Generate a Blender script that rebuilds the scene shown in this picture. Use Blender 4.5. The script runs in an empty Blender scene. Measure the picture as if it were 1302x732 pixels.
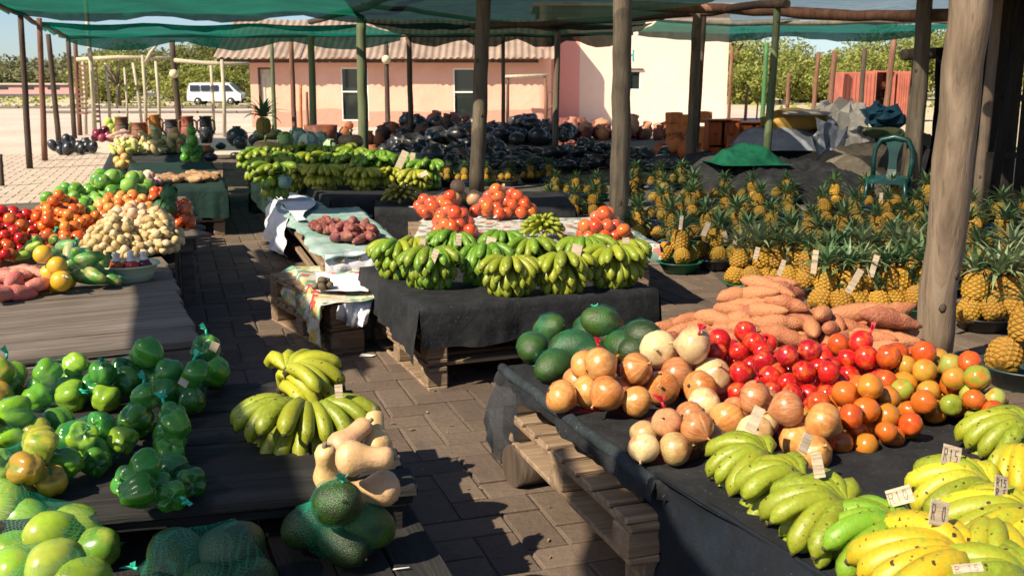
import bpy, bmesh, math, random
from mathutils import Vector, Matrix, Euler, noise
rnd = random.Random(7)
SC = bpy.context.scene
COL = SC.collection
R = math.radians
# ------------------------------------------------------------------ camera
CAMH = 1.5
TH = math.atan(260/1300)
cam_d = bpy.data.cameras.new('camera'); cam = bpy.data.objects.new('camera', cam_d); COL.objects.link(cam)
cam.location = (0, 0, CAMH); cam.rotation_euler = (math.pi/2-TH, 0, 0)
cam_d.sensor_width = 36; cam_d.lens = 36*1300/1302; cam_d.clip_start = .05; cam_d.clip_end = 3000
cam_d.dof.use_dof = True; cam_d.dof.focus_distance = 4.2; cam_d.dof.aperture_fstop = 8.0
SC.camera = cam
# ------------------------------------------------------------------ light
SUN_EL = R(42); SDX, SDY = .75, .66          # horizontal direction the shadows fall
W = bpy.data.worlds.new('World'); SC.world = W; W.use_nodes = True
nt = W.node_tree; nt.nodes.clear()
sky = nt.nodes.new('ShaderNodeTexSky'); sky.sky_type = 'NISHITA'; sky.sun_disc = False
sky.sun_elevation = SUN_EL
# the sun stands opposite to the shadow direction; rotation is measured clockwise from +Y
sky.sun_rotation = math.atan2(-SDX, -SDY)
sky.air_density = .75; sky.dust_density = .5; sky.ozone_density = 2.5
bg = nt.nodes.new('ShaderNodeBackground'); bg.inputs[1].default_value = .075
wo = nt.nodes.new('ShaderNodeOutputWorld')
nt.links.new(sky.outputs[0], bg.inputs[0]); nt.links.new(bg.outputs[0], wo.inputs[0])
sd = bpy.data.lights.new('sun', 'SUN'); sd.energy = 5.0; sd.angle = R(.6); sd.color = (1, .87, .66)
so = bpy.data.objects.new('sun', sd); COL.objects.link(so)
_l = math.hypot(SDX, SDY); _h = math.cos(SUN_EL)
so.rotation_euler = Vector((SDX/_l*_h, SDY/_l*_h, -math.sin(SUN_EL))).to_track_quat('-Z', 'Y').to_euler()
so.location = (-20, -20, 30)
SC.view_settings.view_transform = 'Standard'; SC.view_settings.look = 'None'
SC.view_settings.exposure = .84; SC.view_settings.gamma = 1
SC.cycles.max_bounces = 6; SC.cycles.transparent_max_bounces = 12
SC.cycles.diffuse_bounces = 3; SC.cycles.glossy_bounces = 2
# ------------------------------------------------------------------ pixel -> place helpers (photograph pixels)
CT, ST = math.cos(TH), math.sin(TH)
def ray(px, py):
    u = (px-651)/1300; v = (366-py)/1300
    return Vector((u, CT+v*ST, -ST+v*CT))
def at(px, py, z=0.):
    d = ray(px, py); t = (z-CAMH)/d.z
    return Vector((d.x*t, d.y*t, z))
def atY(px, py, Y):
    d = ray(px, py); t = Y/d.y
    return Vector((d.x*t, Y, CAMH+d.z*t))
def mpp(P):                                   # metres per photograph pixel at a place
    return (P.y*CT+(CAMH-P.z)*ST)/1300
AX = Vector((-.314, .949, 0)); BX = Vector((.949, .314, 0))   # along the aisle, across it
def ac(a, c, z=0.): return AX*a+BX*c+Vector((0, 0, z))
# ------------------------------------------------------------------ objects
def tag(o, label=None, cat=None, group=None, kind=None):
    if label: o['label'] = label
    if cat: o['category'] = cat
    if group: o['group'] = group
    if kind: o['kind'] = kind
    return o
def thing(name, label, cat, loc=(0, 0, 0), group=None, rz=0):
    o = bpy.data.objects.new(name, None); COL.objects.link(o); o.location = loc; o.rotation_euler = (0, 0, rz)
    o.empty_display_size = .05
    return tag(o, label, cat, group)
def mk(name, me, par=None, loc=(0, 0, 0), rot=None, scl=None, col=None, mat4=None):
    o = bpy.data.objects.new(name, me); COL.objects.link(o)
    if par: o.parent = par
    if mat4 is not None: o.matrix_local = mat4
    else:
        o.location = loc
        if rot is not None: o.rotation_euler = rot
        if scl is not None: o.scale = (scl,)*3 if isinstance(scl, (int, float)) else scl
    if col: o.color = (col[0], col[1], col[2], 1)
    return o
def mesh(name, vs, fs, mat=None, smooth=False, mi=None):
    me = bpy.data.meshes.new(name); me.from_pydata([tuple(v) for v in vs], [], fs)
    if mat:
        for m in (mat if isinstance(mat, (list, tuple)) else [mat]): me.materials.append(m)
    if smooth: me.polygons.foreach_set('use_smooth', [True]*len(me.polygons))
    if mi: me.polygons.foreach_set('material_index', mi)
    me.update(); return me
class MB:
    """collects shapes for one mesh"""
    def __init__(s): s.v = []; s.f = []; s.sm = []; s.mi = []
    def add(s, vs, fs, sm=False, mi=0, M=None):
        o = len(s.v)
        s.v += [tuple(M @ Vector(v)) if M else tuple(v) for v in vs]
        s.f += [tuple(i+o for i in f) for f in fs]; s.sm += [sm]*len(fs); s.mi += [mi]*len(fs); return s
    def box(s, c, d, rz=0, M=None, mi=0, jit=0, bev=0):
        x, y, z = d[0]/2, d[1]/2, d[2]/2
        M2 = Matrix.Translation(c) @ Matrix.Rotation(rz, 4, 'Z')
        if M: M2 = M @ M2
        if bev > 0:
            b = min(bev, x*.45, y*.45, z*.45); vs = []; idx = {}
            for sx in (-1, 1):
                for sy in (-1, 1):
                    for sz in (-1, 1):
                        for k in range(3):
                            p = [sx*(x-b), sy*(y-b), sz*(z-b)]; p[k] = (sx*x, sy*y, sz*z)[k]
                            idx[(sx, sy, sz, k)] = len(vs); vs.append(tuple(q+rnd.uniform(-jit, jit) for q in p))
            fs = []
            def q(l): fs.append([idx[i] for i in l])
            for sg in (-1, 1):
                for k in range(3):
                    a, b2 = [(1, 2), (2, 0), (0, 1)][k]
                    ring = []
                    for (u, w) in ((-1, -1), (1, -1), (1, 1), (-1, 1)):
                        t = [0, 0, 0]; t[k] = sg; t[a] = u; t[b2] = w; ring.append((t[0], t[1], t[2], k))
                    q(ring if sg > 0 else ring[::-1])
            for k in range(3):           # edge faces along axis k
                a, b2 = [(1, 2), (2, 0), (0, 1)][k]
                for u in (-1, 1):
                    for w in (-1, 1):
                        def g(e, kk):
                            t = [0, 0, 0]; t[k] = e; t[a] = u; t[b2] = w; return (t[0], t[1], t[2], kk)
                        r4 = [g(-1, a), g(1, a), g(1, b2), g(-1, b2)]
                        q(r4 if u*w > 0 else r4[::-1])
            for sx in (-1, 1):
                for sy in (-1, 1):
                    for sz in (-1, 1):
                        t = [(sx, sy, sz, 0), (sx, sy, sz, 1), (sx, sy, sz, 2)]
                        q(t if sx*sy*sz > 0 else t[::-1])
            s.add(vs, fs, M=M2, mi=mi)
        else:
            vs = [(a*x+rnd.uniform(-jit, jit), b*y+rnd.uniform(-jit, jit), c2*z) for a in (-1, 1) for b in (-1, 1) for c2 in (-1, 1)]
            s.add(vs, [(0, 1, 3, 2), (4, 6, 7, 5), (0, 4, 5, 1), (2, 3, 7, 6), (0, 2, 6, 4), (1, 5, 7, 3)], M=M2, mi=mi)
        return s
    def tube(s, pts, rad, n=8, mi=0, wob=0, sm=True, caps=True):
        pts = [Vector(p) for p in pts]; m = len(pts)
        if isinstance(rad, (int, float)): rad = [rad]*m
        vs = []; up = None
        for i, p in enumerate(pts):
            t = (pts[min(i+1, m-1)]-pts[max(i-1, 0)]).normalized()
            if up is None: up = Vector((1, 0, 0)) if abs(t.x) < .8 else Vector((0, 1, 0))
            a = (up-t*up.dot(t)).normalized(); b = t.cross(a); up = a
            for k in range(n):
                an = 2*math.pi*k/n; r = rad[i]*(1+rnd.uniform(-wob, wob))
                vs.append(p+(a*math.cos(an)+b*math.sin(an))*r)
        fs = [(i*n+k, i*n+(k+1) % n, (i+1)*n+(k+1) % n, (i+1)*n+k) for i in range(m-1) for k in range(n)]
        s.add(vs, fs, sm, mi)
        if caps:
            o = len(s.v)-len(vs)
            s.f.append(tuple(o+k for k in range(n))[::-1]); s.sm.append(False); s.mi.append(mi)
            s.f.append(tuple(o+(m-1)*n+k for k in range(n))); s.sm.append(False); s.mi.append(mi)
        return s
    def lathe(s, prof, n=14, M=None, mi=0, rf=None, sm=True):
        vs = []; m = len(prof)
        for j, (r, z) in enumerate(prof):
            for k in range(n):
                an = 2*math.pi*k/n; rr = r*(rf(an, j/(m-1)) if rf else 1)
                vs.append((rr*math.cos(an), rr*math.sin(an), z))
        fs = [(i*n+k, i*n+(k+1) % n, (i+1)*n+(k+1) % n, (i+1)*n+k) for i in range(m-1) for k in range(n)]
        if prof[0][0] > 0: fs.append(tuple(range(n))[::-1])
        if prof[-1][0] > 0: fs.append(tuple((m-1)*n+k for k in range(n)))
        return s.add(vs, fs, sm, mi, M)
    def mesh(s, name, mats):
        me = mesh(name, s.v, s.f, mats); me.polygons.foreach_set('use_smooth', s.sm); me.polygons.foreach_set('material_index', s.mi)
        return me
    def build(s, name, mats, par=None, world=False, **k):
        me = s.mesh(name, mats)
        if world and par: k['loc'] = -Vector(par.location)
        return mk(name, me, par, **k)
# ------------------------------------------------------------------ materials
def lin(h):
    h = h.lstrip('#'); c = [int(h[i:i+2], 16)/255 for i in (0, 2, 4)]
    return tuple((x/12.92 if x <= .04045 else ((x+.055)/1.055)**2.4) for x in c)
class NM:
    def __init__(s, name):
        s.m = bpy.data.materials.new(name); s.m.use_nodes = True; s.t = s.m.node_tree; s.t.nodes.clear()
        s.out = s.n('OutputMaterial')
    def n(s, ty, **k):
        nd = s.t.nodes.new('ShaderNode'+ty)
        for a, b in k.items(): setattr(nd, a, b)
        return nd
    def l(s, a, b): s.t.links.new(a, b)
    def noise(s, scale, detail=3, vec=None, rough=.55, dist=0):
        nd = s.n('TexNoise'); nd.inputs['Scale'].default_value = scale; nd.inputs['Detail'].default_value = detail
        nd.inputs['Roughness'].default_value = rough; nd.inputs['Distortion'].default_value = dist
        if vec: s.l(vec, nd.inputs['Vector'])
        return nd.outputs['Fac']
    def ramp(s, fac, stops):
        nd = s.n('ValToRGB'); e = nd.color_ramp.elements
        while len(e) < len(stops): e.new(.5)
        for i, (p, c) in enumerate(stops):
            e[i].position = p; e[i].color = (c if len(c) == 4 else (*c, 1)) if not isinstance(c, (int, float)) else (c, c, c, 1)
        s.l(fac, nd.inputs[0]); return nd.outputs[0]
    def mix(s, f, a, b, mode='MIX'):
        nd = s.n('MixRGB', blend_type=mode)
        for i, x in enumerate((f, a, b)):
            if hasattr(x, 'links'): s.l(x, nd.inputs[i])
            elif isinstance(x, (int, float)): nd.inputs[i].default_value = x if i == 0 else (x, x, x, 1)
            else: nd.inputs[i].default_value = (*x, 1)
        return nd.outputs[0]
    def math(s, op, a, b=0.):
        nd = s.n('Math', operation=op)
        for i, x in enumerate((a, b)):
            if hasattr(x, 'links'): s.l(x, nd.inputs[i])
            else: nd.inputs[i].default_value = x
        return nd.outputs[0]
    def mapping(s, kind='Object', scale=(1, 1, 1), rot=(0, 0, 0)):
        tc = s.n('TexCoord'); mp = s.n('Mapping'); s.l(tc.outputs[kind], mp.inputs[0])
        mp.inputs['Scale'].default_value = scale; mp.inputs['Rotation'].default_value = rot
        return mp.outputs[0]
    def pos(s, scale=(1, 1, 1), rz=0):
        g = s.n('NewGeometry'); mp = s.n('Mapping'); s.l(g.outputs['Position'], mp.inputs[0])
        mp.inputs['Scale'].default_value = scale; mp.inputs['Rotation'].default_value = (0, 0, rz); return mp.outputs[0]
    def bump(s, h, dist=.01, strength=1.):
        b = s.n('Bump'); b.inputs['Distance'].default_value = dist; b.inputs['Strength'].default_value = strength
        s.l(h, b.inputs['Height']); return b.outputs[0]
    def bsdf(s, col, rough=.6, normal=None, spec=.5, metal=0, coat=0, sss=0, trans=0):
        p = s.n('BsdfPrincipled')
        for k, x in (('Base Color', col), ('Roughness', rough)):
            if hasattr(x, 'links'): s.l(x, p.inputs[k])
            else: p.inputs[k].default_value = (*x, 1) if not isinstance(x, (int, float)) else x
        p.inputs['Specular IOR Level'].default_value = spec; p.inputs['Metallic'].default_value = metal
        p.inputs['Coat Weight'].default_value = coat
        if normal: s.l(normal, p.inputs['Normal'])
        return p.outputs[0]
    def done(s, sh): s.l(sh, s.out.inputs[0]); return s.m
def simple(name, col, rough=.6, nscale=12, amt=.25, bumpd=.004, spec=.4, metal=0):
    N = NM(name); v = N.mapping('Object'); f = N.noise(nscale, 4, v)
    c = N.ramp(f, [(.25, tuple(x*(1-amt) for x in col)), (.75, tuple(min(1, x*(1+amt)) for x in col))])
    return N.done(N.bsdf(c, rough, N.bump(f, bumpd), spec, metal))
def objcol(N, amt=.16):                       # per-object colour, varied a little from copy to copy
    oi = N.n('ObjectInfo'); hsv = N.n('HueSaturation'); N.l(oi.outputs['Color'], hsv.inputs['Color'])
    N.l(N.math('MULTIPLY_ADD', oi.outputs['Random'], amt), hsv.inputs['Value']); 
    nd = hsv.inputs['Value'].links[0].from_node; nd.inputs[2].default_value = 1-amt/2
    return hsv.outputs[0], oi.outputs['Random']
def fruitmat(name, rough, spots=None, spotcol=(.1, .06, .03), spot_scale=60, thr=.68, bump=0, bscale=40, amt=.2, blotch=None, blotchcol=None, spec=.5, streak=None, coat=0):
    N = NM(name); c, rn = objcol(N, amt); v = N.mapping('Object')
    add = N.n('VectorMath', operation='ADD'); N.l(v, add.inputs[0])
    cx = N.n('CombineXYZ'); N.l(N.math('MULTIPLY', rn, 37.), cx.inputs[0]); N.l(N.math('MULTIPLY', rn, 91.), cx.inputs[1]); N.l(cx.outputs[0], add.inputs[1]); v2 = add.outputs[0]
    if blotch:
        c = N.mix(N.ramp(N.noise(blotch, 3, v2), [(.48, 0.), (.68, .8)]), c, blotchcol)
    if streak:                                # meridian streaks (onion skin)
        sx = N.n('SeparateXYZ'); N.l(v, sx.inputs[0]); an = N.math('ARCTAN2', sx.outputs[1], sx.outputs[0])
        cb = N.n('CombineXYZ'); N.l(N.math('MULTIPLY', an, 2.6), cb.inputs[0]); N.l(N.math('MULTIPLY', sx.outputs[2], .5), cb.inputs[1]); N.l(N.math('MULTIPLY', rn, 50.), cb.inputs[2])
        s1 = N.noise(2.2, 5, cb.outputs[0], .7)
        c = N.mix(N.ramp(s1, [(.45, 0.), (.66, .5)]), c, streak)
    nf = N.noise(bscale, 4, v2)
    c = N.mix(.35, c, N.ramp(nf, [(.3, .4), (.7, 1.)]), 'MULTIPLY')
    if spots: c = N.mix(N.ramp(N.noise(spot_scale, 2, v2, .4), [(thr, 0.), (thr+.03, 1.)]), c, spotcol)
    nor = N.bump(nf, bump) if bump else None
    return N.done(N.bsdf(c, rough, nor, spec, coat=coat))
M_banana = fruitmat('banana_skin', .42, True, (.05, .028, .012), 15, .675, .001, 30, .22, 14, (.26, .36, .03), .45)
M_tip = simple('banana_stem', (.055, .04, .02), .8, 60, .5)
M_smooth = fruitmat('smooth_skin', .28, None, amt=.3, bump=.0008, bscale=14)
M_tomato = fruitmat('tomato_skin', .2, None, amt=.25, blotch=1.1, blotchcol=(.6, .13, .02), bscale=2.2, spec=.55)
M_gtomato = fruitmat('green_skin', .25, None, amt=.3, blotch=1.3, blotchcol=(.35, .38, .06), bscale=3)
M_pepper = fruitmat('pepper_skin', .18, None, amt=.4, bscale=2, bump=.002, spec=.6, blotch=.9, blotchcol=(.10, .26, .02))
M_onion = fruitmat('onion_skin', .3, None, amt=.3, bump=.001, bscale=5, blotch=.8, blotchcol=(.34, .085, .015), streak=(.62, .44, .22), spec=.55)
M_rough = fruitmat('root_skin', .72, True, (.13, .05, .03), 5.5, .69, .006, 4.5, .3, 1.1, (.46, .20, .09))
M_potato = fruitmat('potato_skin', .6, True, (.3, .17, .06), 7, .68, .004, 5, .25)
M_avo = fruitmat('avocado_skin', .32, True, (.13, .17, .05), 26, .66, .003, 16, .3, 1.4, (.02, .022, .012))
M_squash = fruitmat('squash_skin', .42, True, (.34, .18, .07), 7, .69, .002, 4, .2, 1.0, (.52, .33, .13))
M_clay_glossy = fruitmat('blackened_clay', .3, True, (.12, .11, .11), 18, .62, .002, 22, .5, spec=.55)
M_clay_red = fruitmat('red_clay', .75, True, (.09, .03, .012), 12, .66, .003, 24, .35, 7, (.35, .10, .03))
M_basin = fruitmat('basin_plastic', .4, None, amt=.1, bscale=20)
# pineapple
def _pine():
    N = NM('pineapple_skin'); c, rn = objcol(N, .3); at_ = N.n('Attribute'); at_.attribute_name = 'eye'
    e = at_.outputs['Fac']; v = N.mapping('Object')
    n1 = N.noise(9, 3, v)
    c = N.mix(N.ramp(n1, [(.38, 0.), (.62, .75)]), c, (.17, .16, .02))
    c = N.mix(N.ramp(e, [(.0, .75), (.45, 0.)]), c, (.09, .05, .01))
    c = N.mix(N.ramp(e, [(.86, 0.), (1., .6)]), c, (.3, .17, .06))
    return N.done(N.bsdf(c, .5, N.bump(N.noise(70, 3, v), .002)))
M_pine = _pine()
def _leafy(name, c1, c2, tip):
    N = NM(name); at_ = N.n('Attribute'); at_.attribute_name = 't'; v = N.mapping('Object')
    oi = N.n('ObjectInfo')
    c = N.mix(N.noise(20, 2, v), c1, c2); c = N.mix(N.math('MULTIPLY', oi.outputs['Random'], .5), c, c2)
    c = N.mix(N.ramp(at_.outputs['Fac'], [(.0, .7), (.25, 0.), (.85, 0.), (1., .6)]), c, tip)
    p = N.bsdf(c, .45); tr = N.n('BsdfTranslucent'); N.l(c, tr.inputs[0]); mx = N.n('MixShader'); mx.inputs[0].default_value = .2
    N.l(p, mx.inputs[1]); N.l(tr.outputs[0], mx.inputs[2]); return N.done(mx.outputs[0])
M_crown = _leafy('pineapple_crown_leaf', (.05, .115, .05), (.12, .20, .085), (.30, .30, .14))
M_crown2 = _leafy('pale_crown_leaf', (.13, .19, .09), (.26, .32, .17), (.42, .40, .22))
def _foliage(name, a, b, c3):
    N = NM(name); g = N.n('NewGeometry'); oi = N.n('ObjectInfo')
    v = N.pos((1, 1, 1)); f = N.noise(.9, 3, v)
    c = N.ramp(g.outputs['Random Per Island'], [(0., a), (.55, b), (1., c3)])
    c = N.mix(N.ramp(f, [(.35, 0.), (.65, .6)]), c, c3)
    p = N.bsdf(c, .6, spec=.2); tr = N.n('BsdfTranslucent'); N.l(c, tr.inputs[0]); mx = N.n('MixShader'); mx.inputs[0].default_value = .4
    N.l(p, mx.inputs[1]); N.l(tr.outputs[0], mx.inputs[2]); return N.done(mx.outputs[0])
M_tree = _foliage('tree_leaves', (.07, .10, .025), (.16, .19, .05), (.30, .30, .10))
M_tree_y = _foliage('bright_tree_leaves', (.12, .17, .03), (.26, .30, .06), (.42, .42, .13))
M_tree_far = _foliage('far_tree_leaves', (.08, .10, .045), (.14, .16, .07), (.24, .23, .12))
def _wood(name, c1, c2, c3, green=0., sc=1., rough=.8, axis='Z'):
    N = NM(name); s = {'Z': (14, 14, 1.1), 'X': (1.1, 14, 14), 'Y': (14, 1.1, 14)}[axis]
    v = N.mapping('Object', tuple(q*sc for q in s)); oi = N.n('ObjectInfo')
    ad = N.n('VectorMath', operation='ADD'); N.l(v, ad.inputs[0]); cx = N.n('CombineXYZ'); N.l(N.math('MULTIPLY', oi.outputs['Random'], 60.), cx.inputs[0]); N.l(cx.outputs[0], ad.inputs[1]); v = ad.outputs[0]
    f = N.noise(1.3, 6, v, .65, .6); f2 = N.noise(4.5, 3, v)
    c = N.ramp(f, [(.28, c1), (.5, c2), (.72, c3)])
    c = N.mix(N.ramp(f2, [(.30, .45), (.42, 0.)]), c, tuple(x*.45 for x in c1))
    blot = N.noise(2.2, 4, N.mapping('Object', (1, 1, .6)))
    c = N.mix(N.ramp(blot, [(.4, 0.), (.7, .55)]), c, tuple(x*.55 for x in c2))
    if green: c = N.mix(N.ramp(N.noise(1.5, 2, N.mapping('Object', (1, 1, .5))), [(.3, green*.5), (.6, green)]), c, (.06, .13, .05))
    c = N.mix(N.math('MULTIPLY', oi.outputs['Random'], .35), c, tuple(x*.6 for x in c2))
    return N.done(N.bsdf(c, rough, N.bump(f, .012), .25))
M_post = _wood('weathered_post_wood', (.06, .048, .034), (.145, .115, .082), (.24, .20, .15))
M_post_warm = _wood('bare_post_wood', (.095, .068, .047), (.205, .150, .105), (.31, .24, .175), sc=.7)
M_post_dark = _wood('dark_post_wood', (.035, .025, .02), (.085, .06, .045), (.15, .11, .08))
M_post_red = _wood('red_brown_post_wood', (.09, .045, .03), (.2, .10, .065), (.33, .19, .13))
M_post_green = _wood('green_stained_post_wood', (.08, .08, .05), (.17, .17, .10), (.27, .26, .17), .55)
M_post_pale = _wood('pale_post_wood', (.3, .25, .17), (.5, .44, .32), (.68, .62, .5))
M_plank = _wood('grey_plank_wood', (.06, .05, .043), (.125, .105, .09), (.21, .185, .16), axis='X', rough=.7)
M_plank_lit = _wood('sunlit_plank_wood', (.085, .066, .053), (.165, .135, .11), (.26, .225, .195), axis='X', rough=.7)  # same grey planks with the sunlit tone put into the colour
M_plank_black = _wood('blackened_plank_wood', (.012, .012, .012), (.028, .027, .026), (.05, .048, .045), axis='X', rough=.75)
M_pallet = _wood('pallet_wood', (.13, .085, .05), (.27, .185, .12), (.40, .30, .21), axis='X')
M_cutend = simple('cut_wood_end', (.33, .22, .13), .85, 30, .4)
M_card = _wood('card_wood', (.42, .32, .22), (.6, .48, .35), (.74, .62, .48), axis='X', sc=3)
M_ink = simple('black_ink', (.02, .02, .025), .6)
def _cloth(name, base, dust, rough=.85, weave=420, thr=.45, tr=0.):
    N = NM(name); v = N.pos(); f = N.noise(2.6, 6, v, .6); f2 = N.noise(14, 4, v)
    c = N.mix(N.ramp(f, [(thr, 0.), (thr+.3, .75)]), base, dust)
    c = N.mix(N.ramp(f2, [(.45, 0.), (.75, .4)]), c, dust)
    c = N.mix(N.ramp(N.noise(75, 3, v, .75), [(.64, 0.), (.70, .8)]), c, tuple(min(.6, x*2.6) for x in dust))
    cr = N.math('ABSOLUTE', N.math('SUBTRACT', N.noise(5.5, 4, v, .5, .8), .5)); c = N.mix(N.ramp(cr, [(0., .12), (.03, 0.)]), c, dust)
    b = N.bump(N.math('ADD', N.math('ADD', N.noise(9, 5, v), N.math('MULTIPLY', N.noise(weave, 1, v), .04)), N.math('MULTIPLY', N.math('MINIMUM', cr, .05), -1.2)), .012)
    p = N.bsdf(c, rough, b, .3)
    if tr:
        t = N.n('BsdfTransparent'); mx = N.n('MixShader'); mx.inputs[0].default_value = tr
        N.l(p, mx.inputs[1]); N.l(t.outputs[0], mx.inputs[2]); return N.done(mx.outputs[0])
    return N.done(p)
M_black = _cloth('black_shade_cloth', (.008, .009, .011), (.034, .035, .038), thr=.5)
M_blacknet = _cloth('thin_black_shade_net', (.01, .013, .018), (.035, .045, .06), tr=.22)
M_bluenet = _cloth('blue_black_cloth', (.004, .006, .010), (.008, .018, .035))
M_greycloth = _cloth('grey_tarpaulin_cloth', (.018, .020, .024), (.055, .055, .056))
M_browncloth = _cloth('brown_dusty_cloth', (.10, .085, .065), (.2, .17, .13))
M_canvas = _cloth('pale_canvas', (.42, .39, .35), (.6, .57, .52), thr=.4)
M_blueg = _cloth('blue_grey_sheet', (.16, .18, .22), (.3, .32, .36))
M_yellow = _cloth('ochre_sheet', (.32, .18, .03), (.5, .32, .09))
M_gtarp = _cloth('green_tarpaulin', (.003, .10, .05), (.01, .17, .09))
M_olive = _cloth('olive_sheet', (.07, .09, .035), (.15, .17, .08))
M_blue = _cloth('blue_sheet', (.008, .05, .09), (.02, .10, .15))
M_dkgreen = _cloth('dark_green_cloth', (.006, .022, .02), (.014, .045, .035))
M_white = _cloth('white_cloth', (.62, .62, .66), (.75, .74, .76), thr=.5)
M_teal = _cloth('faded_teal_cloth', (.10, .24, .20), (.42, .48, .46), thr=.38)
M_greenmat = _cloth('faded_green_mat', (.05, .075, .05), (.12, .13, .09))
def _floral(name, ground, cols, sc):
    N = NM(name); v = N.pos(); vo = N.n('TexVoronoi'); vo.inputs['Scale'].default_value = sc; N.l(v, vo.inputs['Vector'])
    vo.inputs['Randomness'].default_value = 1
    sx = N.n('SeparateColor'); N.l(vo.outputs['Color'], sx.inputs[0])
    c = N.ramp(sx.outputs[0], [(i/len(cols), q) for i, q in enumerate(cols)]); c.node.color_ramp.interpolation = 'CONSTANT'
    n = N.noise(sc*1.6, 3, v)
    d = N.math('ADD', vo.outputs['Distance'], N.math('MULTIPLY', n, .5))
    c = N.mix(N.ramp(d, [(.80, 0.), (.86, 1.)]), c, ground)
    c = N.mix(N.ramp(N.noise(sc*2.5, 2, v), [(.6, 0.), (.63, .7)]), c, cols[1])
    return N.done(N.bsdf(c, .45, N.bump(N.noise(8, 4, v), .01), .4))
M_floral = _floral('flowered_oilcloth', (.6, .55, .42), [(.55, .5, .4), (.12, .28, .18), (.55, .07, .06), (.6, .42, .1), (.2, .32, .2), (.62, .6, .52)], 13)
M_floral2 = _floral('marbled_oilcloth', (.5, .5, .46), [(.5, .5, .46), (.13, .2, .15), (.42, .15, .12), (.55, .55, .5), (.16, .25, .2)], 15)
def _net(name, col, dens, thr=.55, rough=.4, sc=160):
    """knotted net: thin crossing threads, open between them"""
    N = NM(name); v = N.mapping('Object'); sx = N.n('SeparateXYZ'); N.l(v, sx.inputs[0])
    an = N.math('ARCTAN2', sx.outputs[1], sx.outputs[0])
    u = N.math('MULTIPLY', an, .1*sc*6.2832/10); w = N.math('MULTIPLY', sx.outputs[2], sc*1.3)
    s1 = N.math('ABSOLUTE', N.math('SINE', N.math('ADD', u, w))); s2 = N.math('ABSOLUTE', N.math('SINE', N.math('SUBTRACT', u, w)))
    line = N.math('GREATER_THAN', N.math('MAXIMUM', s1, s2), thr+.4)
    lw = N.n('LayerWeight'); lw.inputs[0].default_value = .35
    f = N.math('ADD', N.math('MULTIPLY', line, dens), N.math('MULTIPLY', N.math('POWER', lw.outputs['Facing'], 2.2), min(.3, dens*1.6))); f = N.math('MINIMUM', f, .85)
    p = N.bsdf(col, rough, spec=.5); t = N.n('BsdfTransparent'); mx = N.n('MixShader')
    N.l(f, mx.inputs[0]); N.l(t.outputs[0], mx.inputs[1]); N.l(p, mx.inputs[2]); return N.done(mx.outputs[0])
M_net = _net('green_net', (.02, .33, .21), .13, sc=420)
M_netf = _net('front_green_net', (.02, .36, .23), .2, thr=.52, sc=300)
M_rednet = _net('red_net', (.5, .03, .05), .045, sc=420)
M_whitenet = _net('pale_net', (.6, .6, .55), .07, sc=420)
M_plain_green = simple('green_plastic', (.03, .4, .26), .5)
M_plain_red = simple('red_plastic', (.55, .02, .04), .45)
M_plain_white = simple('white_plastic', (.7, .7, .7), .5)
def _shade(name, c1, c2, transp, wv=30, cast=None):
    N = NM(name); v = N.pos(); n = N.noise(.8, 5, v, .6); n2 = N.noise(5, 3, v)
    c = N.mix(N.ramp(n, [(.35, 0.), (.7, 1.)]), c1, c2)
    d = N.n('BsdfDiffuse'); N.l(c, d.inputs[0]); tr = N.n('BsdfTranslucent'); N.l(c, tr.inputs[0])
    m1 = N.n('MixShader'); m1.inputs[0].default_value = .6; N.l(d.outputs[0], m1.inputs[1]); N.l(tr.outputs[0], m1.inputs[2])
    t = N.n('BsdfTransparent'); m2 = N.n('MixShader')
    N.l(N.ramp(n2, [(.3, transp*.75), (.7, min(1, transp*1.25))]), m2.inputs[0]); N.l(m1.outputs[0], m2.inputs[1]); N.l(t.outputs[0], m2.inputs[2])
    return N.done(m2.outputs[0])
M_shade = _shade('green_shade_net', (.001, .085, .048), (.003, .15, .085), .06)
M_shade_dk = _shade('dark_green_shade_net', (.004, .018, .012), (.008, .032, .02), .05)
M_shade_teal = _shade('teal_shade_net', (.001, .10, .07), (.003, .17, .125), .07)
M_shade_grey = _shade('grey_shade_net', (.06, .07, .065), (.12, .13, .12), .3)
M_shade_half = _shade('half_open_shade_net', (.004, .018, .012), (.008, .032, .02), .55)  # for the unseen nets, left half open so more sun gets through
M_shade_thin = _shade('threadbare_shade_net', (.10, .22, .32), (.2, .3, .4), .6)
M_steel = simple('galvanised_wire', (.3, .3, .3), .4, metal=.8)
M_glass = NM('window_glass'); M_glass = M_glass.done(M_glass.bsdf((.02, .028, .026), .06, spec=.8))
M_whitepaint = simple('white_paint', (.75, .74, .7), .5, 8, .08)
M_creampaint = simple('cream_paint', (.55, .5, .38), .6, 8, .1)
M_brownpaint = simple('brown_door_frame', (.10, .05, .04), .6, 8, .2)
M_rubber = simple('tyre_rubber', (.02, .02, .02), .8)
M_van = simple('white_van_paint', (.8, .8, .8), .25, 3, .03, 0, .5)
M_kerb = simple('kerb_concrete', (.18, .16, .14), .9, 5, .2)
M_darkwood = _wood('dark_shed_wood', (.008, .007, .006), (.02, .017, .014), (.045, .036, .03))
M_orangewood = _wood('orange_varnished_wood', (.16, .035, .008), (.34, .08, .02), (.5, .14, .035), rough=.4)
M_orangeclay = simple('orange_clay', (.5, .16, .045), .8, 10, .3)
M_chair = simple('dark_green_chair_plastic', (.002, .045, .038), .3, 6, .1, 0, .5)
M_rockm = simple('pale_stone', (.3, .24, .18), .9, 7, .3, .02)
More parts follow.
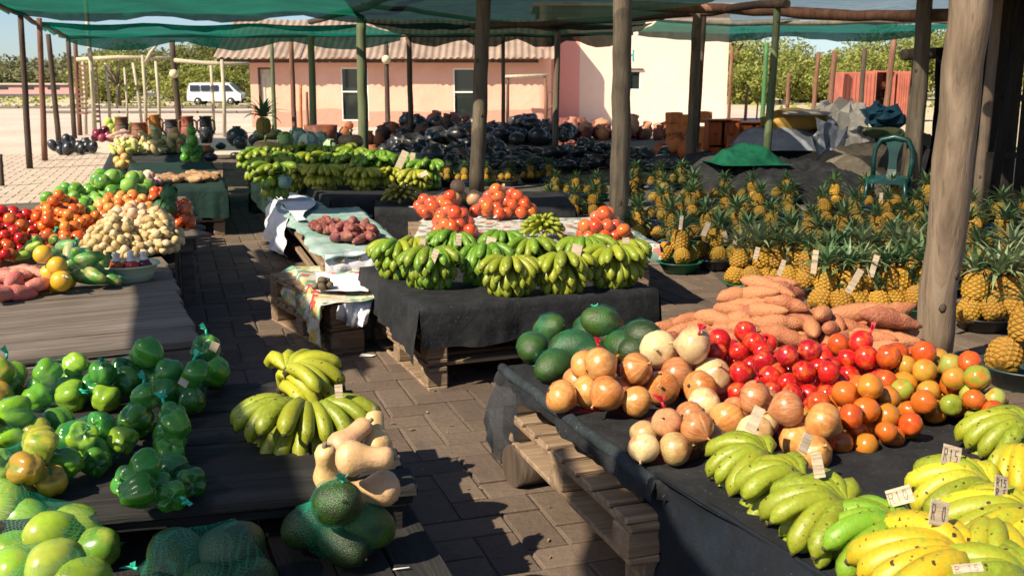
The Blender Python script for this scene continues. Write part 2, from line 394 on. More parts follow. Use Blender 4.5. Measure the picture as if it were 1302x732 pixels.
# ================================================================== GROUND
def sheet(name, pts, z, mat, kind='structure', n=1):
    me = mesh(name, [(p[0], p[1], z) for p in pts], [tuple(range(len(pts)))], mat); return tag(mk(name, me), kind=kind)
def groundmat(name, c1, c2, s1=.35, s2=9, rough=.95):
    N = NM(name); v = N.pos(); f = N.noise(s1, 5, v); g = N.noise(s2, 5, v)
    c = N.ramp(f, [(.3, c1), (.7, c2)]); c = N.mix(.45, c, N.ramp(g, [(.3, .45), (.7, 1.)]), 'MULTIPLY')
    return N.done(N.bsdf(c, rough, N.bump(g, .01), .15))
M_earth = groundmat('dry_earth', (.48, .40, .26), (.64, .55, .37), .08, 2)
M_lot = groundmat('pinkish_concrete', (.56, .45, .38), (.68, .57, .49), .3, 5)
M_road = groundmat('asphalt', (.10, .10, .105), (.15, .15, .155), .2, 6)
M_joint = groundmat('paving_joint_sand', (.16, .12, .09), (.24, .19, .14), 3, 60)
M_slab = groundmat('dusty_concrete', (.12, .115, .10), (.19, .175, .15), 1.2, 14)
sheet('ground', [(-900, -60), (900, -60), (900, 1600), (-900, 1600)], -.012, M_earth)
sheet('car_park', [(-60, 17), (-4, 17), (-4, 33.5), (9, 33.5), (9, 30), (12, 30), (14, 63), (-60, 63)], -.006, M_lot)
sheet('road', [(-300, 118), (60, 118), (60, 165), (-300, 165)], -.004, M_road)
sheet('side_lane', [(-60, 64.5), (-8, 64.5), (-8, 76), (-60, 80)], -.005, M_lot)
sheet('paving_bed', [(-40, -1), (12, -1), (12, 30), (-4, 30), (-4, 19.5), (-40, 12)], -.002, M_joint)
def brickmat(name, isl):
    N = NM(name)
    if isl: rn = N.n('NewGeometry').outputs['Random Per Island']
    else: rn = N.n('ObjectInfo').outputs['Random']
    v = N.pos(); f = N.noise(1.1, 5, v); g = N.noise(38, 5, v, .7)
    c = N.ramp(rn, [(0., (.085, .060, .046)), (.5, (.12, .086, .066)), (1., (.155, .112, .084))])
    c = N.mix(N.ramp(f, [(.35, 0.), (.7, .55)]), c, (.20, .15, .112))
    if isl:      # paver colour turns paler outside the left stalls
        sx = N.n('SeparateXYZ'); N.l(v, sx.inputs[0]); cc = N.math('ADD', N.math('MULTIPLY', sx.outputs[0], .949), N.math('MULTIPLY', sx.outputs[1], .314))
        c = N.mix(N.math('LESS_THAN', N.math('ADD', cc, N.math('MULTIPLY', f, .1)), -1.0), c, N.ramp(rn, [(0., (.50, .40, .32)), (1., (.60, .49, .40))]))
    c = N.mix(.4, c, N.ramp(g, [(.3, .4), (.65, 1.)]), 'MULTIPLY')
    c = N.mix(N.ramp(N.noise(6, 4, v), [(.62, 0.), (.75, .5)]), c, (.05, .045, .04))
    return N.done(N.bsdf(c, .85, N.bump(g, .006), .3))
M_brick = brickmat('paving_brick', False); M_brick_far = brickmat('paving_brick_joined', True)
BW = .147
def brick_vs(L, Wd, h=.02, b=.006, g=.005):
    x, y = L/2-g, Wd/2-g
    vs = [(sx*x, sy*y, 0) for sx, sy in ((-1, -1), (1, -1), (1, 1), (-1, 1))]
    vs += [(sx*x, sy*y, h-b*.6) for sx, sy in ((-1, -1), (1, -1), (1, 1), (-1, 1))]
    vs += [(sx*(x-b), sy*(y-b), h) for sx, sy in ((-1, -1), (1, -1), (1, 1), (-1, 1))]
    fs = [(8, 9, 10, 11)]+[(i, (i+1) % 4, (i+1) % 4+4, i+4) for i in range(4)]+[(i+4, (i+1) % 4+4, (i+1) % 4+8, i+8) for i in range(4)]
    return vs, fs
paving = tag(thing('paving', None, None), kind='structure')
brick_me = mesh('brick', *brick_vs(2*BW, BW), M_brick)
cand = []
def onpave(x, y): return -1 < y < 30 and (y < 19 or x > -4-.0*y) and -16 < x < 11
for i in range(-140, 260):
    for j in range(-130, 130):
        ox, oy = (i+2*j), (i-2*j)
        for (cx, cy, rot) in ((1, .5, 0), (.5, 2, math.pi/2)):
            c_, a_ = (ox+cx)*BW, (oy+cy)*BW
            P = AX*a_+BX*c_
            if not (1.6 < P.y < 22 and -16 < P.x < 10): continue
            if abs(P.x) > P.y*.56+.6: continue
            cand.append((P.y*P.y+P.x*P.x, P, rot))
cand.sort(key=lambda q: q[0])
# the bricks that show in the aisle first (largest in view and not hidden below the tables)
def seen(P):
    return (-.45 < P.dot(BX) < 1.35 and P.y > 2.35) or (P.x > 2.05 and 4.3 < P.y < 6.6)
ang0 = math.atan2(BX.y, BX.x)
ind = [q for q in cand if seen(q[1])][:300]; ids = set(id(q) for q in ind)
for q in ind:
    mk('brick', brick_me, paving, (q[1].x, q[1].y, rnd.uniform(-.014, -.009)), (rnd.uniform(-.006, .006), rnd.uniform(-.006, .006), ang0+q[2]+rnd.uniform(-.012, .012)))
B = MB(); bv, bf = brick_vs(2*BW, BW)
for q in cand:
    if id(q) in ids: continue
    B.add(bv, bf, M=Matrix.Translation((q[1].x, q[1].y, rnd.uniform(-.014, -.009))) @ Matrix.Rotation(ang0+q[2]+rnd.uniform(-.01, .01), 4, 'Z'))
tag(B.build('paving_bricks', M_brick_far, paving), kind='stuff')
Lb = MB(); rgl = random.Random(77)
for _ in range(420):
    a_, c_ = rgl.uniform(2.2, 14), rgl.uniform(-.3, 1.4); P = AX*a_+BX*c_; s = rgl.uniform(.006, .02); th = rgl.uniform(0, 6.3); d = Vector((math.cos(th), math.sin(th), 0)); e = Vector((-d.y, d.x, 0))
    Lb.add([P-d*s+Vector((0, 0, .013)), P-e*s*.4+Vector((0, 0, .016)), P+d*s+Vector((0, 0, .014)), P+e*s*.4+Vector((0, 0, .018))], [(0, 1, 2, 3)])
tag(Lb.build('leaf_litter', simple('dry_leaf', (.26, .18, .08), .9, 30, .4)), 'scattered dry leaf scraps and straw on the aisle paving', 'litter', kind='stuff')
sheet('concrete_floor', [(.8, 8.4), (5.2, 8.4), (12, 12), (12, 31), (-3.5, 31), (-2.6, 16.2)], .016, M_slab)
# kerbs
for k, (y, x0, x1) in enumerate(((63.3, -60, -12), (53, -24, -9), (53, -62, -30))):
    MB_ = MB(); 
    x = x0
    while x < x1: MB_.box((x+.98, y+.02*math.sin(x), .06), (1.94, .3, .13), bev=.02); x += 2
    tag(MB_.build('kerb', M_kerb), kind='structure')
# ================================================================== HILLS, TREES
def leafquads(B, c, rad, n, s, rg, lo=.45):
    for _ in range(n):
        while True:
            p = Vector((rg.uniform(-1, 1), rg.uniform(-1, 1), rg.uniform(-1, 1)))
            if lo < p.length < 1: break
        p = Vector((c[0]+p.x*rad[0], c[1]+p.y*rad[1], c[2]+p.z*rad[2]))
        q = Euler((rg.uniform(-1.1, 1.1), rg.uniform(-1.1, 1.1), rg.uniform(0, 6.3))).to_matrix(); t = s*rg.uniform(.6, 1.4)
        vs = [p+q @ Vector(w) for w in ((-t, 0, 0), (0, -t*.5, t*.1), (t, 0, 0), (0, t*.5, -t*.1))]
        B.add(vs, [(0, 1, 2, 3)], True)
def tree(label, x, y, h, w, mat, seed, trunk=M_post, leaf=.14, dens=1., base=.15, group=None, name='tree', airy=0, cat='tree'):
    rg = random.Random(seed); t = thing(name, label, cat, (x, y, 0), group)
    T = MB(); T.tube([(0, 0, -.1), (rg.uniform(-.1, .1), 0, h*.3), (rg.uniform(-.2, .2)*w, .05, h*.62)], [.045*h, .032*h, .018*h], 7, wob=.1)
    T.build('trunk', trunk, t)
    C = MB(); L = MB(); nb = 12
    for k in range(nb):
        a = k*2.4+rg.random(); rr = w*.5*math.sqrt((k+.5)/nb); zz = h*(base+ (1-base)*(.25+.62*(1-(rr/(w*.5))**2*.75)*rg.uniform(.75, 1.05)))
        c = (rr*math.cos(a), rr*math.sin(a)*.8, min(zz, h*.93)); s = w*rg.uniform(.13, .23)*(1-airy*.35)
        leafquads(C, c, (s, s, s*.75), int(130*dens), leaf, rg)
        L.tube([(0, 0, h*.28), (c[0]*.5, c[1]*.5, h*.3+(c[2]-h*.3)*.6), c], [.016*h, .009*h, .004*h], 5, wob=.1)
    leafquads(C, (0, 0, h*(base+.3)), (w*.38, w*.34, h*.28), int(500*dens*(1-airy)), leaf*1.1, rg, .3)
    C.build('crown', mat, t); L.build('limbs', trunk, t)
    return t
# low wooded ridge far on the left
rg = random.Random(3); Hh = MB(); vs = []; fs = []; nx = 60
for i in range(nx+1):
    x = -330+i*(700/nx)
    hz = 5+4*math.exp(-((x+75)/45)**2)+1.6*noise.noise(Vector((x*.02, 0, 0)))+3*math.exp(-((x-120)/80)**2)
    for j, (yy, f) in enumerate(((235, 0), (262, .72), (300, 1), (420, .6))): vs.append((x, yy, hz*f-.2 if j else -.3))
for i in range(nx):
    for j in range(3): fs.append((i*4+j, (i+1)*4+j, (i+1)*4+j+1, i*4+j+1))
tag(mk('hills', mesh('hills', vs, fs, M_earth, True)), kind='structure')
Wd = MB()
for i in range(560):
    x = rg.uniform(-230, 60); yy = rg.choice((232, 245, 262, 280)); hz = 5+4*math.exp(-((x+75)/45)**2)
    z = {232: .2, 245: .4, 262: .72, 280: .86}[yy]*hz; s = rg.uniform(2, 4.2)
    leafquads(Wd, (x, yy-1, z+s*.3), (s*1.3, s, s*.7), 40, .75, rg)
tag(Wd.build('woodland', M_tree_far), kind='stuff')
LT = [(-34, 92, 5.4, 8, 0), (-28.5, 88, 4.6, 7, 0), (-25, 95, 6.6, 9, 2), (-20.5, 84, 4.3, 7, 1), (-17, 90, 5.2, 8, 0), (-31, 80, 2.4, 5, 1), (-24, 80.5, 2.7, 5.5, 1), (-18.5, 81, 3.1, 6, 0), (-26.5, 70, 4.6, 5.2, 3), (-13, 86, 4.6, 8, 1), (-38.5, 100, 4.4, 7, 0), (-7, 95, 5, 9, 1)]
LL = ['broad olive green tree at the left end of the row behind the lattice', 'round green tree behind the pale pole frame, second from the left', 'tallest tree of the left row, its top showing above the shade net',
      'dense green tree behind the white minibus', 'green tree filling the gap between minibus and pink building', 'low yellow green bush behind the left pale poles', 'low bright bush to the left of the round lamp',
      'dark bush just behind the white minibus roof', 'dry yellow tree with bare forked limbs left of the minibus', 'tree rising behind the left end of the corrugated roof', 'small tree far left beyond the lane', 'tree hidden mostly behind the pink building roof']
for k, (x, y, h, w, ty) in enumerate(LT):
    tree(LL[k], x, y, h, w, (M_tree, M_tree_y, M_tree, M_tree_y)[ty], 50+k, leaf=.14, dens=2.4 if ty != 3 else .35, base=.02 if ty != 2 else .25, airy=.6 if ty == 3 else 0,
         name='bush' if h < 3.2 else 'tree', cat='bush' if h < 3.2 else 'tree', group='trees and bushes left of the building')
RTn = [(930, 46, 3.2, 5), (965, 50, 3.5, 6), (1000, 52, 2.75, 5), (1035, 55, 2.45, 5.5), (1075, 52, 2.9, 5.5), (1105, 55, 3.9, 6), (1145, 54, 4.3, 6.5), (1185, 52, 4.0, 6), (1225, 55, 4.3, 7), (950, 43, 1.7, 3), (1052, 48, 1.8, 4), (1012, 47, 1.9, 3.5), (1275, 50, 4, 7)]
RL = ['yellow green tree right against the end of the cream wall', 'leafy tree between the cream wall and the green stained post', 'tree behind the green stained post', 'lowest tree with open sky above it', 'green tree left of the red container',
      'bright green tree behind the left end of the red container', 'tall bright tree behind the open container', 'bright green tree behind the grey post right of the containers', 'tall tree seen between grey post and big foreground post',
      'small grey green bush beside the cream wall', 'round bush left of the red container', 'bush between the green post and the thin red brown stump', 'tree hidden behind the dark shed']
for k, (px, y, h, w) in enumerate(RTn):
    y *= 1.75; h = h*1.62; w *= 1.6; x = (px-651)/1300*y; tree(RL[k], x, y, h, w, M_tree_y, 90+k, leaf=.15, dens=2.6, base=.0, name='bush' if h < 2 else 'tree', cat='bush' if h < 2 else 'tree', group='trees and bushes on the right')
# dry grass tufts and litter on the far verge
G = MB(); rg = random.Random(11)
for _ in range(2600):
    x = rg.uniform(-60, 20); y = rg.choice((rg.uniform(78, 115), rg.uniform(63.8, 64.4)))
    if x > 8: y = rg.uniform(50, 110); x *= 2
    s = rg.uniform(.1, .3); a = rg.uniform(0, 3.1)
    G.add([(x-s*math.cos(a), y-s*math.sin(a), -.01), (x+s*math.cos(a), y+s*math.sin(a), -.01), (x+.1*s, y, s*rg.uniform(.6, 1.4))], [(0, 1, 2)])
tag(G.build('dry_grass', M_tree_y), kind='stuff', label='patchy yellow green grass on the verge', cat='grass')
# ================================================================== THE PINK BUILDING
def wallmat():
    N = NM('pink_plaster'); v = N.pos(); f = N.noise(.7, 5, v); st = N.noise(1.2, 4, N.pos((3, 3, .3)))
    c = N.ramp(f, [(.3, (.72, .40, .30)), (.7, (.80, .49, .38))]); c = N.mix(N.ramp(st, [(.45, 0.), (.75, .35)]), c, (.70, .36, .24))
    sx = N.n('SeparateXYZ'); g = N.n('NewGeometry'); N.l(g.outputs['Position'], sx.inputs[0])
    hz = N.math('ADD', sx.outputs[2], N.math('MULTIPLY', N.noise(.45, 1, v), -.5))
    c = N.mix(N.math('LESS_THAN', hz, .33), c, (.58, .30, .23))
    return N.done(N.bsdf(c, .9, N.bump(N.noise(4, 5, v), .02), .15))
M_wall = wallmat()
def wallmat2():
    N = NM('cream_plaster_pink_shade'); v = N.pos(); f = N.noise(.6, 5, v); st = N.noise(1.2, 4, N.pos((3, 3, .25)))
    c = N.ramp(f, [(.3, (.78, .60, .50)), (.7, (.84, .67, .55))]); c = N.mix(N.ramp(st, [(.45, 0.), (.75, .3)]), c, (.84, .72, .58))
    sx = N.n('SeparateXYZ'); g = N.n('NewGeometry'); N.l(g.outputs['Position'], sx.inputs[0]); c = N.mix(N.math('LESS_THAN', sx.outputs[0], atY(737, 100, 38).x), c, (.74, .36, .32))  # same plaster: its shaded strip is coloured pink, the sunlit rest cream
    return N.done(N.bsdf(c, .9, N.bump(N.noise(4, 5, v), .02), .15))
M_wall2 = wallmat2()
M_roof = simple('weathered_corrugated_iron', (.29, .215, .17), .7, 1.5, .35, .01)
YB = 36.
bl = thing('pink_building', 'long pink plastered building with a corrugated roof behind the pots', 'building', (-4, YB, 0))
def holes_wall(B, x0, x1, z1, Y, th, holes):
    xs = sorted([x0, x1]+[h[0] for h in holes]+[h[1] for h in holes])
    for a, b in zip(xs[:-1], xs[1:]):
        h = [q for q in holes if q[0] <= (a+b)/2 <= q[1]]
        if not h: B.box(((a+b)/2, Y+th/2, z1/2-.05), (b-a, th, z1+.1))
        else:
            q = h[0]
            if q[2] > 0: B.box(((a+b)/2, Y+th/2, q[2]/2-.05), (b-a, th, q[2]+.1))
            B.box(((a+b)/2, Y+th/2, (q[3]+z1)/2), (b-a, th, z1-q[3]))
def hx(p, y0, y1, Y=YB): return (atY(p[0], 100, Y).x, atY(p[1], 100, Y).x, max(atY(p[0], y1, Y).z, 0), atY(p[0], y0, Y).z)
hl = [hx((328, 347), 86, 160), hx((433, 468), 86, 154), hx((576, 608), 87, 154)]
xl, xr = atY(318, 100, YB).x, .95
B = MB(); holes_wall(B, xl, xr, 2.55, YB, .3, hl)
B.box((xl+.15, YB+2.3, 1.3), (.3, 4.0, 2.6)); B.box((xr/2+xl/2, YB+4.4, 1.3), (xr-xl, .25, 2.6))
# rounded adobe corner down to the right block
cv = []
for k in range(9):
    a = R(-90+k*11.25); cv.append((xr+.42*math.cos(a)-.0, YB+.42+.42*math.sin(a)))
cv.append((xr+.42, 38.2))
vs = [(x, y, z) for x, y in cv for z in (-.1, 4.1)]
B.add(vs, [(2*i, 2*i+2, 2*i+3, 2*i+1) for i in range(len(cv)-1)], True)
B.build('wall', M_wall, bl, world=True)
B = MB(); Y2 = 38.; wx = hx((800, 815), 90, 115, Y2); x2 = atY(925, 100, Y2).x
holes_wall(B, xr+.25, x2, 4.2, Y2, .3, [wx])
B.box((x2-.15, Y2+2.3, 2.1), (.3, 4, 4.2)); B.box(((xr+x2)/2, Y2+4.4, 2.1), (x2-xr, .25, 4.2)); B.box(((xr+x2)/2, Y2+2.2, 4.26), (x2-xr+.4, 5, .1))
B.build('tall_wall', M_wall2, bl, world=True)
for k, q in enumerate(hl+[wx]):
    Y = YB if k < 3 else Y2; Wf = MB(); x0, x1, z0, z1 = q; t = .05
    if k == 0:
        D = MB(); D.box(((x0+x1)/2, Y+.12, (z0+z1)/2), (x1-x0-.1, .05, z1-z0-.05)); 
        for s in (.3, .7): D.box((x0+(x1-x0)*s, Y+.085, (z0+z1)/2), (.13, .02, (z1-z0)*.8))
        d = D.build('door', M_creampaint, bl, world=True)
        Wf.box((x0+.03, Y+.08, (z0+z1)/2), (.06, .16, z1-z0)); Wf.box((x1-.03, Y+.08, (z0+z1)/2), (.06, .16, z1-z0)); Wf.box(((x0+x1)/2, Y+.08, z1-.03), (x1-x0-.12, .16, .06))
        Wf.build('door_frame', M_brownpaint, bl, world=True); continue
    for xx in (x0+t/2, x1-t/2): Wf.box((xx, Y+.07, (z0+z1)/2), (t, .12, z1-z0))
    zs = [z0+t/2, z1-t/2]+([(z0*.45+z1*.55)] if k < 3 else [])
    for zz in zs: Wf.box(((x0+x1)/2, Y+.07, zz), (x1-x0-2*t, .1, t))
    w = Wf.build('window', M_whitepaint, bl, world=True)
    G = MB(); G.box(((x0+x1)/2, Y+.09, (z0+z1)/2), (x1-x0-2*t+.01, .01, z1-z0-2*t+.01)); g = G.build('pane', M_glass); g.parent = w
    S = MB(); S.box(((x0+x1)/2, Y+.2, (z0+z1)/2), (x1-x0, .02, z1-z0)); S.build('dark_room_sheet', M_darkwood, bl, world=True)  # dark sheet stands for the unlit room behind the glass
# lintel over the small window and painted mark above it
L = MB(); L.box(((wx[0]+wx[1])/2, Y2-.03, wx[3]+.05), (wx[1]-wx[0]+.15, .08, .05)); L.build('lintel', M_post_dark, bl, world=True)
S = MB(); sx_, sz_ = atY(805, 71, Y2).x, atY(805, 71, Y2).z
S.box((sx_, Y2-.008, sz_), (.05, .01, .42)); S.box((sx_-.07, Y2-.008, sz_+.02), (.1, .01, .05)); S.box((sx_-.13, Y2-.008, sz_-.05), (.04, .01, .25))
S.build('painted_mark', simple('teal_paint', (.02, .35, .38), .6), bl, world=True)
# corrugated roof sheets
def roof_sheet(x0, x1, y0, z0, y1, z1, wl=.235, amp=.03, nseg=5, slant=0):
    n = int((x1-x0)/wl*6); vs = []; fs = []
    for i in range(n+1):
        x = x0+(x1-x0)*i/n; w = amp*math.sin(2*math.pi*x/wl)
        for j in range(nseg+1):
            t = j/nseg; vs.append((x+slant*t, y0+(y1-y0)*t, z0+(z1-z0)*t+w+.015*math.sin(x*3+t*4)))
    m = nseg+1
    for i in range(n):
        for j in range(nseg): fs.append((i*m+j, (i+1)*m+j, (i+1)*m+j+1, i*m+j+1))
    return vs, fs
x = -10.1; k = 0
while x < .9:
    v_, f_ = roof_sheet(x, x+1.0, YB-.62-.03*(k % 3), 2.33, YB+2.3, 3.75+.012*(k % 2))
    o = mk('roof_sheet', mesh('roof_sheet', [Vector(p)-bl.location for p in v_], f_, M_roof, True), bl); x += .97; k += 1
B = MB(); B.box((-4.55, YB-.5, 2.24), (10.9, .05, .12)); B.box((-4.55, YB+4.4, 3.2), (10.9, .1, 1.1))
B.add([(-10, YB-.45, 2.26), (-10, YB+2.3, 3.68), (-10, YB+4.4, 2.5)], [(0, 1, 2)]); B.add([(.95, YB, 2.3), (.95, YB+2.3, 3.68), (.95, YB+4.4, 2.5)], [(0, 1, 2)])
B.build('roof_timber', M_post_dark, bl, world=True)
B = MB(); B.box((-9.75, YB-.2, 2.2), (1.4, .1, .1)); B.build('eave_beam', M_post_pale, bl, world=True)
# porch eave at the right end of the building
B = MB(); q = atY(934, 66, Y2)
v_, f_ = roof_sheet(x2-.02, x2+.55, Y2-.35, 2.95, Y2+3, 3.1, .2, .02); B.add(v_, f_, True)
B.build('porch_roof', M_roof, bl, world=True)
B = MB(); B.tube([(x2+.08, Y2-.1, -.1), (x2+.1, Y2-.1, 2.9)], .06, 7); B.tube([(x2+.1, Y2-.1, 2.3), (x2+.5, Y2-.1, 2.9)], .04, 6); B.build('porch_post', M_post_red, bl, world=True)
# log portal in front of the wall
t = thing('log_portal', 'log doorway frame with forked branch standing against the pink wall', 'doorway', (atY(668, 100, 35.2).x, 35.2, 0))
B = MB(); a, b = atY(645, 100, 35.2).x, atY(694, 100, 35.2).x
B.tube([(a, 35.2, 0), (a+.02, 35.2, 1.7)], [.06, .05], 7, wob=.05); B.build('post', M_post_dark, t, world=True)
B = MB(); B.tube([(b, 35.2, 0), (b+.02, 35.2, 1.0), (b-.04, 35.2, 1.75)], [.07, .055, .05], 7, wob=.08)
B.tube([(b, 35.2, .55), (b+.3, 35.15, .8), (b+.36, 35.1, 1.1)], [.035, .03, .02], 5); B.tube([(b, 35.2, 1.25), (b+.25, 35.2, 1.2), (b+.5, 35.2, 1.35)], [.03, .025, .015], 5)
B.build('post', M_post_red, t, world=True)
B = MB(); B.tube([(a-.1, 35.15, 1.72), ((a+b)/2, 35.15, 1.74), (b+.1, 35.15, 1.78)], [.05, .055, .04], 7, wob=.08); B.build('beam', M_post_pale, t, world=True)
# far long building, cars, containers
t = thing('long_low_building', 'long low pinkish building beyond the road at the far left', 'building', (-76, 150, 0))
B = MB(); B.box((-76, 152, .6), (28, 5, 1.3)); B.build('wall', M_wall2, t, world=True)
B = MB(); B.box((-76, 152, 1.4), (29, 5.6, .25)); B.build('roof', M_creampaint, t, world=True)
for k in range(7): B = MB(); B.box((-88+k*3.7, 149.45, .85), (1.7, .05, .35)); B.build('window', M_glass, t, world=True)
def van(label, X, Y, L, H, rz=0):
    t = thing('minibus', label, 'van', (X, Y, 0), rz=rz); s = L/4.7; W2 = .85*s
    prof = [(-2.3, .38), (-2.34, .75), (-2.28, 1.3), (-2.1, 1.88), (-1.8, 1.96), (.9, 1.96), (1.35, 1.88), (2.05, 1.18), (2.36, .98), (2.4, .42)]
    n = len(prof); vs = []
    for k, (w, ins) in enumerate(((-W2, .0), (-W2*1.0, 0), (W2, 0))):
        pass
    rows = [(-W2*.93, .06), (-W2, 0), (W2, 0), (W2*.93, .06)]
    for (w, ins) in rows:
        for (x, z) in prof: 
            cx, cz = 0, 1.1; vs.append(((x-(x-cx)*ins*.4)*s, w*(1-.14*max(0, (z-1.1)/.9)), (z-(z-cz)*ins)*s*H))
    B = MB(); fs = [(r*n+i, r*n+(i+1) % n, (r+1)*n+(i+1) % n, (r+1)*n+i) for r in range(3) for i in range(n)]+[tuple(range(n))[::-1], tuple(3*n+i for i in range(n))]
    B.add(vs, fs); B.build('body', M_van, t)
    for x0, x1, sl in ((-2.0, -1.15, 0), (-1.05, -.25, 0), (-.15, .5, 0), (.75, 1.35, .45)):
        for sg in (-1, 1):
            B = MB(); w = sg*(W2*.985); zt = 1.72
            B.add([(x0*s, w*.985+sg*.012, 1.2*s*H), ((x1+sl)*s, w*.985+sg*.012, 1.2*s*H), (x1*s, w*.92+sg*.012, zt*s*H), (x0*s, w*.92+sg*.012, zt*s*H)], [(0, 1, 2, 3) if sg < 0 else (3, 2, 1, 0)]); B.build('window', M_glass, t)
    B = MB(); B.add([(1.42*s, -W2*.8, 1.83*s*H), (2.03*s, -W2*.88, 1.24*s*H), (2.03*s, W2*.88, 1.24*s*H), (1.42*s, W2*.8, 1.83*s*H)], [(0, 1, 2, 3)]); o = B.build('windscreen', M_glass, t); o.location = (.02, 0, .02)
    for x in (-1.35, 1.5):
        for sg in (-1, 1):
            B = MB(); B.lathe([(.12, -.1), (.33, -.1), (.34, -.06), (.34, .06), (.33, .1), (.12, .1)], 16, Matrix.Rotation(R(90), 4, 'X')); w = B.build('wheel', M_rubber, t, loc=(x*s, sg*W2*.93, .34*s), scl=s)
            B = MB(); B.lathe([(0, -.11), (.16, -.11), (.18, -.08)], 12, Matrix.Rotation(R(90*sg), 4, 'X') @ Matrix.Scale(-1, 4, (0, 0, 1)) if sg > 0 else Matrix.Rotation(R(-90), 4, 'X')); B.build('hubcap', M_steel, w)
    for sg in (-1, 1): B = MB(); B.box((2.38*s, sg*W2*.7, .72*s), (.06, .3*s, .16*s)); B.build('headlight', M_glass, t)
    B = MB(); B.box((-2.36*s, 0, .42*s), (.1, W2*1.9, .16*s)); B.box((2.4*s, 0, .45*s), (.1, W2*1.9, .2*s)); B.build('bumper', M_rubber, t)
    return t
van('white minibus parked side on, seen between two pale poles', (281-651)/1300*72.5, 72.5, 3.75, 1.0)
van('small white van far off on the road behind the left posts', (81-651)/1300*150, 128, 4.2, 1.1, rz=R(35))
for (p0, p1, lb, opn) in (((1071, 1113), (92, 124), 'closed red shipping container left of the open one', 0), ((1113, 1139), (90, 124), 'red container standing open with goods on its shelves', 1), ((1142, 1168), (91, 124), 'red cupboard like container right of the open one', 0)):
    Y = 41.; a, b = atY(p0[0], 100, Y).x, atY(p0[1], 100, Y).x; z1 = atY(1100, p1[0], Y).z; z0 = 0.
    t = thing('container', lb, 'container', ((a+b)/2, Y, 0), 'red containers')
    B = MB()
    M_red = bpy.data.materials.get('red_container_paint') or simple('red_container_paint', (.42, .13, .09), .6, 2, .25)
    if not opn: B.box(((a+b)/2, Y+.6, z1/2), (b-a-.03, 1.2, z1), bev=.02)
    else:
        B.box((a+.03, Y+.6, z1/2), (.05, 1.2, z1)); B.box((b-.03, Y+.6, z1/2), (.05, 1.2, z1)); B.box(((a+b)/2, Y+1.2, z1/2), (b-a, .04, z1)); B.box(((a+b)/2, Y+.6, z1-.03), (b-a-.1, 1.2, .06))
    B.build('body', M_red, t, world=True)
    if opn:
        for zz in (.45, .9, 1.3):
            B = MB(); B.box(((a+b)/2, Y+.7, zz), (b-a-.1, .8, .03)); B.build('shelf', M_darkwood, t, world=True)
    else:
        B = MB(); 
        for k in range(9): B.box((a+(b-a)*(k+.5)/9, Y-.012, z1/2), ((b-a)/18, .03, z1*.92))
        B.build('corrugated_door', M_red, t, world=True)
for k in range(7):
    x = atY(1117+k*3.2, 100, 41.5).x; z = (.47, .92, 1.33)[k % 3]
    B = MB(); B.lathe([(.0, 0), (.08, 0), (.11, .1), (.06, .2), (.07, .24)], 8); tag(B.build('carved_curio', (M_orangeclay, M_darkwood)[k % 2], loc=(x, 41.5, z)), ('orange' if k % 2 == 0 else 'dark')+' curio on the '+('lower', 'middle', 'upper')[k % 3]+' shelf inside the open red container', 'curio', 'curios on the container shelves')
# ================================================================== CANOPY
def panel(label, pts, mat, z=2.7, sag=.12, flap=(0, 0, 0, 0), nu=22, nv=12, seed=0, ragged=0, waves=3, name='shade_net', zc=None, group='shade nets over the market'):
    """pts: near-left, near-right, far-right, far-left (x,y). flap: drop at near,right,far,left edge"""
    rg = random.Random(seed); P = [Vector((p[0], p[1], 0)) for p in pts]; zc = zc or (z, z, z, z); vs = []; fs = []
    def F(u, v):
        p = P[0]*(1-u)*(1-v)+P[1]*u*(1-v)+P[2]*u*v+P[3]*(1-u)*v
        zz = zc[0]*(1-u)*(1-v)+zc[1]*u*(1-v)+zc[2]*u*v+zc[3]*(1-u)*v
        s = abs(math.sin(math.pi*u*waves))
        zz -= sag*4*v*(1-v)*(.5+.5*s)+.05*s+.05*noise.noise(Vector((p.x*.7, p.y*.7, seed)))
        return Vector((p.x, p.y, zz))
    for j in range(nv+1):
        for i in range(nu+1):
            u, v = i/nu, j/nv
            if ragged and j in (0, nv): v += rg.uniform(-ragged, ragged)
            if ragged and i in (0, nu): u += rg.uniform(-ragged, ragged)
            vs.append(F(u, v))
    m = nu+1
    for j in range(nv):
        for i in range(nu): fs.append((j*m+i, j*m+i+1, (j+1)*m+i+1, (j+1)*m+i))
    for e, dr in enumerate(flap):
        if not dr: continue
        idx = {0: [i for i in range(m)], 2: [nv*m+i for i in range(m)], 3: [j*m for j in range(nv+1)], 1: [j*m+nu for j in range(nv+1)]}[e]
        o = len(vs); N_ = len(idx)
        for q in range(1, 4):
            for k, ii in enumerate(idx):
                b = vs[ii]; w = abs(math.sin(math.pi*k/(N_-1)*waves)); d = dr*(.45+.55*w)*(q/3)
                vs.append(Vector((b.x+.04*math.sin(k*2.1+q), b.y+.05*math.cos(k*1.7)+.05*q/3, b.z-d+.015*math.sin(k*3.3))))
        rows = [idx]+[[o+q*N_+k for k in range(N_)] for q in range(3)]
        for q in range(3):
            for k in range(N_-1): fs.append((rows[q][k], rows[q][k+1], rows[q+1][k+1], rows[q+1][k]))
    return tag(mk(name, mesh(name, vs, fs, mat, True)), label, 'shade net', group)
def netx(y): return -8.6-.331*(y-18.2)
panel('bright green shade net of the front row, left of the green post', [(netx(13), 13), (-2.2, 13.4), (-2.6, 18.6), (netx(17.6), 17.6)], M_shade, 2.72, .08, (0, 0, .13, .10), seed=1, waves=2.5)
panel('teal shade net of the back row, hanging in front of the corrugated roof', [(netx(21.4), 21.4), (-3.1, 22), (-2.8, 26.6), (netx(27), 27)], M_shade_teal, 2.72, .05, (.12, 0, .34, .12), seed=2, waves=3)
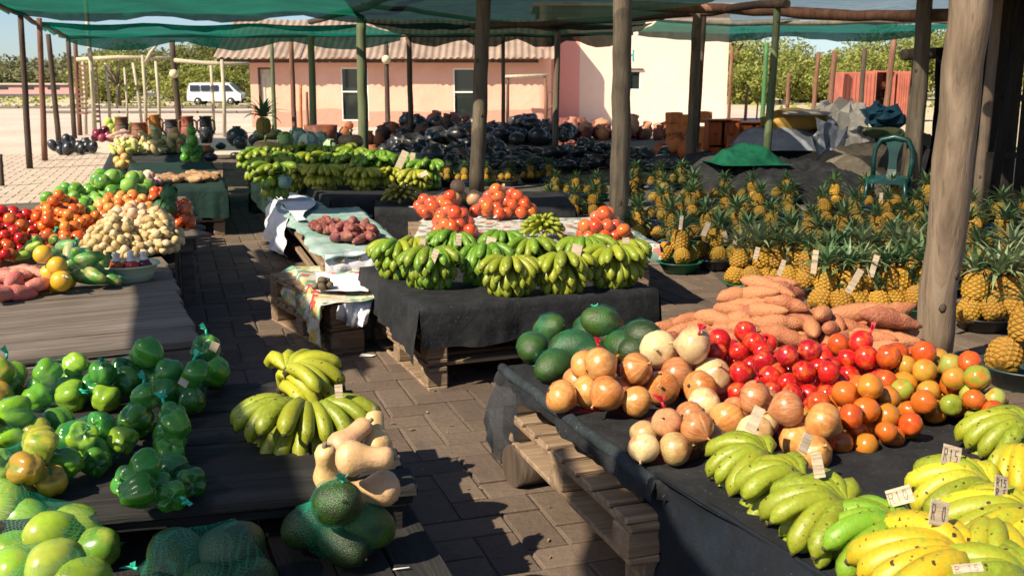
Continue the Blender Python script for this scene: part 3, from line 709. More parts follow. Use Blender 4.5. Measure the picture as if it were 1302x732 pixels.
panel('dark underside of green shade net between the green post and thick middle post', [(-2.2, 13.2), (2.9, 13), (2.7, 21.3), (-2.9, 20.2)], M_shade_dk, 2.70, .12, (0, 0, .12, 0), seed=3, waves=2)
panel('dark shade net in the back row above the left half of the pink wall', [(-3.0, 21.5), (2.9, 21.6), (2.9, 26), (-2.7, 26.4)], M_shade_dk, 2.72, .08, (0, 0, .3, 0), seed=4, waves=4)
panel('grey tarpaulin shade sheet overhead on the right', [(2.95, 12), (8.8, 12), (8.9, 20), (2.85, 20.5)], M_shade_grey, 2.74, .14, (0, 0, .1, .0), seed=5, waves=2)
panel('green shade net edge hanging in front of the cream wall and trees', [(2.9, 20.9), (9.6, 21.3), (9.9, 24.6), (3.0, 25.2)], M_shade_teal, 2.72, .05, (0, 0, .2, .0), seed=6, waves=2)
# unseen nets overhead, strips and gaps shaped so their shade lands as wanted
panel('narrow rolled net along the left edge of the roof', [(-2.65, .2), (-2.25, .3), (-3.55, 4.1), (netx(4.0), 4.0)], M_shade_dk, 2.7, .0, seed=7)
panel('unseen narrow net strip added to shade the middle of the aisle', [ac(4.0, -2.1)[:2], ac(4.0, -1.78)[:2], ac(8.3, -1.78)[:2], ac(8.3, -2.1)[:2]], M_shade_dk, 2.7, .03, seed=18, ragged=.03)
panel('unseen net piece added to shade the flowered tables and the aisle behind', [(-4.3, 7.0), (-.8, 7.1), (-.8, 7.9), (-4.6, 7.8)], M_shade_dk, 2.7, .03, seed=19, ragged=.02, nu=40)
panel('unseen half open net strip added to shade the pineapples', [(-.6, 5.4), (5.6, 5.5), (5.4, 7.7), (-.7, 7.7)], M_shade_half, 2.7, .06, seed=8, ragged=.012, nu=60)
panel('unseen dark net strip added to shade the back banana tables', [(-4.5, 8.1), (-2.9, 8.2), (-3.1, 9.4), (-4.9, 9.4)], M_shade_dk, 2.7, .06, seed=9, ragged=.015, nu=40)
panel('unseen half open net strip added to shade the rear pineapples', [(-1.6, 8.3), (5.6, 8.3), (5.6, 10.2), (-2.0, 10.2)], M_shade_half, 2.7, .06, seed=29, ragged=.015, nu=40)
panel('unseen dark net strip added to shade the cabbages', [(-5.8, 10.6), (-3.6, 10.6), (-3.8, 12.9), (-6.3, 12.9)], M_shade_dk, 2.7, .06, seed=30, ragged=.012, nu=30)
panel('unseen half open net strip added to shade the first pots', [(-3.5, 10.6), (8.6, 10.5), (8.6, 12.9), (-3.7, 12.9)], M_shade_half, 2.7, .06, seed=10, ragged=.012, nu=60)
panel('unseen ragged net corner shaped to shade the front of the aisle', [(-1.98, -1.2), (-1.5, -1.2), (-1.5, 1.25), (-1.98, 1.5)], M_shade_dk, 2.7, .02, seed=12, ragged=.06, nu=16)
panel('unseen half open net corner added to shade the front left tables', [(-3.6, -1.2), (-2.35, -1.2), (-2.3, .6), (-3.2, .5)], M_shade_half, 2.7, .02, seed=13, ragged=.05, nu=16)
# ================================================================== POSTS
def post(label, b, t, wpx, mat, Y=None, z=2.72, name='wooden_post', group='posts holding the roof', knots=1, n=14, zb=-.05, lean=0, taper=-.13):
    P = at(b[0], b[1], 0) if Y is None else atY(b[0], b[1], Y)
    if Y is not None: P.z = 0
    T = atY(t[0], t[1], P.y-lean); d = T-P
    if d.z < .2: d = Vector((0, 0, 2.7))
    k = z/d.z if z else 1; T = P+d*k
    r = wpx*mpp(P)/2; rg = random.Random(int(b[0]*7+b[1])); pts = []; rd = []; m = 12 if wpx > 10 else 6
    for i in range(m+1):
        f = i/m; p = P.lerp(T, f)+Vector((rg.uniform(-1, 1), rg.uniform(-1, 1), 0))*r*(.10 if 0 < i else 0)
        if i == 0: p.z = zb
        pts.append(p-P); rd.append(r*(1.04+taper*f)*(1+rg.uniform(-.025, .025)))
    o = thing(name, label, 'post', P, group)
    B = MB(); B.tube(pts, rd, n if wpx > 10 else 8, wob=.015); B.build('shaft', mat, o)
    if knots and wpx > 9:
        for q in range(2 if wpx < 40 else 4):
            f = rg.uniform(.08, .9); a = rg.uniform(-2.6, -.4); c = (T-P)*f; rr = r*(1.04+taper*f)
            K = MB(); K.lathe([(.0, .003), (.008, .004), (.013, .001), (.020, -.006)], 7)
            qx = Vector((math.cos(a), math.sin(a), 0)); Mx = Matrix.Translation(c+qx*rr*.985) @ qx.to_track_quat('Z', 'Y').to_matrix().to_4x4() @ Matrix.Diagonal((1, 1.6, .7, 1))
            K.build('knot', M_post_dark, o, mat4=Mx)
    return o, P, T
PT = {}
D = M_post_dark
for lb, b, t, w, m in [
    ('dark post at the far left edge of the market, nearest of the left row', (38, 215), (26, 18), 8, D), ('bare pinkish post, second in the left row', (57, 205), (50, 24), 7.5, M_post_red),
    ('dark leaning post, third in the left row', (75, 181), (61, 37), 7, D), ('dark post, fourth in the left row', (95, 176), (86, 44), 6.5, D), ('red brown post beside the lattice, fifth in the left row', (102, 172), (95, 48), 6, M_post_red),
    ('dark post with a round lamp behind the clay urns', (229, 172), (219, 57), 8, D),
    ('greenish post behind the cabbages', (399, 186), (395, 30), 9, M_post_green), ('thick green stained post rising out of the banana table', (462, 205), (459, 0), 13, M_post_green),
    ('red brown post left of the first window, behind the cabbages', (375, 176), (370, 55), 6.5, M_post_red), ('thin grey post left of the red brown one at the pumpkins', (350, 174), (345, 55), 5.5, M_post_green),
    ('dark post between the two windows carrying a round lamp', (493, 170), (491, 52), 6.5, M_post_dark), ('dark slim post just right of the middle lamp post', (523, 182), (520, 45), 7, D),
    ('thick weathered post rising in the middle of the market', (606, 245), (615, 0), 19, M_post), ('thin grey post in front of the log doorway', (640, 182), (640, 52), 5, M_post),
    ('slender post standing between the rows of black pots', (706, 197), (709, 36), 8, M_post), ('thick grey post left of the tomatoes and pineapples, with a dark hole halfway up', (788, 292), (791, 0), 24, M_post),
    ('knotty post on a stone slab beside the clay jars', (877, 226), (887, 14), 13, M_post), ('dark thin post tight behind the knotty one', (884, 212), (895, 30), 6, D),
    ('slim pale green post in front of the dark tarpaulin heap', (972, 245), (989, 0), 10, M_post_green), ('green painted pole behind the slim post', (968, 168), (976, 44), 6, simple('green_painted_wood', (.05, .15, .05), .6, 20, .4)),
    ('grey post beside the green chair', (1157, 268), (1176, 0), 20, M_post), ('red brown post to the right of the yellow bundle', (1122, 178), (1140, 25), 8.5, M_post_red),
    ('dark post in front of the red container', (1093, 160), (1101, 43), 6.5, D), ('bare red brown post, right one of the pair before the trees', (1053, 156), (1065, 33), 8, M_post_red),
    ('bare red brown post, left one of the pair before the trees', (1033, 154), (1043, 42), 6, M_post_red), ('mottled warm post at the shed corner behind the big post', (1239, 292), (1263, 60), 13, M_post_warm)]:
    PT[b] = post(lb, b, t, w, m)
big, BP, BT = post('big bare leaning post in the right foreground, thickest of all', (1184, 470), (1233, 0), 43, M_post_warm, n=28, lean=.25, taper=.04)
# short stumps and distant fence poles
for lb, b, t, w, m in [('short orange stump by the first window', (383, 172), (382, 108), 4, M_orangeclay), ('short red stump right of the orange one', (392, 174), (390, 117), 3.5, M_post_red),
    ('short red brown stub in the far yard right of the cream wall', (1001, 137), (1003, 93), 5, M_post_red), ('thin pole at the end of the cream wall', (947, 156), (951, 108), 4, M_post_red), ('thin stick in the yard beside the green pole', (962, 152), (964, 124), 2, M_post_red),
    ('stub of a post cut off at the left picture edge', (3, 237), (0, 196), 6, D)]:
    post(lb, b, t, w, m, z=None, knots=0, name='stake', group='short stakes')
# stone footing under the knotty post
P = at(874, 229, 0); N_ = MB(); N_.box((0, 0, .05), (.62, .45, .12), jit=.03, bev=.03); tag(N_.build('stone_slab', M_rockm, loc=P), 'pale stone slab at the foot of the knotty post', 'stone')
# globe lamps
for lb, (px, py), b in (('round pale globe lamp on the left dark post', (221, 94), (229, 172)), ('round pale globe lamp on the post between the windows', (491, 76), (493, 170))):
    Y = at(*b, 0).y-.16; P = atY(px, py, Y); t = thing('globe_lamp', lb, 'lamp', P, 'globe lamps'); r = 5.6*mpp(P)
    B = MB(); B.lathe([(r*math.sin(math.pi*k/10), -r*math.cos(math.pi*k/10)) for k in range(11)], 16); B.build('globe', simple('frosted_globe', (.62, .55, .36), .35, 4, .1), t)
    B = MB(); B.tube([(0, r*.6, 0), (0, .2, 0)], .03, 6); B.build('bracket', M_steel, t)
# roof beams
def beam(label, pts, r, mat=M_post_red, name='roof_beam'):
    P = [Vector(p) for p in pts]; c = sum(P, Vector())/len(P); o = thing(name, label, 'beam', c, 'roof beams'); B = MB()
    Q = []; 
    for a, b in zip(P[:-1], P[1:]): Q += [a.lerp(b, k/4) for k in range(4)]
    Q.append(P[-1]); rg = random.Random(len(label))
    Q = [p-c+Vector((0, rg.uniform(-.03, .03), rg.uniform(-.03, .03))) for p in Q]
    B.tube(Q, [r*rg.uniform(.85, 1.1) for _ in Q], 8, wob=.04); B.build('log', mat, o)
def bp(px, py, Y): return atY(px, py, Y)
beam('long brown log beam running right over the grey tarpaulin', [bp(798, 8, 16.5), bp(960, 12, 15.5), bp(1090, 22, 14), bp(1215, 20, 12)], .075)
beam('second thinner log beam below the long one on the right', [bp(600, 36, 20), bp(720, 30, 19), bp(880, 17, 17), bp(1000, 4, 14)], .06, D)
beam('pale log under the net edge on the right', [bp(900, 30, 21), bp(1060, 29, 20), bp(1230, 26, 18)], .05, M_post_pale)
beam('dark beam across the green nets on the left', [bp(395, 29, 21), bp(470, 8, 17), bp(520, -14, 14)], .06, D)
beam('beam along the left row of posts', [(netx(13)+.05, 13, 2.68), (netx(18)+.05, 18, 2.69), (netx(23)+.05, 23, 2.70), (netx(27.5)+.05, 27.5, 2.70)], .05, D)
beam('beam across the back edge of the nets', [(netx(27)+.1, 27.2, 2.68), (-6, 26.9, 2.7), (0, 26.6, 2.68), (3, 26, 2.7)], .045, M_post_dark)
beam('beam between the middle posts', [bp(459, 6, 20), bp(540, 16, 20.3), bp(709, 38, 21.8)], .045, D)
# pale pergola of thin poles behind the urns
t = thing('pole_pergola', 'open frame of thin pale poles at the car park edge', 'pergola', (-11, 31, 0))
def pp(b, tp, w, mat=M_post_pale, Y=31.): 
    a, c = atY(b[0], b[1], Y), atY(tp[0], tp[1], Y); B = MB(); B.tube([(a.x, Y, -.03), ((a.x+c.x)/2+.03, Y, c.z/2), (c.x, Y, c.z)], [w*Y/2600, w*Y/2700, w*Y/2900], 6, wob=.06); B.build('pole', mat, t, world=True)
for b, tp, w in (((140, 165), (134, 80), 4), ((185, 160), (181, 70), 4.5), ((202, 155), (198, 78), 4.5), ((160, 140), (158, 86), 3), ((271, 160), (268, 82), 4), ((285, 165), (282, 76), 5), ((109, 165), (105, 78), 4), ((178, 118), (169, 80), 4)): pp(b, tp, w, Y=29.5 if w > 4 else 31)
pp((121, 178), (108, -6), 6, Y=27.5)
for a, b, c in (((98, 76), (150, 73), (222, 74)), ((222, 77), (270, 81), (316, 81))):
    B = MB(); B.tube([atY(*a, 30.4), atY(*b, 30.3), atY(*c, 30.4)], [.07, .06, .05], 6, wob=.08); B.build('beam', M_post_pale, t, world=True)
B = MB(); B.tube([atY(185, 80, 30.3), atY(192, 66, 30.3), atY(200, 57, 30.3)], [.06, .05, .03], 6); B.build('branch', M_post_pale, t, world=True)
B = MB()
for k in range(11):
    a, b = atY(100, 84+k*6, 30), atY(112, 84+k*6, 30); B.box((a.lerp(b, .5)), ((b-a).length, .04, .06))
B.build('lattice', M_post_red, t, world=True)
t = thing('lattice_gate', 'narrow dark lattice screen with square holes left of the pergola', 'screen', atY(120, 130, 29)*Vector((1, 1, 0)))
for k in range(12):
    a = atY(116.5+k*.35, 84+k*6.4, 29); B = MB(); B.box((a.x+.05, 29, a.z), (.16, .03, .07)); B.build('slat', D, t, world=True)
B = MB(); 
for dx in (-.03, .13): B.tube([(atY(117, 165, 29).x+dx+.12, 29, 0), (atY(116, 80, 29).x+dx, 29, atY(116, 80, 29).z)], .02, 5)
B.build('rail', D, t, world=True)
# ================================================================== SHED on the right
t = thing('shed', 'dark open timber shed at the right edge under a rusty corrugated roof', 'shed', (6.6, 10.4, 0))
B = MB(); x = 4.95; pl = []
while x < 9.2:
    w = rnd.uniform(.13, .2)
    if not (5.32 < x < 5.42):
        P_ = MB(); P_.box((x+w/2, 11.9+rnd.uniform(-.02, .02), 1.2), (w-.012, .03, 2.5), bev=.004); P_.build('plank', M_darkwood, t, world=True)
    x += w
B = MB(); B.box((9.1, 10.5, 1.2), (.04, 3, 2.5)); B.build('side_wall', M_darkwood, t, world=True)
for xx, yy in ((5.12, 10.9), (6.4, 10.2), (5.75, 10.9)):
    B = MB(); B.tube([(xx, yy, -.03), (xx+.06, yy, 1.2), (xx+.16, yy, 2.4)], [.055, .05, .045], 8, wob=.05); B.build('post', M_darkwood, t, world=True)
for zz in (.75, 1.35): B = MB(); B.box((6.9, 10.95, zz), (3.8, .05, .06)); B.build('rail', M_darkwood, t, world=True)
for k in range(6):
    v_, f_ = roof_sheet(4.0+k*.93, 4.96+k*.93, 9.6, 2.42+.01*(k % 2), 12.2, 2.62, .2, .022); mk('roof_sheet', mesh('roof_sheet', [Vector(p)-t.location for p in v_], f_, M_roof, True), t)
B = MB(); B.tube([(3.9, 9.75, 2.33), (9.3, 9.75, 2.33)], .05, 8, wob=.05); B.build('eave_beam', M_post, t, world=True)
t = thing('wooden_stool', 'low wooden trestle inside the shed behind the pineapples', 'stool', (5.35, 9.9, 0))
for dx in (-.12, .12): B = MB(); B.box((dx, 0, .28), (.06, .06, .56)); B.build('leg', M_post_red, t)
B = MB(); B.box((0, 0, .59), (.4, .25, .05), bev=.01); B.build('seat', M_post_red, t)
# ================================================================== FRUIT MESHES (unit size, shared)
def ball(name, mat, n=14, m=10, sx=1, sz=1, fn=None, top=None):
    prof = []; B = MB()
    vs = []; 
    for j in range(1, m):
        ph = math.pi*j/m
        for k in range(n):
            an = 2*math.pi*k/n; r = math.sin(ph); z = -math.cos(ph)
            p = Vector((r*math.cos(an)*sx, r*math.sin(an)*sx, z*sz))
            if fn: p = fn(p, an, z)
            vs.append(p)
    b = fn(Vector((0, 0, -sz)), 0, -1) if fn else Vector((0, 0, -sz)); t = fn(Vector((0, 0, sz)), 0, 1) if fn else Vector((0, 0, sz))
    nv = len(vs); vs += [b, t]
    fs = [(i*n+k, i*n+(k+1) % n, (i+1)*n+(k+1) % n, (i+1)*n+k) for i in range(m-2) for k in range(n)]
    fs += [(nv, (k+1) % n, k) for k in range(n)]+[((m-2)*n+k, (m-2)*n+(k+1) % n, nv+1) for k in range(n)]
    B.add(vs, fs, True)
    if top: top(B)
    return B
def wob(seed, amp, sc=1.4):
    def f(p, an, z):
        return p*(1+amp*noise.noise(p*sc+Vector((seed*9.1, 0, 0))))
    return f
def stemtop(r=.07, h=.25, z=.9, mi=1):
    return lambda B: B.tube([(0, 0, z), (r*.3, 0, z+h*.6), (r*1.2, 0, z+h)], [r, r*.75, r*.9], 6, mi=mi)
FM = {}
def tomato_fn(s):
    def f(p, an, z):
        q = p*(1+.07*noise.noise(p*1.1+Vector((s*7, 0, 0)))+.025*math.cos(5*an+s)*max(0, z)); q.z *= .92 if s % 2 else 1.08
        if z > .8: q.z -= (z-.8)*.9
        return q
    return f
FM['tomato'] = [ball('t', 0, 14, 10, fn=tomato_fn(s)).mesh('tomato', M_tomato) for s in range(3)]
FM['gtomato'] = [ball('t', 0, 14, 10, fn=tomato_fn(s+5)).mesh('green_tomato', M_gtomato) for s in range(2)]
FM['orange'] = [ball('t', 0, 14, 10, fn=wob(s, .05)).mesh('orange', M_smooth) for s in range(2)]
FM['pmelon'] = [ball('t', 0, 16, 12, 1, 1.25, fn=wob(s, .12, .9)).mesh('papaya', M_gtomato) for s in range(3)]
def onion_fn(s):
    def f(p, an, z):
        q = p*(1+.06*noise.noise(p*1.2+Vector((s*5, 0, 0)))+.012*math.cos(8*an)); q.z *= .9
        if z > .72: t = (z-.72)/.28; q.x *= (1-.3*t); q.y *= (1-.3*t); q.z += .16*t*t
        if z < -.9: q.z += .05
        return q
    return f
def onion(s):
    B = ball('o', 0, 18, 14, fn=onion_fn(s)); B.tube([(0, 0, .98), (.03, .02, 1.12), (.1, 0, 1.26)], [.12, .06, .09], 6, mi=0)
    B.tube([(0, 0, -.82), (0, 0, -.9)], [.13, .1], 7, mi=1); return B.mesh('onion', [M_onion, M_tip])
FM['onion'] = [onion(s) for s in range(3)]
def pepper(s):
    def f(p, an, z):
        lob = .74+.30*abs(math.cos(2*an+s+.25*z))**.6*(1+.12*math.sin(an*1.0+s*2)); q = Vector((p.x*lob*(1.0-.22*max(0, -z)), p.y*lob*(1-.22*max(0, -z)), p.z*(1.12+.08*s)))
        if z > .5: q.z -= (z-.5)*1.7*(1-.35*abs(math.cos(2*an+s)))
        if z < -.75: q.z += (-.75-z)*.9
        return q*(1+.05*noise.noise(p*2+Vector((s, 0, 0))))
    B = ball('p', 0, 28, 14, fn=f); B.tube([(0, 0, .35), (.03, 0, .65), (.12, .03, .95)], [.16, .09, .11], 7, mi=1); return B.mesh('pepper', [M_pepper, M_plain_stem])
M_plain_stem = simple('green_stem', (.10, .20, .05), .6, 30, .3)
FM['pepper'] = [pepper(s) for s in range(4)]
def mango(s):
    def f(p, an, z):
        q = p.copy(); q.z *= 1.32; q.x *= 1-.06*z+.05*math.sin(z*3); q.x += .14*z*z*(1 if s % 2 else -1); q.y *= .93; return q*(1+.04*noise.noise(p*1.3+Vector((s*3, 0, 0))))
    B = ball('m', 0, 18, 14, fn=f); B.tube([(0, 0, 1.3), (.02, 0, 1.42)], [.08, .06], 6, mi=1); return B.mesh('mango', [M_avo, M_tip])
FM['avocado'] = [mango(s) for s in range(3)]
def butternut(s):
    B = MB(); prof = [(0, -1.0), (.3, -.97), (.62, -.8), (.8, -.5), (.82, -.2), (.68, .15), (.53, .5), (.5, .9), (.52, 1.25), (.42, 1.5), (.16, 1.6), (0, 1.6)]
    B.lathe(prof, 18, rf=lambda a, t: 1+.03*math.cos(3*a+s)+.02*math.sin(7*a)); bend = .16*(1 if s % 2 else .4)
    B.v = [(x+bend*(z-.3)**2*(1 if z > .3 else .2), y, z) for x, y, z in B.v]
    B.tube([(bend*1.6, 0, 1.55), (bend*1.8+.03, 0, 1.85)], [.15, .1], 6, mi=1); return B.mesh('butternut', [M_squash, M_card])
FM['butternut'] = [butternut(s) for s in range(2)]
def spud(s, L=2.6, name='sweet_potato', mat=None, thin=.18, n=10):
    rg = random.Random(s*13+1); B = MB(); m = 13; pts = []; rd = []; bx, by = rg.uniform(-.4, .4), rg.uniform(-.25, .25)
    for i in range(m):
        t = i/(m-1); x = (t-.5)*2*L; r = thin*.6+(1-thin*.6)*math.sin(math.pi*min(1, max(0, t)))**(.62)*(1.04-.28*t)
        if i in (0, m-1): r = .06
        pts.append((x, bx*math.sin(math.pi*t)*L*.5, by*math.sin(2*math.pi*t)*.6)); rd.append(r*rg.uniform(.9, 1.08))
    B.tube(pts, rd, n, wob=.05); return B.mesh(name, [mat or M_rough])
FM['sweet'] = [spud(s, (2.7, 2.2, 3.1, 1.7, 2.5)[s]) for s in range(5)]
FM['cassava'] = [spud(s+9, (3.4, 2.8, 3.8)[s], 'cassava_root', M_rough, .5) for s in range(3)]
FM['bean'] = [spud(s+20, 3.6, 'chilli', M_smooth, .2, 7) for s in range(2)]
FM['potato'] = [ball('t', 0, 12, 9, 1, 1.18, fn=wob(s, .28, 1.1)).mesh('potato', M_potato) for s in range(4)]
FM['cob'] = [ball('t', 0, 12, 9, .62, 1.35, fn=wob(s, .2, 1.5)).mesh('squash', M_squash) for s in range(3)]
def leafball(s, mat):
    rg = random.Random(s); B = ball('c', 0, 12, 8, .8, .75, fn=wob(s, .2))
    for k in range(16):
        a = rg.uniform(0, 6.28); el = rg.uniform(.0, 1.3); w = rg.uniform(.45, .7); vs = []; q = Matrix.Rotation(a, 3, 'Z')
        for i in range(4):
            e = el+i*.28; r = .85+.08*i
            for j in range(4):
                b = (j-1.5)*w*.42*(1-.15*i); p = Vector((r*math.cos(e), b, r*math.sin(e)-.15+.06*math.sin(j*2.5+i*2))); vs.append(q @ p)
        B.add(vs, [(i*4+j, i*4+j+1, (i+1)*4+j+1, (i+1)*4+j) for i in range(3) for j in range(3)], True)
    return B.mesh('cabbage', mat)
M_cab = fruitmat('cabbage_leaf', .55, None, amt=.3, bscale=6, bump=.006)
FM['cabbage'] = [leafball(s, M_cab) for s in range(3)]
def pumpkin(s):
    B = ball('p', 0, 32, 10, 1, .72, fn=lambda p, an, z: Vector((p.x*(1+.07*abs(math.cos(5*an))), p.y*(1+.07*abs(math.cos(5*an))), p.z*(1-.25*max(0, abs(z)-.7)/.3))))
    B.tube([(0, 0, .55), (.05, 0, .8), (.15, 0, .95)], [.13, .09, .1], 6, mi=1); return B.mesh('pumpkin', [M_squash, M_plain_stem])
FM['pumpkin'] = [pumpkin(s) for s in range(2)]
# banana
def banana(s, deg=88, fat=.124):
    n = 10; m = 15; vs = []; ts = []; x = z = 0.; h = R(34+s*3); L = 1.; st = L/(m-1); up = Vector((0, 0, 1)); rows = []
    for i in range(m):
        t = i/(m-1)
        if t < .14: r = fat*(.36+.25*(t/.14))
        elif t < .30: r = fat*(.61+.39*math.sin((t-.14)/.16*math.pi/2))
        elif t < .84: r = fat
        else: r = fat*(1-((t-.84)/.16)**2*.72)
        d = Vector((math.cos(h), 0, math.sin(h))); nrm = Vector((-math.sin(h), 0, math.cos(h)))
        for k in range(n):
            a = 2*math.pi*k/n; rr = r*(1+.075*math.cos(5*a+.4)); vs.append(Vector((x, 0, z))+nrm*math.cos(a)*rr*.97+Vector((0, 1, 0))*math.sin(a)*rr); ts.append(t)
        x += d.x*st; z += d.z*st; h -= R(deg)/(m-1)*(1.25 if .2 < t < .8 else .6)
    fs = [(i*n+k, (i+1)*n+k, (i+1)*n+(k+1) % n, i*n+(k+1) % n) for i in range(m-1) for k in range(n)]
    B = MB(); B.add(vs, fs, True); B.f.append(tuple(range(n))); B.sm.append(False); B.mi.append(1)
    ex, ez = x-math.cos(h)*st, z-math.sin(h)*st; B.tube([(ex-.01*math.cos(h), 0, ez-.01*math.sin(h)), (ex+.03*math.cos(h), 0, ez+.03*math.sin(h))], [fat*.30, fat*.2], 6, mi=1)
    return B.mesh('banana', [M_banana, M_tip])
BAN = [banana(0), banana(1, 98, .118), banana(2, 78, .128), banana(1, 72, .12)]
BANS = [banana(0, 70, .145), banana(1, 84, .138), banana(2, 58, .15)]
BANL = [banana(0, 50, .105), banana(1, 66, .105)]
def crownstub():
    B = MB(); B.tube([(-.05, 0, -.02), (.0, 0, .0), (.06, 0, .02)], [.035, .06, .04], 8, wob=.15); return B.mesh('stalk', [M_tip])
STUB = crownstub()
YG, GR, YE, LG, OG = (.29, .30, .018), (.07, .19, .012), (.58, .38, .014), (.19, .235, .015), (.26, .26, .03)
def lerpc(a, b, t): return tuple(x*(1-t)+y*t for x, y in zip(a, b))
def hand(label, px, py, z, L, az0, az1, n, c1, c2=None, tiers=2, group='banana hands on the front right table', pitch=(12, 34), hz=.42, meshes=None, name='banana_hand', seed=None, spread=0., jig=3.):
    """crown at pixel; fingers fan from az0 to az1 (degrees, 0 = right, 90 = away, 180 = left, -90 = towards us)"""
    c2 = c2 or c1; C0 = at(px, py, z+hz*L); base = Vector((C0.x, C0.y, z)); rg = random.Random(seed or int(px*31+py)); meshes = meshes or BAN
    t = thing(name, label, 'bananas', base, group)
    for tr in range(tiers):
        nn = n-(tr % 2); tilt = rg.uniform(-.12, .12) if jig > 3 else 0; h0 = hz*L*(1-.42*tr/max(1, tiers-1)) if tiers > 1 else hz*L
        for k in range(nn):
            f = (k+.5*(tr % 2))/max(1, n-1); a = R(az0+(az1-az0)*f+rg.uniform(-jig, jig)*.9); p = R(pitch[0]+(pitch[1]-pitch[0])*tr/max(1, tiers-1)+rg.uniform(-jig, jig))
            edge = abs(f-.5)*2; p += R(8)*edge
            me = rg.choice(meshes); sc = L*rg.uniform(.93, 1.05)*(1-.05*tr)
            M = Matrix.Translation((math.cos(a)*.03*L+spread*(f-.5)*math.cos(R((az0+az1)/2)+math.pi/2), math.sin(a)*.03*L+spread*(f-.5)*math.sin(R((az0+az1)/2)+math.pi/2), h0)) @ Matrix.Rotation(a, 4, 'Z') @ Matrix.Rotation(p, 4, 'Y') @ Matrix.Rotation(R((f-.5)*-24+rg.uniform(-6, 6)), 4, 'X') @ Matrix.Scale(sc, 4)
            mk('banana', me, t, mat4=M, col=lerpc(c1, c2, rg.random()))
    mk('stalk', STUB, t, (0, 0, hz*L*.85), (0, 0, R((az0+az1)/2)), L*1.1)
    return t
def stemhand(label, px, py, z, R_, n, c1, c2, group, name='banana_bunch'):
    """a bunch whose many short fingers cover a dome, tips outwards and up"""
    c = at(px, py, z); t = thing(name, label, 'bananas', c, group); rg = random.Random(int(px+py))
    for k in range(n):
        a = k*2.39996; el = R(8+74*(k/n)); d = Vector((math.cos(a)*math.cos(el), math.sin(a)*math.cos(el), math.sin(el)))
        q = d.to_track_quat('X', 'Z').to_matrix().to_4x4(); rr = R_*.35
        mk('banana', rg.choice(BAN), t, mat4=Matrix.Translation(d*rr+Vector((0, 0, .02))) @ q @ Matrix.Rotation(R(26), 4, 'Y') @ Matrix.Scale(R_*.75*1.05, 4), col=lerpc(c1, c2, rg.random()))
    return t
# net drawn over fruit
def nethull(t, pts, mat, tie=None, tiemat=None, name='net'):
    bm = bmesh.new()
    for (p, r) in pts:
        for d in ((1, 0, 0), (-1, 0, 0), (0, 1, 0), (0, -1, 0), (0, 0, 1), (.7, .7, 0), (-.7, .7, 0), (.7, -.7, 0), (-.7, -.7, 0), (.6, 0, .8), (-.6, 0, .8), (0, .6, .8), (0, -.6, .8), (.6, 0, -.8), (-.6, 0, -.8), (0, .6, -.8), (0, -.6, -.8)):
            bm.verts.new(Vector(p)+Vector(d)*r*1.03)
    if tie: bm.verts.new(tie)
    res = bmesh.ops.convex_hull(bm, input=bm.verts)
    bmesh.ops.delete(bm, geom=list(set(g for g in res['geom_interior'] if isinstance(g, bmesh.types.BMVert))), context='VERTS')
    loose = [v for v in bm.verts if not v.link_faces]; bmesh.ops.delete(bm, geom=loose, context='VERTS')
    bmesh.ops.subdivide_edges(bm, edges=[e for e in bm.edges if e.calc_length() > .05], cuts=1, use_grid_fill=True)
    cen = sum((v.co for v in bm.verts), Vector())/max(1, len(bm.verts))
    # net sinks a little between the fruit
    for v in bm.verts:
        best = min(((v.co-Vector(p)).length-r*1.04) for p, r in pts)
        if best > 0 and (not tie or (v.co-Vector(tie)).length > .02): v.co -= (v.co-cen).normalized()*min(best*.75, .05)
    me = bpy.data.meshes.new(name); bm.to_mesh(me); bm.free(); me.materials.append(mat)
    me.polygons.foreach_set('use_smooth', [True]*len(me.polygons)); mk(name, me, t)
    if tie:
        tm = tiemat or M_plain_green; T = MB(); tie = Vector(tie); o = (tie-cen).normalized(); rg = random.Random(len(pts))
        T.tube([tie-o*.012, tie+o*.008], [.005, .004], 6)
        for k in range(6):
            e = tie+o*rg.uniform(.018, .032)+Vector((rg.uniform(-.016, .016), rg.uniform(-.016, .016), rg.uniform(-.008, .01))); s = Vector((rg.uniform(-.006, .006), rg.uniform(-.006, .006), 0))
            T.add([tie+o*.008+s, tie+o*.008-s, e-s*1.6, e+s*1.6], [(0, 1, 2, 3)])
        T.build('knot', tm, t)
# drop packing shared by everything standing on one surface
class Pile:
    def __init__(s): s.p = []
    def zat(s, x, y, r, z0):
        z = z0+r
        for (a, b, c, q) in s.p:
            d2 = (x-a)**2+(y-b)**2; m = (r+q)*.93
            if d2 < m*m: z = max(z, c+math.sqrt(m*m-d2))
        return z
    def drop(s, cx, cy, rx, ry, rot, r, z0, rg, K=26, up=.35, lay=2.):
        best = None; ca, sa = math.cos(rot), math.sin(rot)
        for _ in range(K):
            a = rg.uniform(0, 6.283); q = math.sqrt(rg.random()); u, v = q*rx*math.cos(a), q*ry*math.sin(a)
            x, y = cx+u*ca-v*sa, cy+u*sa+v*ca; z = s.zat(x, y, r, z0); sc = z+up*q*min(rx, ry)
            if z > z0+r+(lay-1)*1.55*r*max(.25, 1-q**2.2)+.3*r: continue
            if best is None or sc < best[0]: best = (sc, x, y, z)
        if best is None: return None
        s.p.append((best[1], best[2], best[3], r)); return Vector(best[1:])
PILE = Pile()
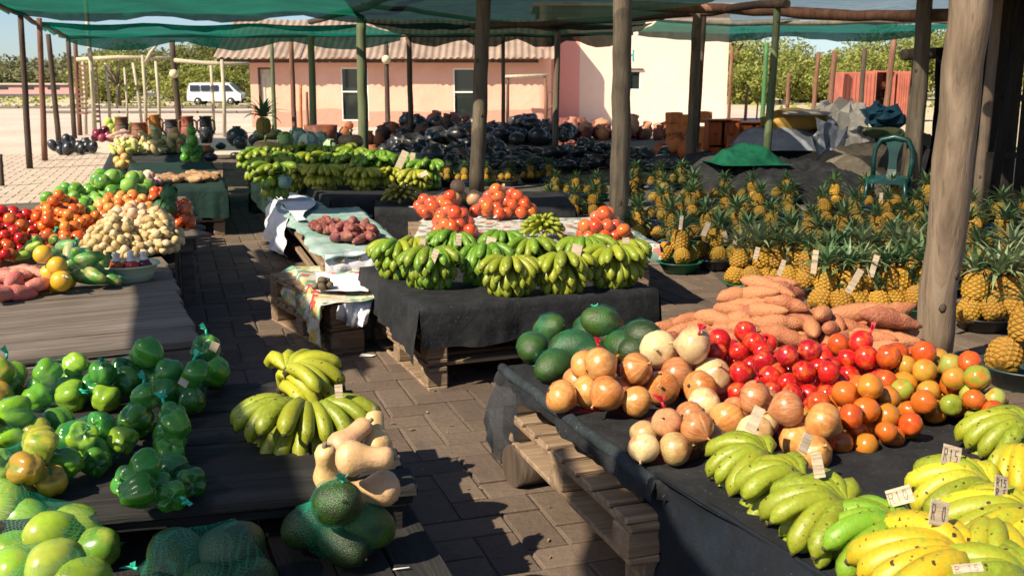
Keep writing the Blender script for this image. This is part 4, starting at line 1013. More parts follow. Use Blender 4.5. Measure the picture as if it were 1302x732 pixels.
def heap(label, cat, name, px, py, z, wpx, dep, kind, n, rpx, cols, group=None, net=None, tie=None, ori='ball', rot=None, part=None, rj=.12, up=.35, K=26, axis=None, jit=.6, pile=None, zr=1., lay=2.):
    """n fruit heaped inside an ellipse wpx photograph pixels wide and dep metres deep, its middle on the surface at height z"""
    C = at(px, py, z); m = mpp(C); rg = random.Random(int(px*17+py*5+n)); rot = math.atan2(BX.y, BX.x) if rot is None else rot
    t = thing(name, label, cat, C, group); pts = []; r0 = rpx*m; P = pile or PILE
    for k in range(n):
        r = r0*rg.uniform(1-rj, 1+rj); p = P.drop(C.x, C.y, max(.001, wpx*m/2-r*.4), max(.001, dep/2-r*.25), rot, r*.98*zr, z, rg, K, up, lay)
        if p is None: continue
        pts.append((p-C, r))
        me = rg.choice(FM[kind]); c = rg.choice(cols)
        if ori == 'ball': q = Euler((rg.uniform(0, 6.3), rg.uniform(0, 6.3), rg.uniform(0, 6.3)))
        elif ori == 'up': q = Euler((rg.uniform(-.5, .5), rg.uniform(-.5, .5), rg.uniform(0, 6.3)))
        elif ori == 'out': q = Euler((R(90)+rg.uniform(-.8, .6), 0, rg.uniform(-2.2, 2.2)))
        elif ori == 'side': q = Euler((R(90)+rg.uniform(-.25, .25), rg.uniform(0, 6.3), (axis or 0)+rg.uniform(-jit, jit)))
        else: q = Euler((rg.uniform(0, 6.3), rg.uniform(-.25, .25), (axis or 0)+rg.uniform(-jit, jit)), 'XYZ')
        mk(part or me.name.split('.')[0], me, t, p-C, q, r, c)
    if net:
        tp = None
        if tie: 
            top = max(pts, key=lambda q: q[0].x*tie[0]+q[0].y*tie[1]+q[0].z*tie[2]); tp = top[0]+Vector(tie).normalized()*(top[1]*1.05+.008)
        nethull(t, pts, net, tp, {M_rednet: M_plain_red, M_whitenet: M_plain_white}.get(net, M_plain_green))
    return t
# ================================================================== TABLES
def Q(*pp, z): return [at(x, y, z) for x, y in pp]
def pallet(label, O, ux, uy, L, Wd, z, mat=M_pallet, group='wooden pallets under the tables', nb=7, h=.14, tilt=None):
    """O = corner (x,y); ux along the top boards, uy across them"""
    ux = Vector(ux).normalized(); uy = Vector(uy).normalized(); ux.z = uy.z = 0
    t = thing('pallet', label, 'pallet', (O[0], O[1], z), group, rz=math.atan2(ux.y, ux.x)); s = 1 if ux.cross(uy).z > 0 else -1
    bh = .02; bw = Wd/nb*.74
    me = MB(); me.box((0, 0, 0), (L, bw, bh), bev=.004, jit=.0015); tb = me.mesh('board', [mat])
    me = MB(); me.box((0, 0, 0), (.11, .11, h-3*bh), bev=.006, jit=.002); bk = me.mesh('block', [mat])
    me = MB(); me.box((0, 0, 0), (.1, Wd, bh), bev=.004, jit=.0015); sb = me.mesh('board', [mat])
    for k in range(nb): mk('board', tb, t, (L/2, s*(Wd*(k+.5)/nb), h-bh/2), (0, 0, rnd.uniform(-.006, .006)))
    for k in range(3):
        x = (.055, L/2, L-.055)[k]
        mk('stringer', sb, t, (x, s*Wd/2, h-bh*1.5-.001), (0, 0, rnd.uniform(-.004, .004)))
        mk('board', sb, t, (x, s*Wd/2, bh/2), (0, 0, rnd.uniform(-.004, .004)))
        for j in range(3): mk('block', bk, t, (x, s*(.06, Wd/2, Wd-.06)[j], h/2-bh/2))
    return t
def cloth(label, q, z, drops, mat, name='table_cloth', cat='cloth', amp=.02, sag=.012, seed=0, group=None, nu=26, nv=20, rag=.02, lift=0, over=.015, waves=7):
    """q: front-left, front-right, back-right, back-left; drops: how far the edge hangs at front, right, back, left (number or pair)"""
    rg = random.Random(seed); q = [Vector((p.x, p.y, 0)) for p in q]; cen = sum(q, Vector())/4
    q = [p+(p-cen).normalized()*over for p in q]; vs = []; fs = []
    for j in range(nv+1):
        for i in range(nu+1):
            u, v = i/nu, j/nv; p = q[0]*(1-u)*(1-v)+q[1]*u*(1-v)+q[2]*u*v+q[3]*(1-u)*v
            w = noise.noise(Vector((p.x*5, p.y*5, seed)))*amp*.6+noise.noise(Vector((p.x*16, p.y*16, seed)))*amp*.25
            vs.append(Vector((p.x, p.y, z+w-sag*math.sin(math.pi*u)*math.sin(math.pi*v)+(.0 if min(u, v, 1-u, 1-v) > 0 else -.004))))
    m = nu+1
    for j in range(nv):
        for i in range(nu): fs.append((j*m+i, j*m+i+1, (j+1)*m+i+1, (j+1)*m+i))
    edges = {0: [i for i in range(m)], 1: [j*m+nu for j in range(nv+1)], 2: [nv*m+i for i in reversed(range(m))], 3: [j*m for j in reversed(range(nv+1))]}
    for e, dr in enumerate(drops):
        if not dr: continue
        d0, d1 = dr if isinstance(dr, tuple) else (dr, dr); idx = edges[e]; a, b = vs[idx[0]], vs[idx[-1]]; N_ = len(idx)
        out = (b-a).cross(Vector((0, 0, 1))).normalized(); o = len(vs); nr = 6
        for r_ in range(1, nr+1):
            for k, ii in enumerate(idx):
                t = k/(N_-1); f = r_/nr; base = vs[ii]; dd = (d0*(1-t)+d1*t)*(1+rag*5*noise.noise(Vector((t*6, seed, e)))*f)
                wv = amp*(math.sin(t*math.pi*waves+seed+e)+.7*math.sin(t*math.pi*waves*2.3+1+seed)+1.2*noise.noise(Vector((t*9, f*2, seed+e))))*f
                off = .012*min(1, f*2)+wv+amp*.8*f
                vs.append(Vector((base.x+out.x*off, base.y+out.y*off, max(.008, base.z-dd*f))))
        rows = [idx]+[[o+r_*N_+k for k in range(N_)] for r_ in range(nr)]
        for r_ in range(nr):
            for k in range(N_-1): fs.append((rows[r_][k+1], rows[r_][k], rows[r_+1][k], rows[r_+1][k+1]))
    # join corners: fill the gap between neighbouring skirts
    return tag(mk(name, mesh(name, vs, fs, mat, True)), label, cat, group)
def solid(name, label, q, z0, z1, mat, cat='crate', group=None, inset=.02):
    cen = sum(q, Vector())/4; q = [p+(cen-p).normalized()*inset for p in q]; B = MB()
    B.add([(p.x, p.y, z0) for p in q]+[(p.x, p.y, z1) for p in q], [(3, 2, 1, 0), (4, 5, 6, 7), (0, 1, 5, 4), (1, 2, 6, 5), (2, 3, 7, 6), (3, 0, 4, 7)]); return tag(B.build(name, mat), label, cat, group)
def planktable(name, label, q, z, n, mat, th=.03, along=True, face=.12, facemat=None, legs=True, gap=.008, cat='table'):
    """planks run front-left -> front-right (along) or front -> back"""
    cen = sum(q, Vector())/4; t = thing(name, label, cat, (cen.x, cen.y, 0)); rg = random.Random(n+int(z*100))
    a, b, c, d = q
    if not along: a, b, c, d = q[3], q[0], q[1], q[2]      # planks run from back-left/front-left pair
    for k in range(n):
        f0, f1 = k/n, (k+1)/n; p0, p1 = a.lerp(d, f0), b.lerp(c, f0); p3, p2 = a.lerp(d, f1), b.lerp(c, f1)
        mid0, mid1 = (p0+p3)/2, (p1+p2)/2; L = (mid1-mid0).length; wd = ((p3-p0).length+(p2-p1).length)/2-gap; ux = (mid1-mid0).normalized()
        B = MB(); B.box((0, 0, 0), (L+rg.uniform(-.015, .015), wd, th), bev=.006, jit=.0025); mc = (mid0+mid1)/2
        mk('plank', B.mesh('plank', [mat]), t, Vector((mc.x-cen.x, mc.y-cen.y, z-th/2+rg.uniform(-.003, .003))), (0, 0, math.atan2(ux.y, ux.x)))
    if face:
        for (p, r_) in ((q[0], q[1]), (q[1], q[2])):
            ux = (r_-p).normalized(); nrm = ux.cross(Vector((0, 0, 1))); L = (r_-p).length; mc = (p+r_)/2-nrm*.03
            B = MB(); B.box((0, 0, 0), (L-.08, .03, face-th), bev=.004, jit=.002); mk('apron_board', B.mesh('apron_board', [facemat or mat]), t, Vector((mc.x-cen.x, mc.y-cen.y, z-th-.002-(face-th)/2)), (0, 0, math.atan2(ux.y, ux.x)))
    if legs:
        for p in q:
            p2 = p+(cen-p).normalized()*.12; B = MB(); B.box((0, 0, (z-th)/2), (.09, .09, z-th-.004), bev=.005); mk('leg', B.mesh('leg', [mat]), t, (p2.x-cen.x, p2.y-cen.y, 0), (0, 0, ang0))
    return t
def und(q, z, n, mats, lab, inset=.04, dk=0, top=None, group='wooden pallets under the tables'):
    """stack of pallets below a table top"""
    cen = sum(q, Vector())/4; ux = (q[1]-q[0]).normalized(); uy = (q[3]-q[0]).normalized(); L = (q[1]-q[0]).length-2*inset; Wd = (q[3]-q[0]).length-2*inset
    O = q[0]+ux*inset+uy*inset; h = (z-.006)/n
    for k in range(n): pallet(lab[k], O, ux, uy, L, Wd, k*h+.001, mats, h=h-.002, group=group)
# ---- T2: middle banana table
z2 = .44; q2 = [at(535, 391, z2), at(834, 366, z2)]; e = at(460, 338, z2)-q2[0]; q2 += [q2[1]+e, q2[0]+e]
und(q2, z2-.012, 3, M_pallet, ['bottom pallet of the stack under the middle banana table', 'middle pallet of the stack under the middle banana table', 'top pallet hidden under the black cloth of the middle banana table'])
cloth('black shade cloth with dusty streaks over the middle green banana table', q2, z2, (.20, .2, .1, (.14, .28)), M_black, seed=2, amp=.013)
# sagging net corner on its left side
M_hem = _cloth('blue_grey_rolled_cloth', (.012, .018, .022), (.05, .06, .07))
# ---- T1: right-hand table with onions and tomatoes
z1 = .42; q1 = [at(836, 608, z1), at(1300, 545, z1)]; e = at(641, 463, z1)-q1[0]; q1 += [q1[1]+e*.9, q1[0]+e]
cloth('black shade net cloth under the onions, hanging at the table edge', q1, z1, (.05, .1, .05, .06), M_black, seed=5, amp=.012)
B = MB(); ux = (q1[1]-q1[0]).normalized(); uy = (q1[3]-q1[0]).normalized()
t = thing('onion_table', 'low timber table on pallets carrying onions, avocados and tomatoes', 'table', (q1[0]+q1[2])/2*Vector((1, 1, 0)))
def rail(p, r_, z, h, w, nm, mat=M_pallet):
    d = (r_-p); mc = (p+r_)/2; B = MB(); B.box((0, 0, 0), (d.length, w, h), bev=.004, jit=.002); mk(nm, B.mesh(nm, [mat]), t, Vector((mc.x, mc.y, z))-t.location, (0, 0, math.atan2(d.y, d.x)))
for f in (.03, .35, .66, .97): rail(q1[0]+ux*.04+(q1[3]-q1[0])*f, q1[1]-ux*.04+(q1[3]-q1[0])*f, z1-.035, .03, .09, 'cross_board')
rail(q1[0]+ux*.06+uy*.02, q1[3]+ux*.06-uy*.02, z1-.075, .04, .06, 'side_rail'); rail(q1[1]-ux*.06+uy*.02, q1[2]-ux*.06-uy*.02, z1-.075, .04, .06, 'side_rail')
for p in (q1[3]+ux*.08-uy*.06, q1[1]-ux*.1+uy*.1, q1[2]-ux*.1-uy*.1):
    B = MB(); B.box((0, 0, (z1-.1)/2), (.08, .09, z1-.1), bev=.006); mk('leg', B.mesh('leg', [M_plank_lit]), t, (p.x-t.location.x, p.y-t.location.y, 0), (0, 0, ang0))
pl = q1[3]+ux*.05-uy*.12
pallet('upper pallet slanting out at the left side of the onion table', q1[0]-ux*.07+uy*.03, ux, uy, .95, 1.14, .15, M_pallet, nb=9)
H = MB(); H.tube([q1[0].lerp(q1[3], k/10)-ux*(.012+.006*math.sin(k*2.3))+Vector((0, 0, z1-.012+.006*math.sin(k*3.1))) if abs(q1[0].z) < .01 else q1[0].lerp(q1[3], k/10)-ux*(.012+.006*math.sin(k*2.3))+Vector((0, 0, -.012+.006*math.sin(k*3.1))) for k in range(11)], .021, 10, wob=.06); tag(H.build('rolled_hem', M_hem), 'thick rolled blue grey hem along the left edge of the onion table', 'cloth roll')
B = MB(); B.box((0, 0, .0), (.13, .13, .17), bev=.008); 
for k, p in enumerate((q1[0]+ux*.06+uy*.12, q1[0]+ux*.75+uy*.12)):
    tag(mk('wood_block', B.mesh('wood_block', [M_pallet]), None, (p.x, p.y, .087), (0, 0, ang0)), ('pale wooden block at the front left corner under the onion table', 'wooden block hidden under the middle of the onion table')[k], 'block')
# log and stone below
lp = at(690, 612, .0); LGm = MB(); LGm.tube([(-.12, -.06, .085), (.0, 0, .088), (.22, .10, .085)], [.082, .085, .08], 12, wob=.03); o = LGm.build('log', M_post_dark, loc=lp); tag(o, 'dark short log propping the pallet under the onion table', 'log')
lp = at(682, 588, .17); S = MB(); S.add(*(lambda b: (b.v, b.f))(ball('s', 0, 10, 7, 1, .7, fn=wob(4, .3))), True); tag(S.build('stone', M_rockm, loc=at(672, 556, .10)+Vector((.1, .1, 0)), scl=.075), 'brown rock wedged behind the log under the onion table', 'stone')
# net hanging at the back-left corner
def netcurtain(label, pts_top, pts_bot, mat, n=16, m=10, amp=.03, seed=0, name='hanging_net', bulge=.05, out=None):
    vs = []; fs = []
    def pl(P, t):
        k = t*(len(P)-1); i = min(int(k), len(P)-2); return P[i].lerp(P[i+1], k-i)
    out = out or Vector((-.7, -.7, 0))
    for j in range(m+1):
        for i in range(n+1):
            t = i/n; f = j/m; p = pl(pts_top, t).lerp(pl(pts_bot, t), f)
            p = p+out*(bulge*math.sin(math.pi*f)+amp*(math.sin(t*15+seed)+.6*math.sin(t*34+f*3))*f*.5)+out*amp*noise.noise(Vector((t*5, f*4, seed))); vs.append(p)
    for j in range(m):
        for i in range(n): fs.append((j*(n+1)+i, j*(n+1)+i+1, (j+1)*(n+1)+i+1, (j+1)*(n+1)+i))
    return tag(mk(name, mesh(name, vs, fs, mat, True)), label, 'net')
a = q1[3]; netcurtain('thin black net drooping from the back left corner of the onion table', [a+uy*.01+ux*.02, a-uy*.1, a-uy*.26], [at(618, 560, .06), at(636, 590, .03), at(664, 572, .14)], M_blacknet, seed=3)
# ---- T0: front banana table
z0 = .44; q0 = [at(1180, 800, z0), at(1700, 640, z0), at(1600, 480, z0), at(835, 601, z0)]
q0[0] = q0[3]+(at(1050, 732, z0)-q0[3])*2.1; q0[1] = q0[0]+Vector((1.6, .35, 0)); q0[2] = q0[3]+(at(1250, 534, z0)-q0[3])*1.7
cloth('dusty black cloth over the front right banana table', q0, z0, (.1, .1, 0, 0), M_black, seed=8, nu=34, nv=26, amp=.012, sag=0)
solid('table_box', 'boxy base under the cloth of the front right banana table', q0, 0, z0-.03, M_darkwood, 'box', inset=.07)
netcurtain('blue black net draped down the left side of the front banana table', [q0[3]+Vector((0, 0, .004)), q0[3].lerp(q0[0], .25)+Vector((0, 0, .004)), q0[3].lerp(q0[0], .5)+Vector((0, 0, .004)), q0[0]], [at(806, 640, .12), at(815, 740, .03), at(930, 900, .03), Vector((q0[0].x-.02, q0[0].y, .02))], M_bluenet, n=40, m=16, amp=.022, seed=6, out=Vector((-.9, -.45, 0)), bulge=.02)
# hem tape
H = MB(); H.tube([q0[3]+Vector((-.004, 0, .0)), q0[3].lerp(q0[0], .3)+Vector((-.006, 0, .002)), q0[0]], .006, 6); tag(H.build('hem_cord', M_bluenet), 'blue hem along the edge of the front right table cloth', 'cord')
# ---- T3 flowered cloth with tomatoes
z3 = .46; q3 = [at(522, 316, z3), at(836, 309, z3), at(775, 276, z3), at(540, 277, z3)]
und(q3, z3-.012, 3, M_pallet, ['bottom pallet under the marbled oilcloth', 'middle pallet under the marbled oilcloth', 'top pallet under the marbled oilcloth'])
cloth('marbled oilcloth on the tomato table behind the green bananas', q3, z3, (.1, .07, .03, (.05, .12)), M_floral2, seed=12, amp=.02)
# ---- T4 black tomato table behind it
z4 = .47; q4 = [at(478, 264, z4), at(730, 262, z4), at(712, 243, z4), at(480, 245, z4)]
cloth('black cloth on the table with the two tomato heaps and ginger', q4, z4, (.42, .2, .1, .42), M_black, seed=14, amp=.015)
solid('table_box', 'box base of the black tomato table', q4, 0, z4-.02, M_darkwood, 'box', inset=.06)
# ---- T5 long black banana table
z5 = .5; q5 = [at(421, 252, z5), at(572, 246, z5), at(548, 226, z5), at(384, 233, z5)]
cloth('black cloth over the long back banana table', q5, z5, (.16, .2, .1, .14), M_black, seed=16, amp=.012)
solid('table_box', 'dark wall of crates under the back banana table', [q5[0]+Vector((.1, .3, 0)), q5[1], q5[2], q5[3]+Vector((.25, 0, 0))], 0, z5-.03, M_darkwood, 'box', inset=.05)
ux = (q5[3]-q5[0]).normalized()
pallet('upright slatted pallet edge at the left end of the back banana table', q5[0]+Vector((.03, .05, 0)), q5[1]-q5[0], ux, .7, 1.0, .22, M_pallet, nb=5)
# ---- T6 dark green draped boxes further back
for k, (c, lb) in enumerate((([(320, 215), (384, 217), (378, 200), (318, 200)], 'dark green cloth hanging over the box at the left end of the back bananas'), ([(384, 222), (560, 222), (530, 192), (350, 188)], 'dark green cloth under the rear rows of green bananas'))):
    z6 = .52; q6 = [at(x, y, z6) for x, y in c]; cloth(lb, q6, z6, (.5, .3, .1, .5), M_dkgreen, seed=20+k, amp=.02); solid('table_box', ('small', 'long')[k]+' box base under the dark green cloth', q6, 0, z6-.02, M_darkwood, 'box', inset=.08)
z6 = .52
# ---- T7 white and teal cloth table
z7 = .42; q7 = [at(416, 328, z7), at(515, 316, z7), at(440, 249, z7), at(347, 248, z7)]
t = planktable('slat_table', 'low slatted table under the faded teal cloth', q7, z7-.014, 5, M_pallet, face=.05, along=False)
q7b = [p.copy() for p in q7]
for k, zz in enumerate((.13, .26)):
    for (p, r_) in ((q7[3], q7[0]),):
        B = MB(); d = r_-p; B.box((0, 0, 0), (d.length-.2, .05, .03), bev=.004); mc = (p+r_)/2+Vector((.06, 0, 0)); mk('side_rail', B.mesh('side_rail', [M_pallet]), t, Vector((mc.x, mc.y, zz))-t.location, (0, 0, math.atan2(d.y, d.x)))
cloth('faded teal cloth on the purple sweet potato table', q7, z7, (.0, .05, .02, .02), M_teal, seed=24, amp=.03)
mids = q7[3].lerp(q7[0], .42); netcurtain('white sheet hanging off the left side of the teal table', [q7[3]+Vector((.02, 0, .012)), q7[3].lerp(q7[0], .2)+Vector((0, 0, .014)), mids+Vector((0, 0, .012))], [Vector((q7[3].x-.08, q7[3].y, .06)), Vector((q7[3].x+.05, q7[3].y-.55, .04)), mids+Vector((-.06, -.05, -.36))], M_white, seed=9, amp=.05, name='white_sheet', bulge=.04, n=24, out=Vector((-.85, -.5, 0)))
netcurtain('white sheet hanging off the front of the teal table', [q7[0]+Vector((-.02, .05, .014)), (q7[0]+q7[1])/2+Vector((0, .02, .014)), q7[1]+Vector((0, .03, .014))], [q7[0]+Vector((0, -.08, -.19)), (q7[0]+q7[1])/2+Vector((0, -.08, -.2)), q7[1]+Vector((0, -.08, -.14))], M_white, seed=13, amp=.04, name='white_sheet', bulge=.02, n=24, out=Vector((.1, -1, 0)))
Wt = MB(); vs = []; fs = []
for j in range(9):
    for i in range(11):
        f, u = j/8, i/10; p = q7[3].lerp(q7[0], f*.55); p2 = p+(q7[2]-q7[3])*(.28+.18*math.sin(f*5)) ; p = p.lerp(p2, u); vs.append((p.x, p.y, z7+.022+.012*noise.noise(Vector((p.x*9, p.y*9, 3)))))
for j in range(8):
    for i in range(10): fs.append((j*11+i, j*11+i+1, (j+1)*11+i+1, (j+1)*11+i))
tag(mk('white_sheet', mesh('white_sheet', vs, fs, M_white, True)), 'white sheet lying along the left edge of the teal cloth', 'cloth')
# ---- T8 flowered cloth on a low box
z8 = .33; q8 = [at(408, 386, z8), at(476, 378, z8), at(478, 334, z8), at(372, 338, z8)]
cloth('flowered oilcloth over the low box beside the middle banana table', q8, z8, (.0, .05, .02, (.03, .24)), M_floral, seed=30, amp=.022)
netcurtain('corner of flowered oilcloth hanging to the ground at the aisle', [q8[3]+Vector((0, 0, .004)), q8[3].lerp(q8[0], .5)+Vector((0, 0, .004)), q8[0]+Vector((.0, 0, .004)), q8[0].lerp(q8[1], .14)+Vector((0, 0, .004))], [q8[3]+Vector((-.12, -.03, -.12)), at(392, 412, .1), at(408, 432, .03), at(416, 434, .04)], M_floral, seed=31, amp=.03, name='oilcloth_flap', n=26, out=Vector((-.8, -.6, 0)))
q8i = [p+((q8[0]+q8[2])/2-p)*.1 for p in q8]
und(q8i, z8-.01, 2, M_pallet, ['lower pallet under the flowered oilcloth', 'upper pallet under the flowered oilcloth'])
netcurtain('pale crumpled sheet bunched below the flowered oilcloth', [at(430, 388, z8-.01), at(450, 382, z8-.01), at(476, 376, z8-.01)], [at(430, 404, .22), at(448, 416, .17), at(466, 412, .2)], M_white, seed=33, amp=.05, name='crumpled_sheet', n=20, bulge=.05, out=Vector((0, -1, 0)))
W8 = MB(); vs = []; fs = []
for j in range(7):
    for i in range(8):
        p = at(402+i*9.5, 352+j*3.6+i*.5-(j % 2)*.6, z8); vs.append((p.x, p.y, z8+.02+.014*noise.noise(Vector((p.x*10, p.y*10, 1)))+(.008 if j in (0, 6) else 0)))
for j in range(6):
    for i in range(7): fs.append((j*8+i, j*8+i+1, (j+1)*8+i+1, (j+1)*8+i))
tag(mk('white_tray_cloth', mesh('white_tray_cloth', vs, fs, M_white, True)), 'white cloth under the brown bundle on the flowered table', 'cloth')
# ---- left side
zL2 = .5; qL2 = [at(-130, 470, zL2), at(254, 431, zL2), at(208, 326, zL2), at(-60, 345, zL2)]
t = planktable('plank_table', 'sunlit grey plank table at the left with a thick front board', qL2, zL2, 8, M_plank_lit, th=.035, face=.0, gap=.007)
p, r_ = qL2[0], qL2[1]; uxl = (r_-p).normalized()
for k, (zz, hh) in enumerate(((zL2-.078, .075), (zL2-.165, .08))):
    B = MB(); B.box((0, 0, 0), ((r_-p).length-.01, .035, hh), bev=.006, jit=.003); mc = (p+r_)/2+Vector((.0, .02, 0)); mk('front_board', B.mesh('front_board', [M_plank_lit if k == 0 else M_plank]), t, Vector((mc.x, mc.y, zz))-t.location, (0, 0, math.atan2(uxl.y, uxl.x)))
B = MB(); p, r_ = qL2[1]+Vector((-.05, .12, 0)), qL2[2]; d = r_-p; B.box((0, 0, 0), (d.length, .03, .42), bev=.006); mc = (p+r_)/2+Vector((-.05, 0, 0)); mk('side_board', B.mesh('side_board', [M_plank_black]), t, Vector((mc.x, mc.y, .25))-t.location, (0, 0, math.atan2(d.y, d.x)))
zL3 = .5; qL3 = [at(-120, 335, zL3), at(252, 297, zL3), at(238, 250, zL3), at(-60, 262, zL3)]
planktable('plank_table', 'sunlit plank table under the potato and tomato heaps', qL3, zL3, 6, M_plank_lit, face=.12, facemat=M_plank)
# link boards between the two plank tables
solid('dark_crate', 'dark crate standing in the gap at the aisle side of the potato heap', [at(150, 342, .44), at(222, 336, .44), at(226, 300, .44), at(150, 305, .44)], 0, .44, M_plank_black, 'crate', inset=.0)
zL4 = .5; qL4 = [at(170, 240, zL4), at(289, 237, zL4), at(268, 205, zL4), at(165, 207, zL4)]
cloth('dark green cloth over the cassava table at the end of the left stalls', qL4, zL4, (.3, .28, .1, .1), M_dkgreen, seed=40, amp=.012)
und(qL4, zL4-.012, 3, M_pallet, ['bottom pallet of the cassava table', 'middle pallet of the cassava table', 'top pallet of the cassava table'])
zL5 = .34; qL5 = [at(128, 219, zL5), at(238, 213, zL5), at(250, 172, zL5), at(150, 174, zL5)]
cloth('dark cloth on the low table with yellow squashes and clay urns', qL5, zL5, (.2, .2, .1, .3), M_greycloth, seed=42, amp=.012)
solid('table_box', 'box base under the squash and urn table', qL5, 0, zL5-.02, M_plank_lit, 'box', inset=.08)
# front left tables
zf = .40; qf = [at(-200, 686, zf), at(537, 618, zf), at(433, 480, zf), at(-150, 512, zf)]
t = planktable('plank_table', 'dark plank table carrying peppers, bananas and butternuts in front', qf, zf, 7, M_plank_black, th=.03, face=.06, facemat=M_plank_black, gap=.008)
zg = .27; qg = [at(-300, 900, zg), at(640, 832, zg), at(520, 634, zg), at(-250, 690, zg)]
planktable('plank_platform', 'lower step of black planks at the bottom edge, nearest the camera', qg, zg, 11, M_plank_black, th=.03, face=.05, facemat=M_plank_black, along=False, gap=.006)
B = MB(); B.box((0, 0, 0), (1.2, .09, .02), bev=.004, jit=.003); p = at(150, 668, zf-.075); tag(mk('loose_board', B.mesh('loose_board', [M_plank_lit]), None, p+Vector((-.55, -.0, 0)), (0, 0, ang0)), 'sunlit loose board sticking out between peppers and limes', 'board')
# ================================================================== PRODUCE, front right table (onions, tomatoes, sweet potatoes, avocados)
DG = [(.018, .065, .008), (.03, .09, .012), (.045, .11, .012), (.02, .045, .01)]
ON = [(.54, .19, .04), (.46, .13, .03), (.58, .26, .06), (.66, .50, .25), (.48, .18, .07)]
ONP = [(.66, .50, .26), (.48, .18, .06), (.40, .30, .10), (.5, .22, .1)]
RT = [(.45, .008, .010), (.52, .012, .010), (.38, .008, .016)]
OT = [(.50, .12, .015), (.48, .19, .02), (.48, .07, .012), (.40, .22, .03)]
MT = OT+[(.24, .29, .03), (.31, .34, .06), (.44, .25, .03), (.26, .33, .04)]
SP = [(.42, .14, .06), (.46, .17, .07), (.33, .10, .05), (.48, .19, .08)]
g = 'net bags of avocados at the back of the onion table'
def avo(label, pts, z, rpx, net=M_net, tie=None, group=None, cols=DG, kind='avocado', rots=None, cat='avocado bag', name='avocado_bag'):
    """fruit laid one by one: (px, py of its centre, height of its centre in radii)"""
    C = None; P = []
    for (px, py, hr) in pts:
        r = rpx*mpp(at(px, py+rpx, z)); p = at(px, py, z+hr*r); P.append((p, r))
    C = sum((p for p, r in P), Vector())/len(P); C.z = z; t = thing(name, label, cat, C, group); rg = random.Random(int(pts[0][0]))
    for i, (p, r) in enumerate(P):
        r *= rg.uniform(.95, 1.05); q = Euler((R(90)+rg.uniform(-.5, .5), 0, rots[i] if rots else rg.uniform(-1.8, 1.8)))
        me = rg.choice(FM[kind]); mk(me.name.split('.')[0], me, t, p-C, q, r, rg.choice(cols)); PILE.p.append((p.x, p.y, p.z, r))
    L = [(p-C, r*1.06) for p, r in P]
    if net:
        tp = None
        if tie: tp = at(tie[0], tie[1], z+tie[2])-C
        nethull(t, L, M_netf if z < .4 else net, tp, M_plain_green)
    return t
avo('net bag with two round dark avocados at the onion table corner', [(700, 417, 1), (677, 441, 1)], z1, 20, tie=(690, 470, .02), group=g)
avo('long net bag of three dark green avocados beside the blue and teal knot', [(728, 441, 1.2), (705, 465, .9), (750, 455, .9)], z1, 23, tie=(690, 464, .03), group=g, rots=[1.6, 2.6, .3])
avo('net bag of avocados with its teal knot pointing up', [(766, 410, 1.9), (750, 420, 1), (782, 430, 1)], z1, 21, tie=(757, 391, .14), group=g, rots=[1.7, .6, 2.0])
avo('net bag with the darkest avocados, next to the sweet potatoes', [(815, 428, 1.6), (792, 440, 1), (812, 446, 1)], z1, 22, tie=(838, 448, .03), group=g)
og = 'red net bags of onions'
def onions(lb, *a, **k): return heap(lb, 'onion bag', 'onion_bag', *a, group=og, ori='out', part='onion', lay=2.1, **k)
onions('onion bag at the left corner of the table, reddest skins, wooden tag on top', 774, 516, z1, 158, .36, 'onion', 19, 21, ON[:3], net=M_rednet, tie=(-.1, .2, 1), up=.1, rj=.08)
onions('bag with two large pale onions at the upper right beside the red tomatoes', 868, 500, z1, 120, .36, 'onion', 12, 23.5, [ON[3], ON[0], ON[4], ONP[0]], net=M_rednet, tie=(.1, -.6, .7), up=.1, rj=.1)
onions('bag of small greenish and white onions above the table edge', 858, 578, z1, 132, .26, 'onion', 16, 19.5, ONP+[(.42, .30, .12)], net=M_rednet, tie=(-.2, .3, 1), up=.1)
onions('onion bag with red tape behind the first green banana hand', 942, 556, z1, 130, .32, 'onion', 15, 21.5, ON, net=M_rednet, tie=(.1, -.2, 1), up=.1)
onions('onion bag at the front edge between bananas and orange tomatoes', 1016, 582, z1, 92, .24, 'onion', 8, 23, ON[2:], net=M_rednet, up=.1)
tg = 'net bags of tomatoes on the onion table'
def toms(lb, *a, **k): return heap(lb, 'tomato bag', 'tomato_bag', *a, group=tg, ori='ball', part='tomato', lay=3.5, **k)
toms('bag of bright red tomatoes beside the big pale onion', 950, 492, z1, 135, .5, 'tomato', 90, 13.2, RT, net=M_rednet, tie=(.2, -.2, 1), up=.3)
toms('bag of deep red tomatoes in the middle, white label on its net', 1012, 518, z1, 140, .46, 'tomato', 95, 13.6, RT, net=M_rednet, tie=(.5, -.6, .6), up=.3)
toms('bag of red tomatoes touching the orange ones, right of the middle', 1072, 502, z1, 120, .42, 'tomato', 70, 13.2, RT+[OT[2]], net=M_rednet, tie=(.5, -.3, .8), up=.3)
toms('bag of orange tomatoes at the front edge of the table', 1086, 560, z1, 150, .32, 'tomato', 56, 15, OT, net=None, up=.3)
toms('large bag of orange tomatoes mixed with green ones', 1154, 516, z1, 165, .5, 'tomato', 120, 14, MT, net=None, up=.35)
toms('right hand bag of green and orange tomatoes nearest the big post', 1218, 532, z1, 115, .36, 'tomato', 50, 14, MT+[(.24, .32, .04)], net=None, up=.3)
sg = 'heaps of orange sweet potatoes'
def spuds(lb, *a, **k): return heap(lb, 'sweet potatoes', 'sweet_potato_heap', *a, group=sg, ori='long', part='sweet_potato', lay=k.pop('lay', 3.6), **k)
spuds('sweet potatoes lying beside the avocados, tips to the left', 878, 440, z1, 140, .34, 'sweet', 44, 11, SP, axis=.3, jit=.35, up=.7, zr=.8, lay=6)
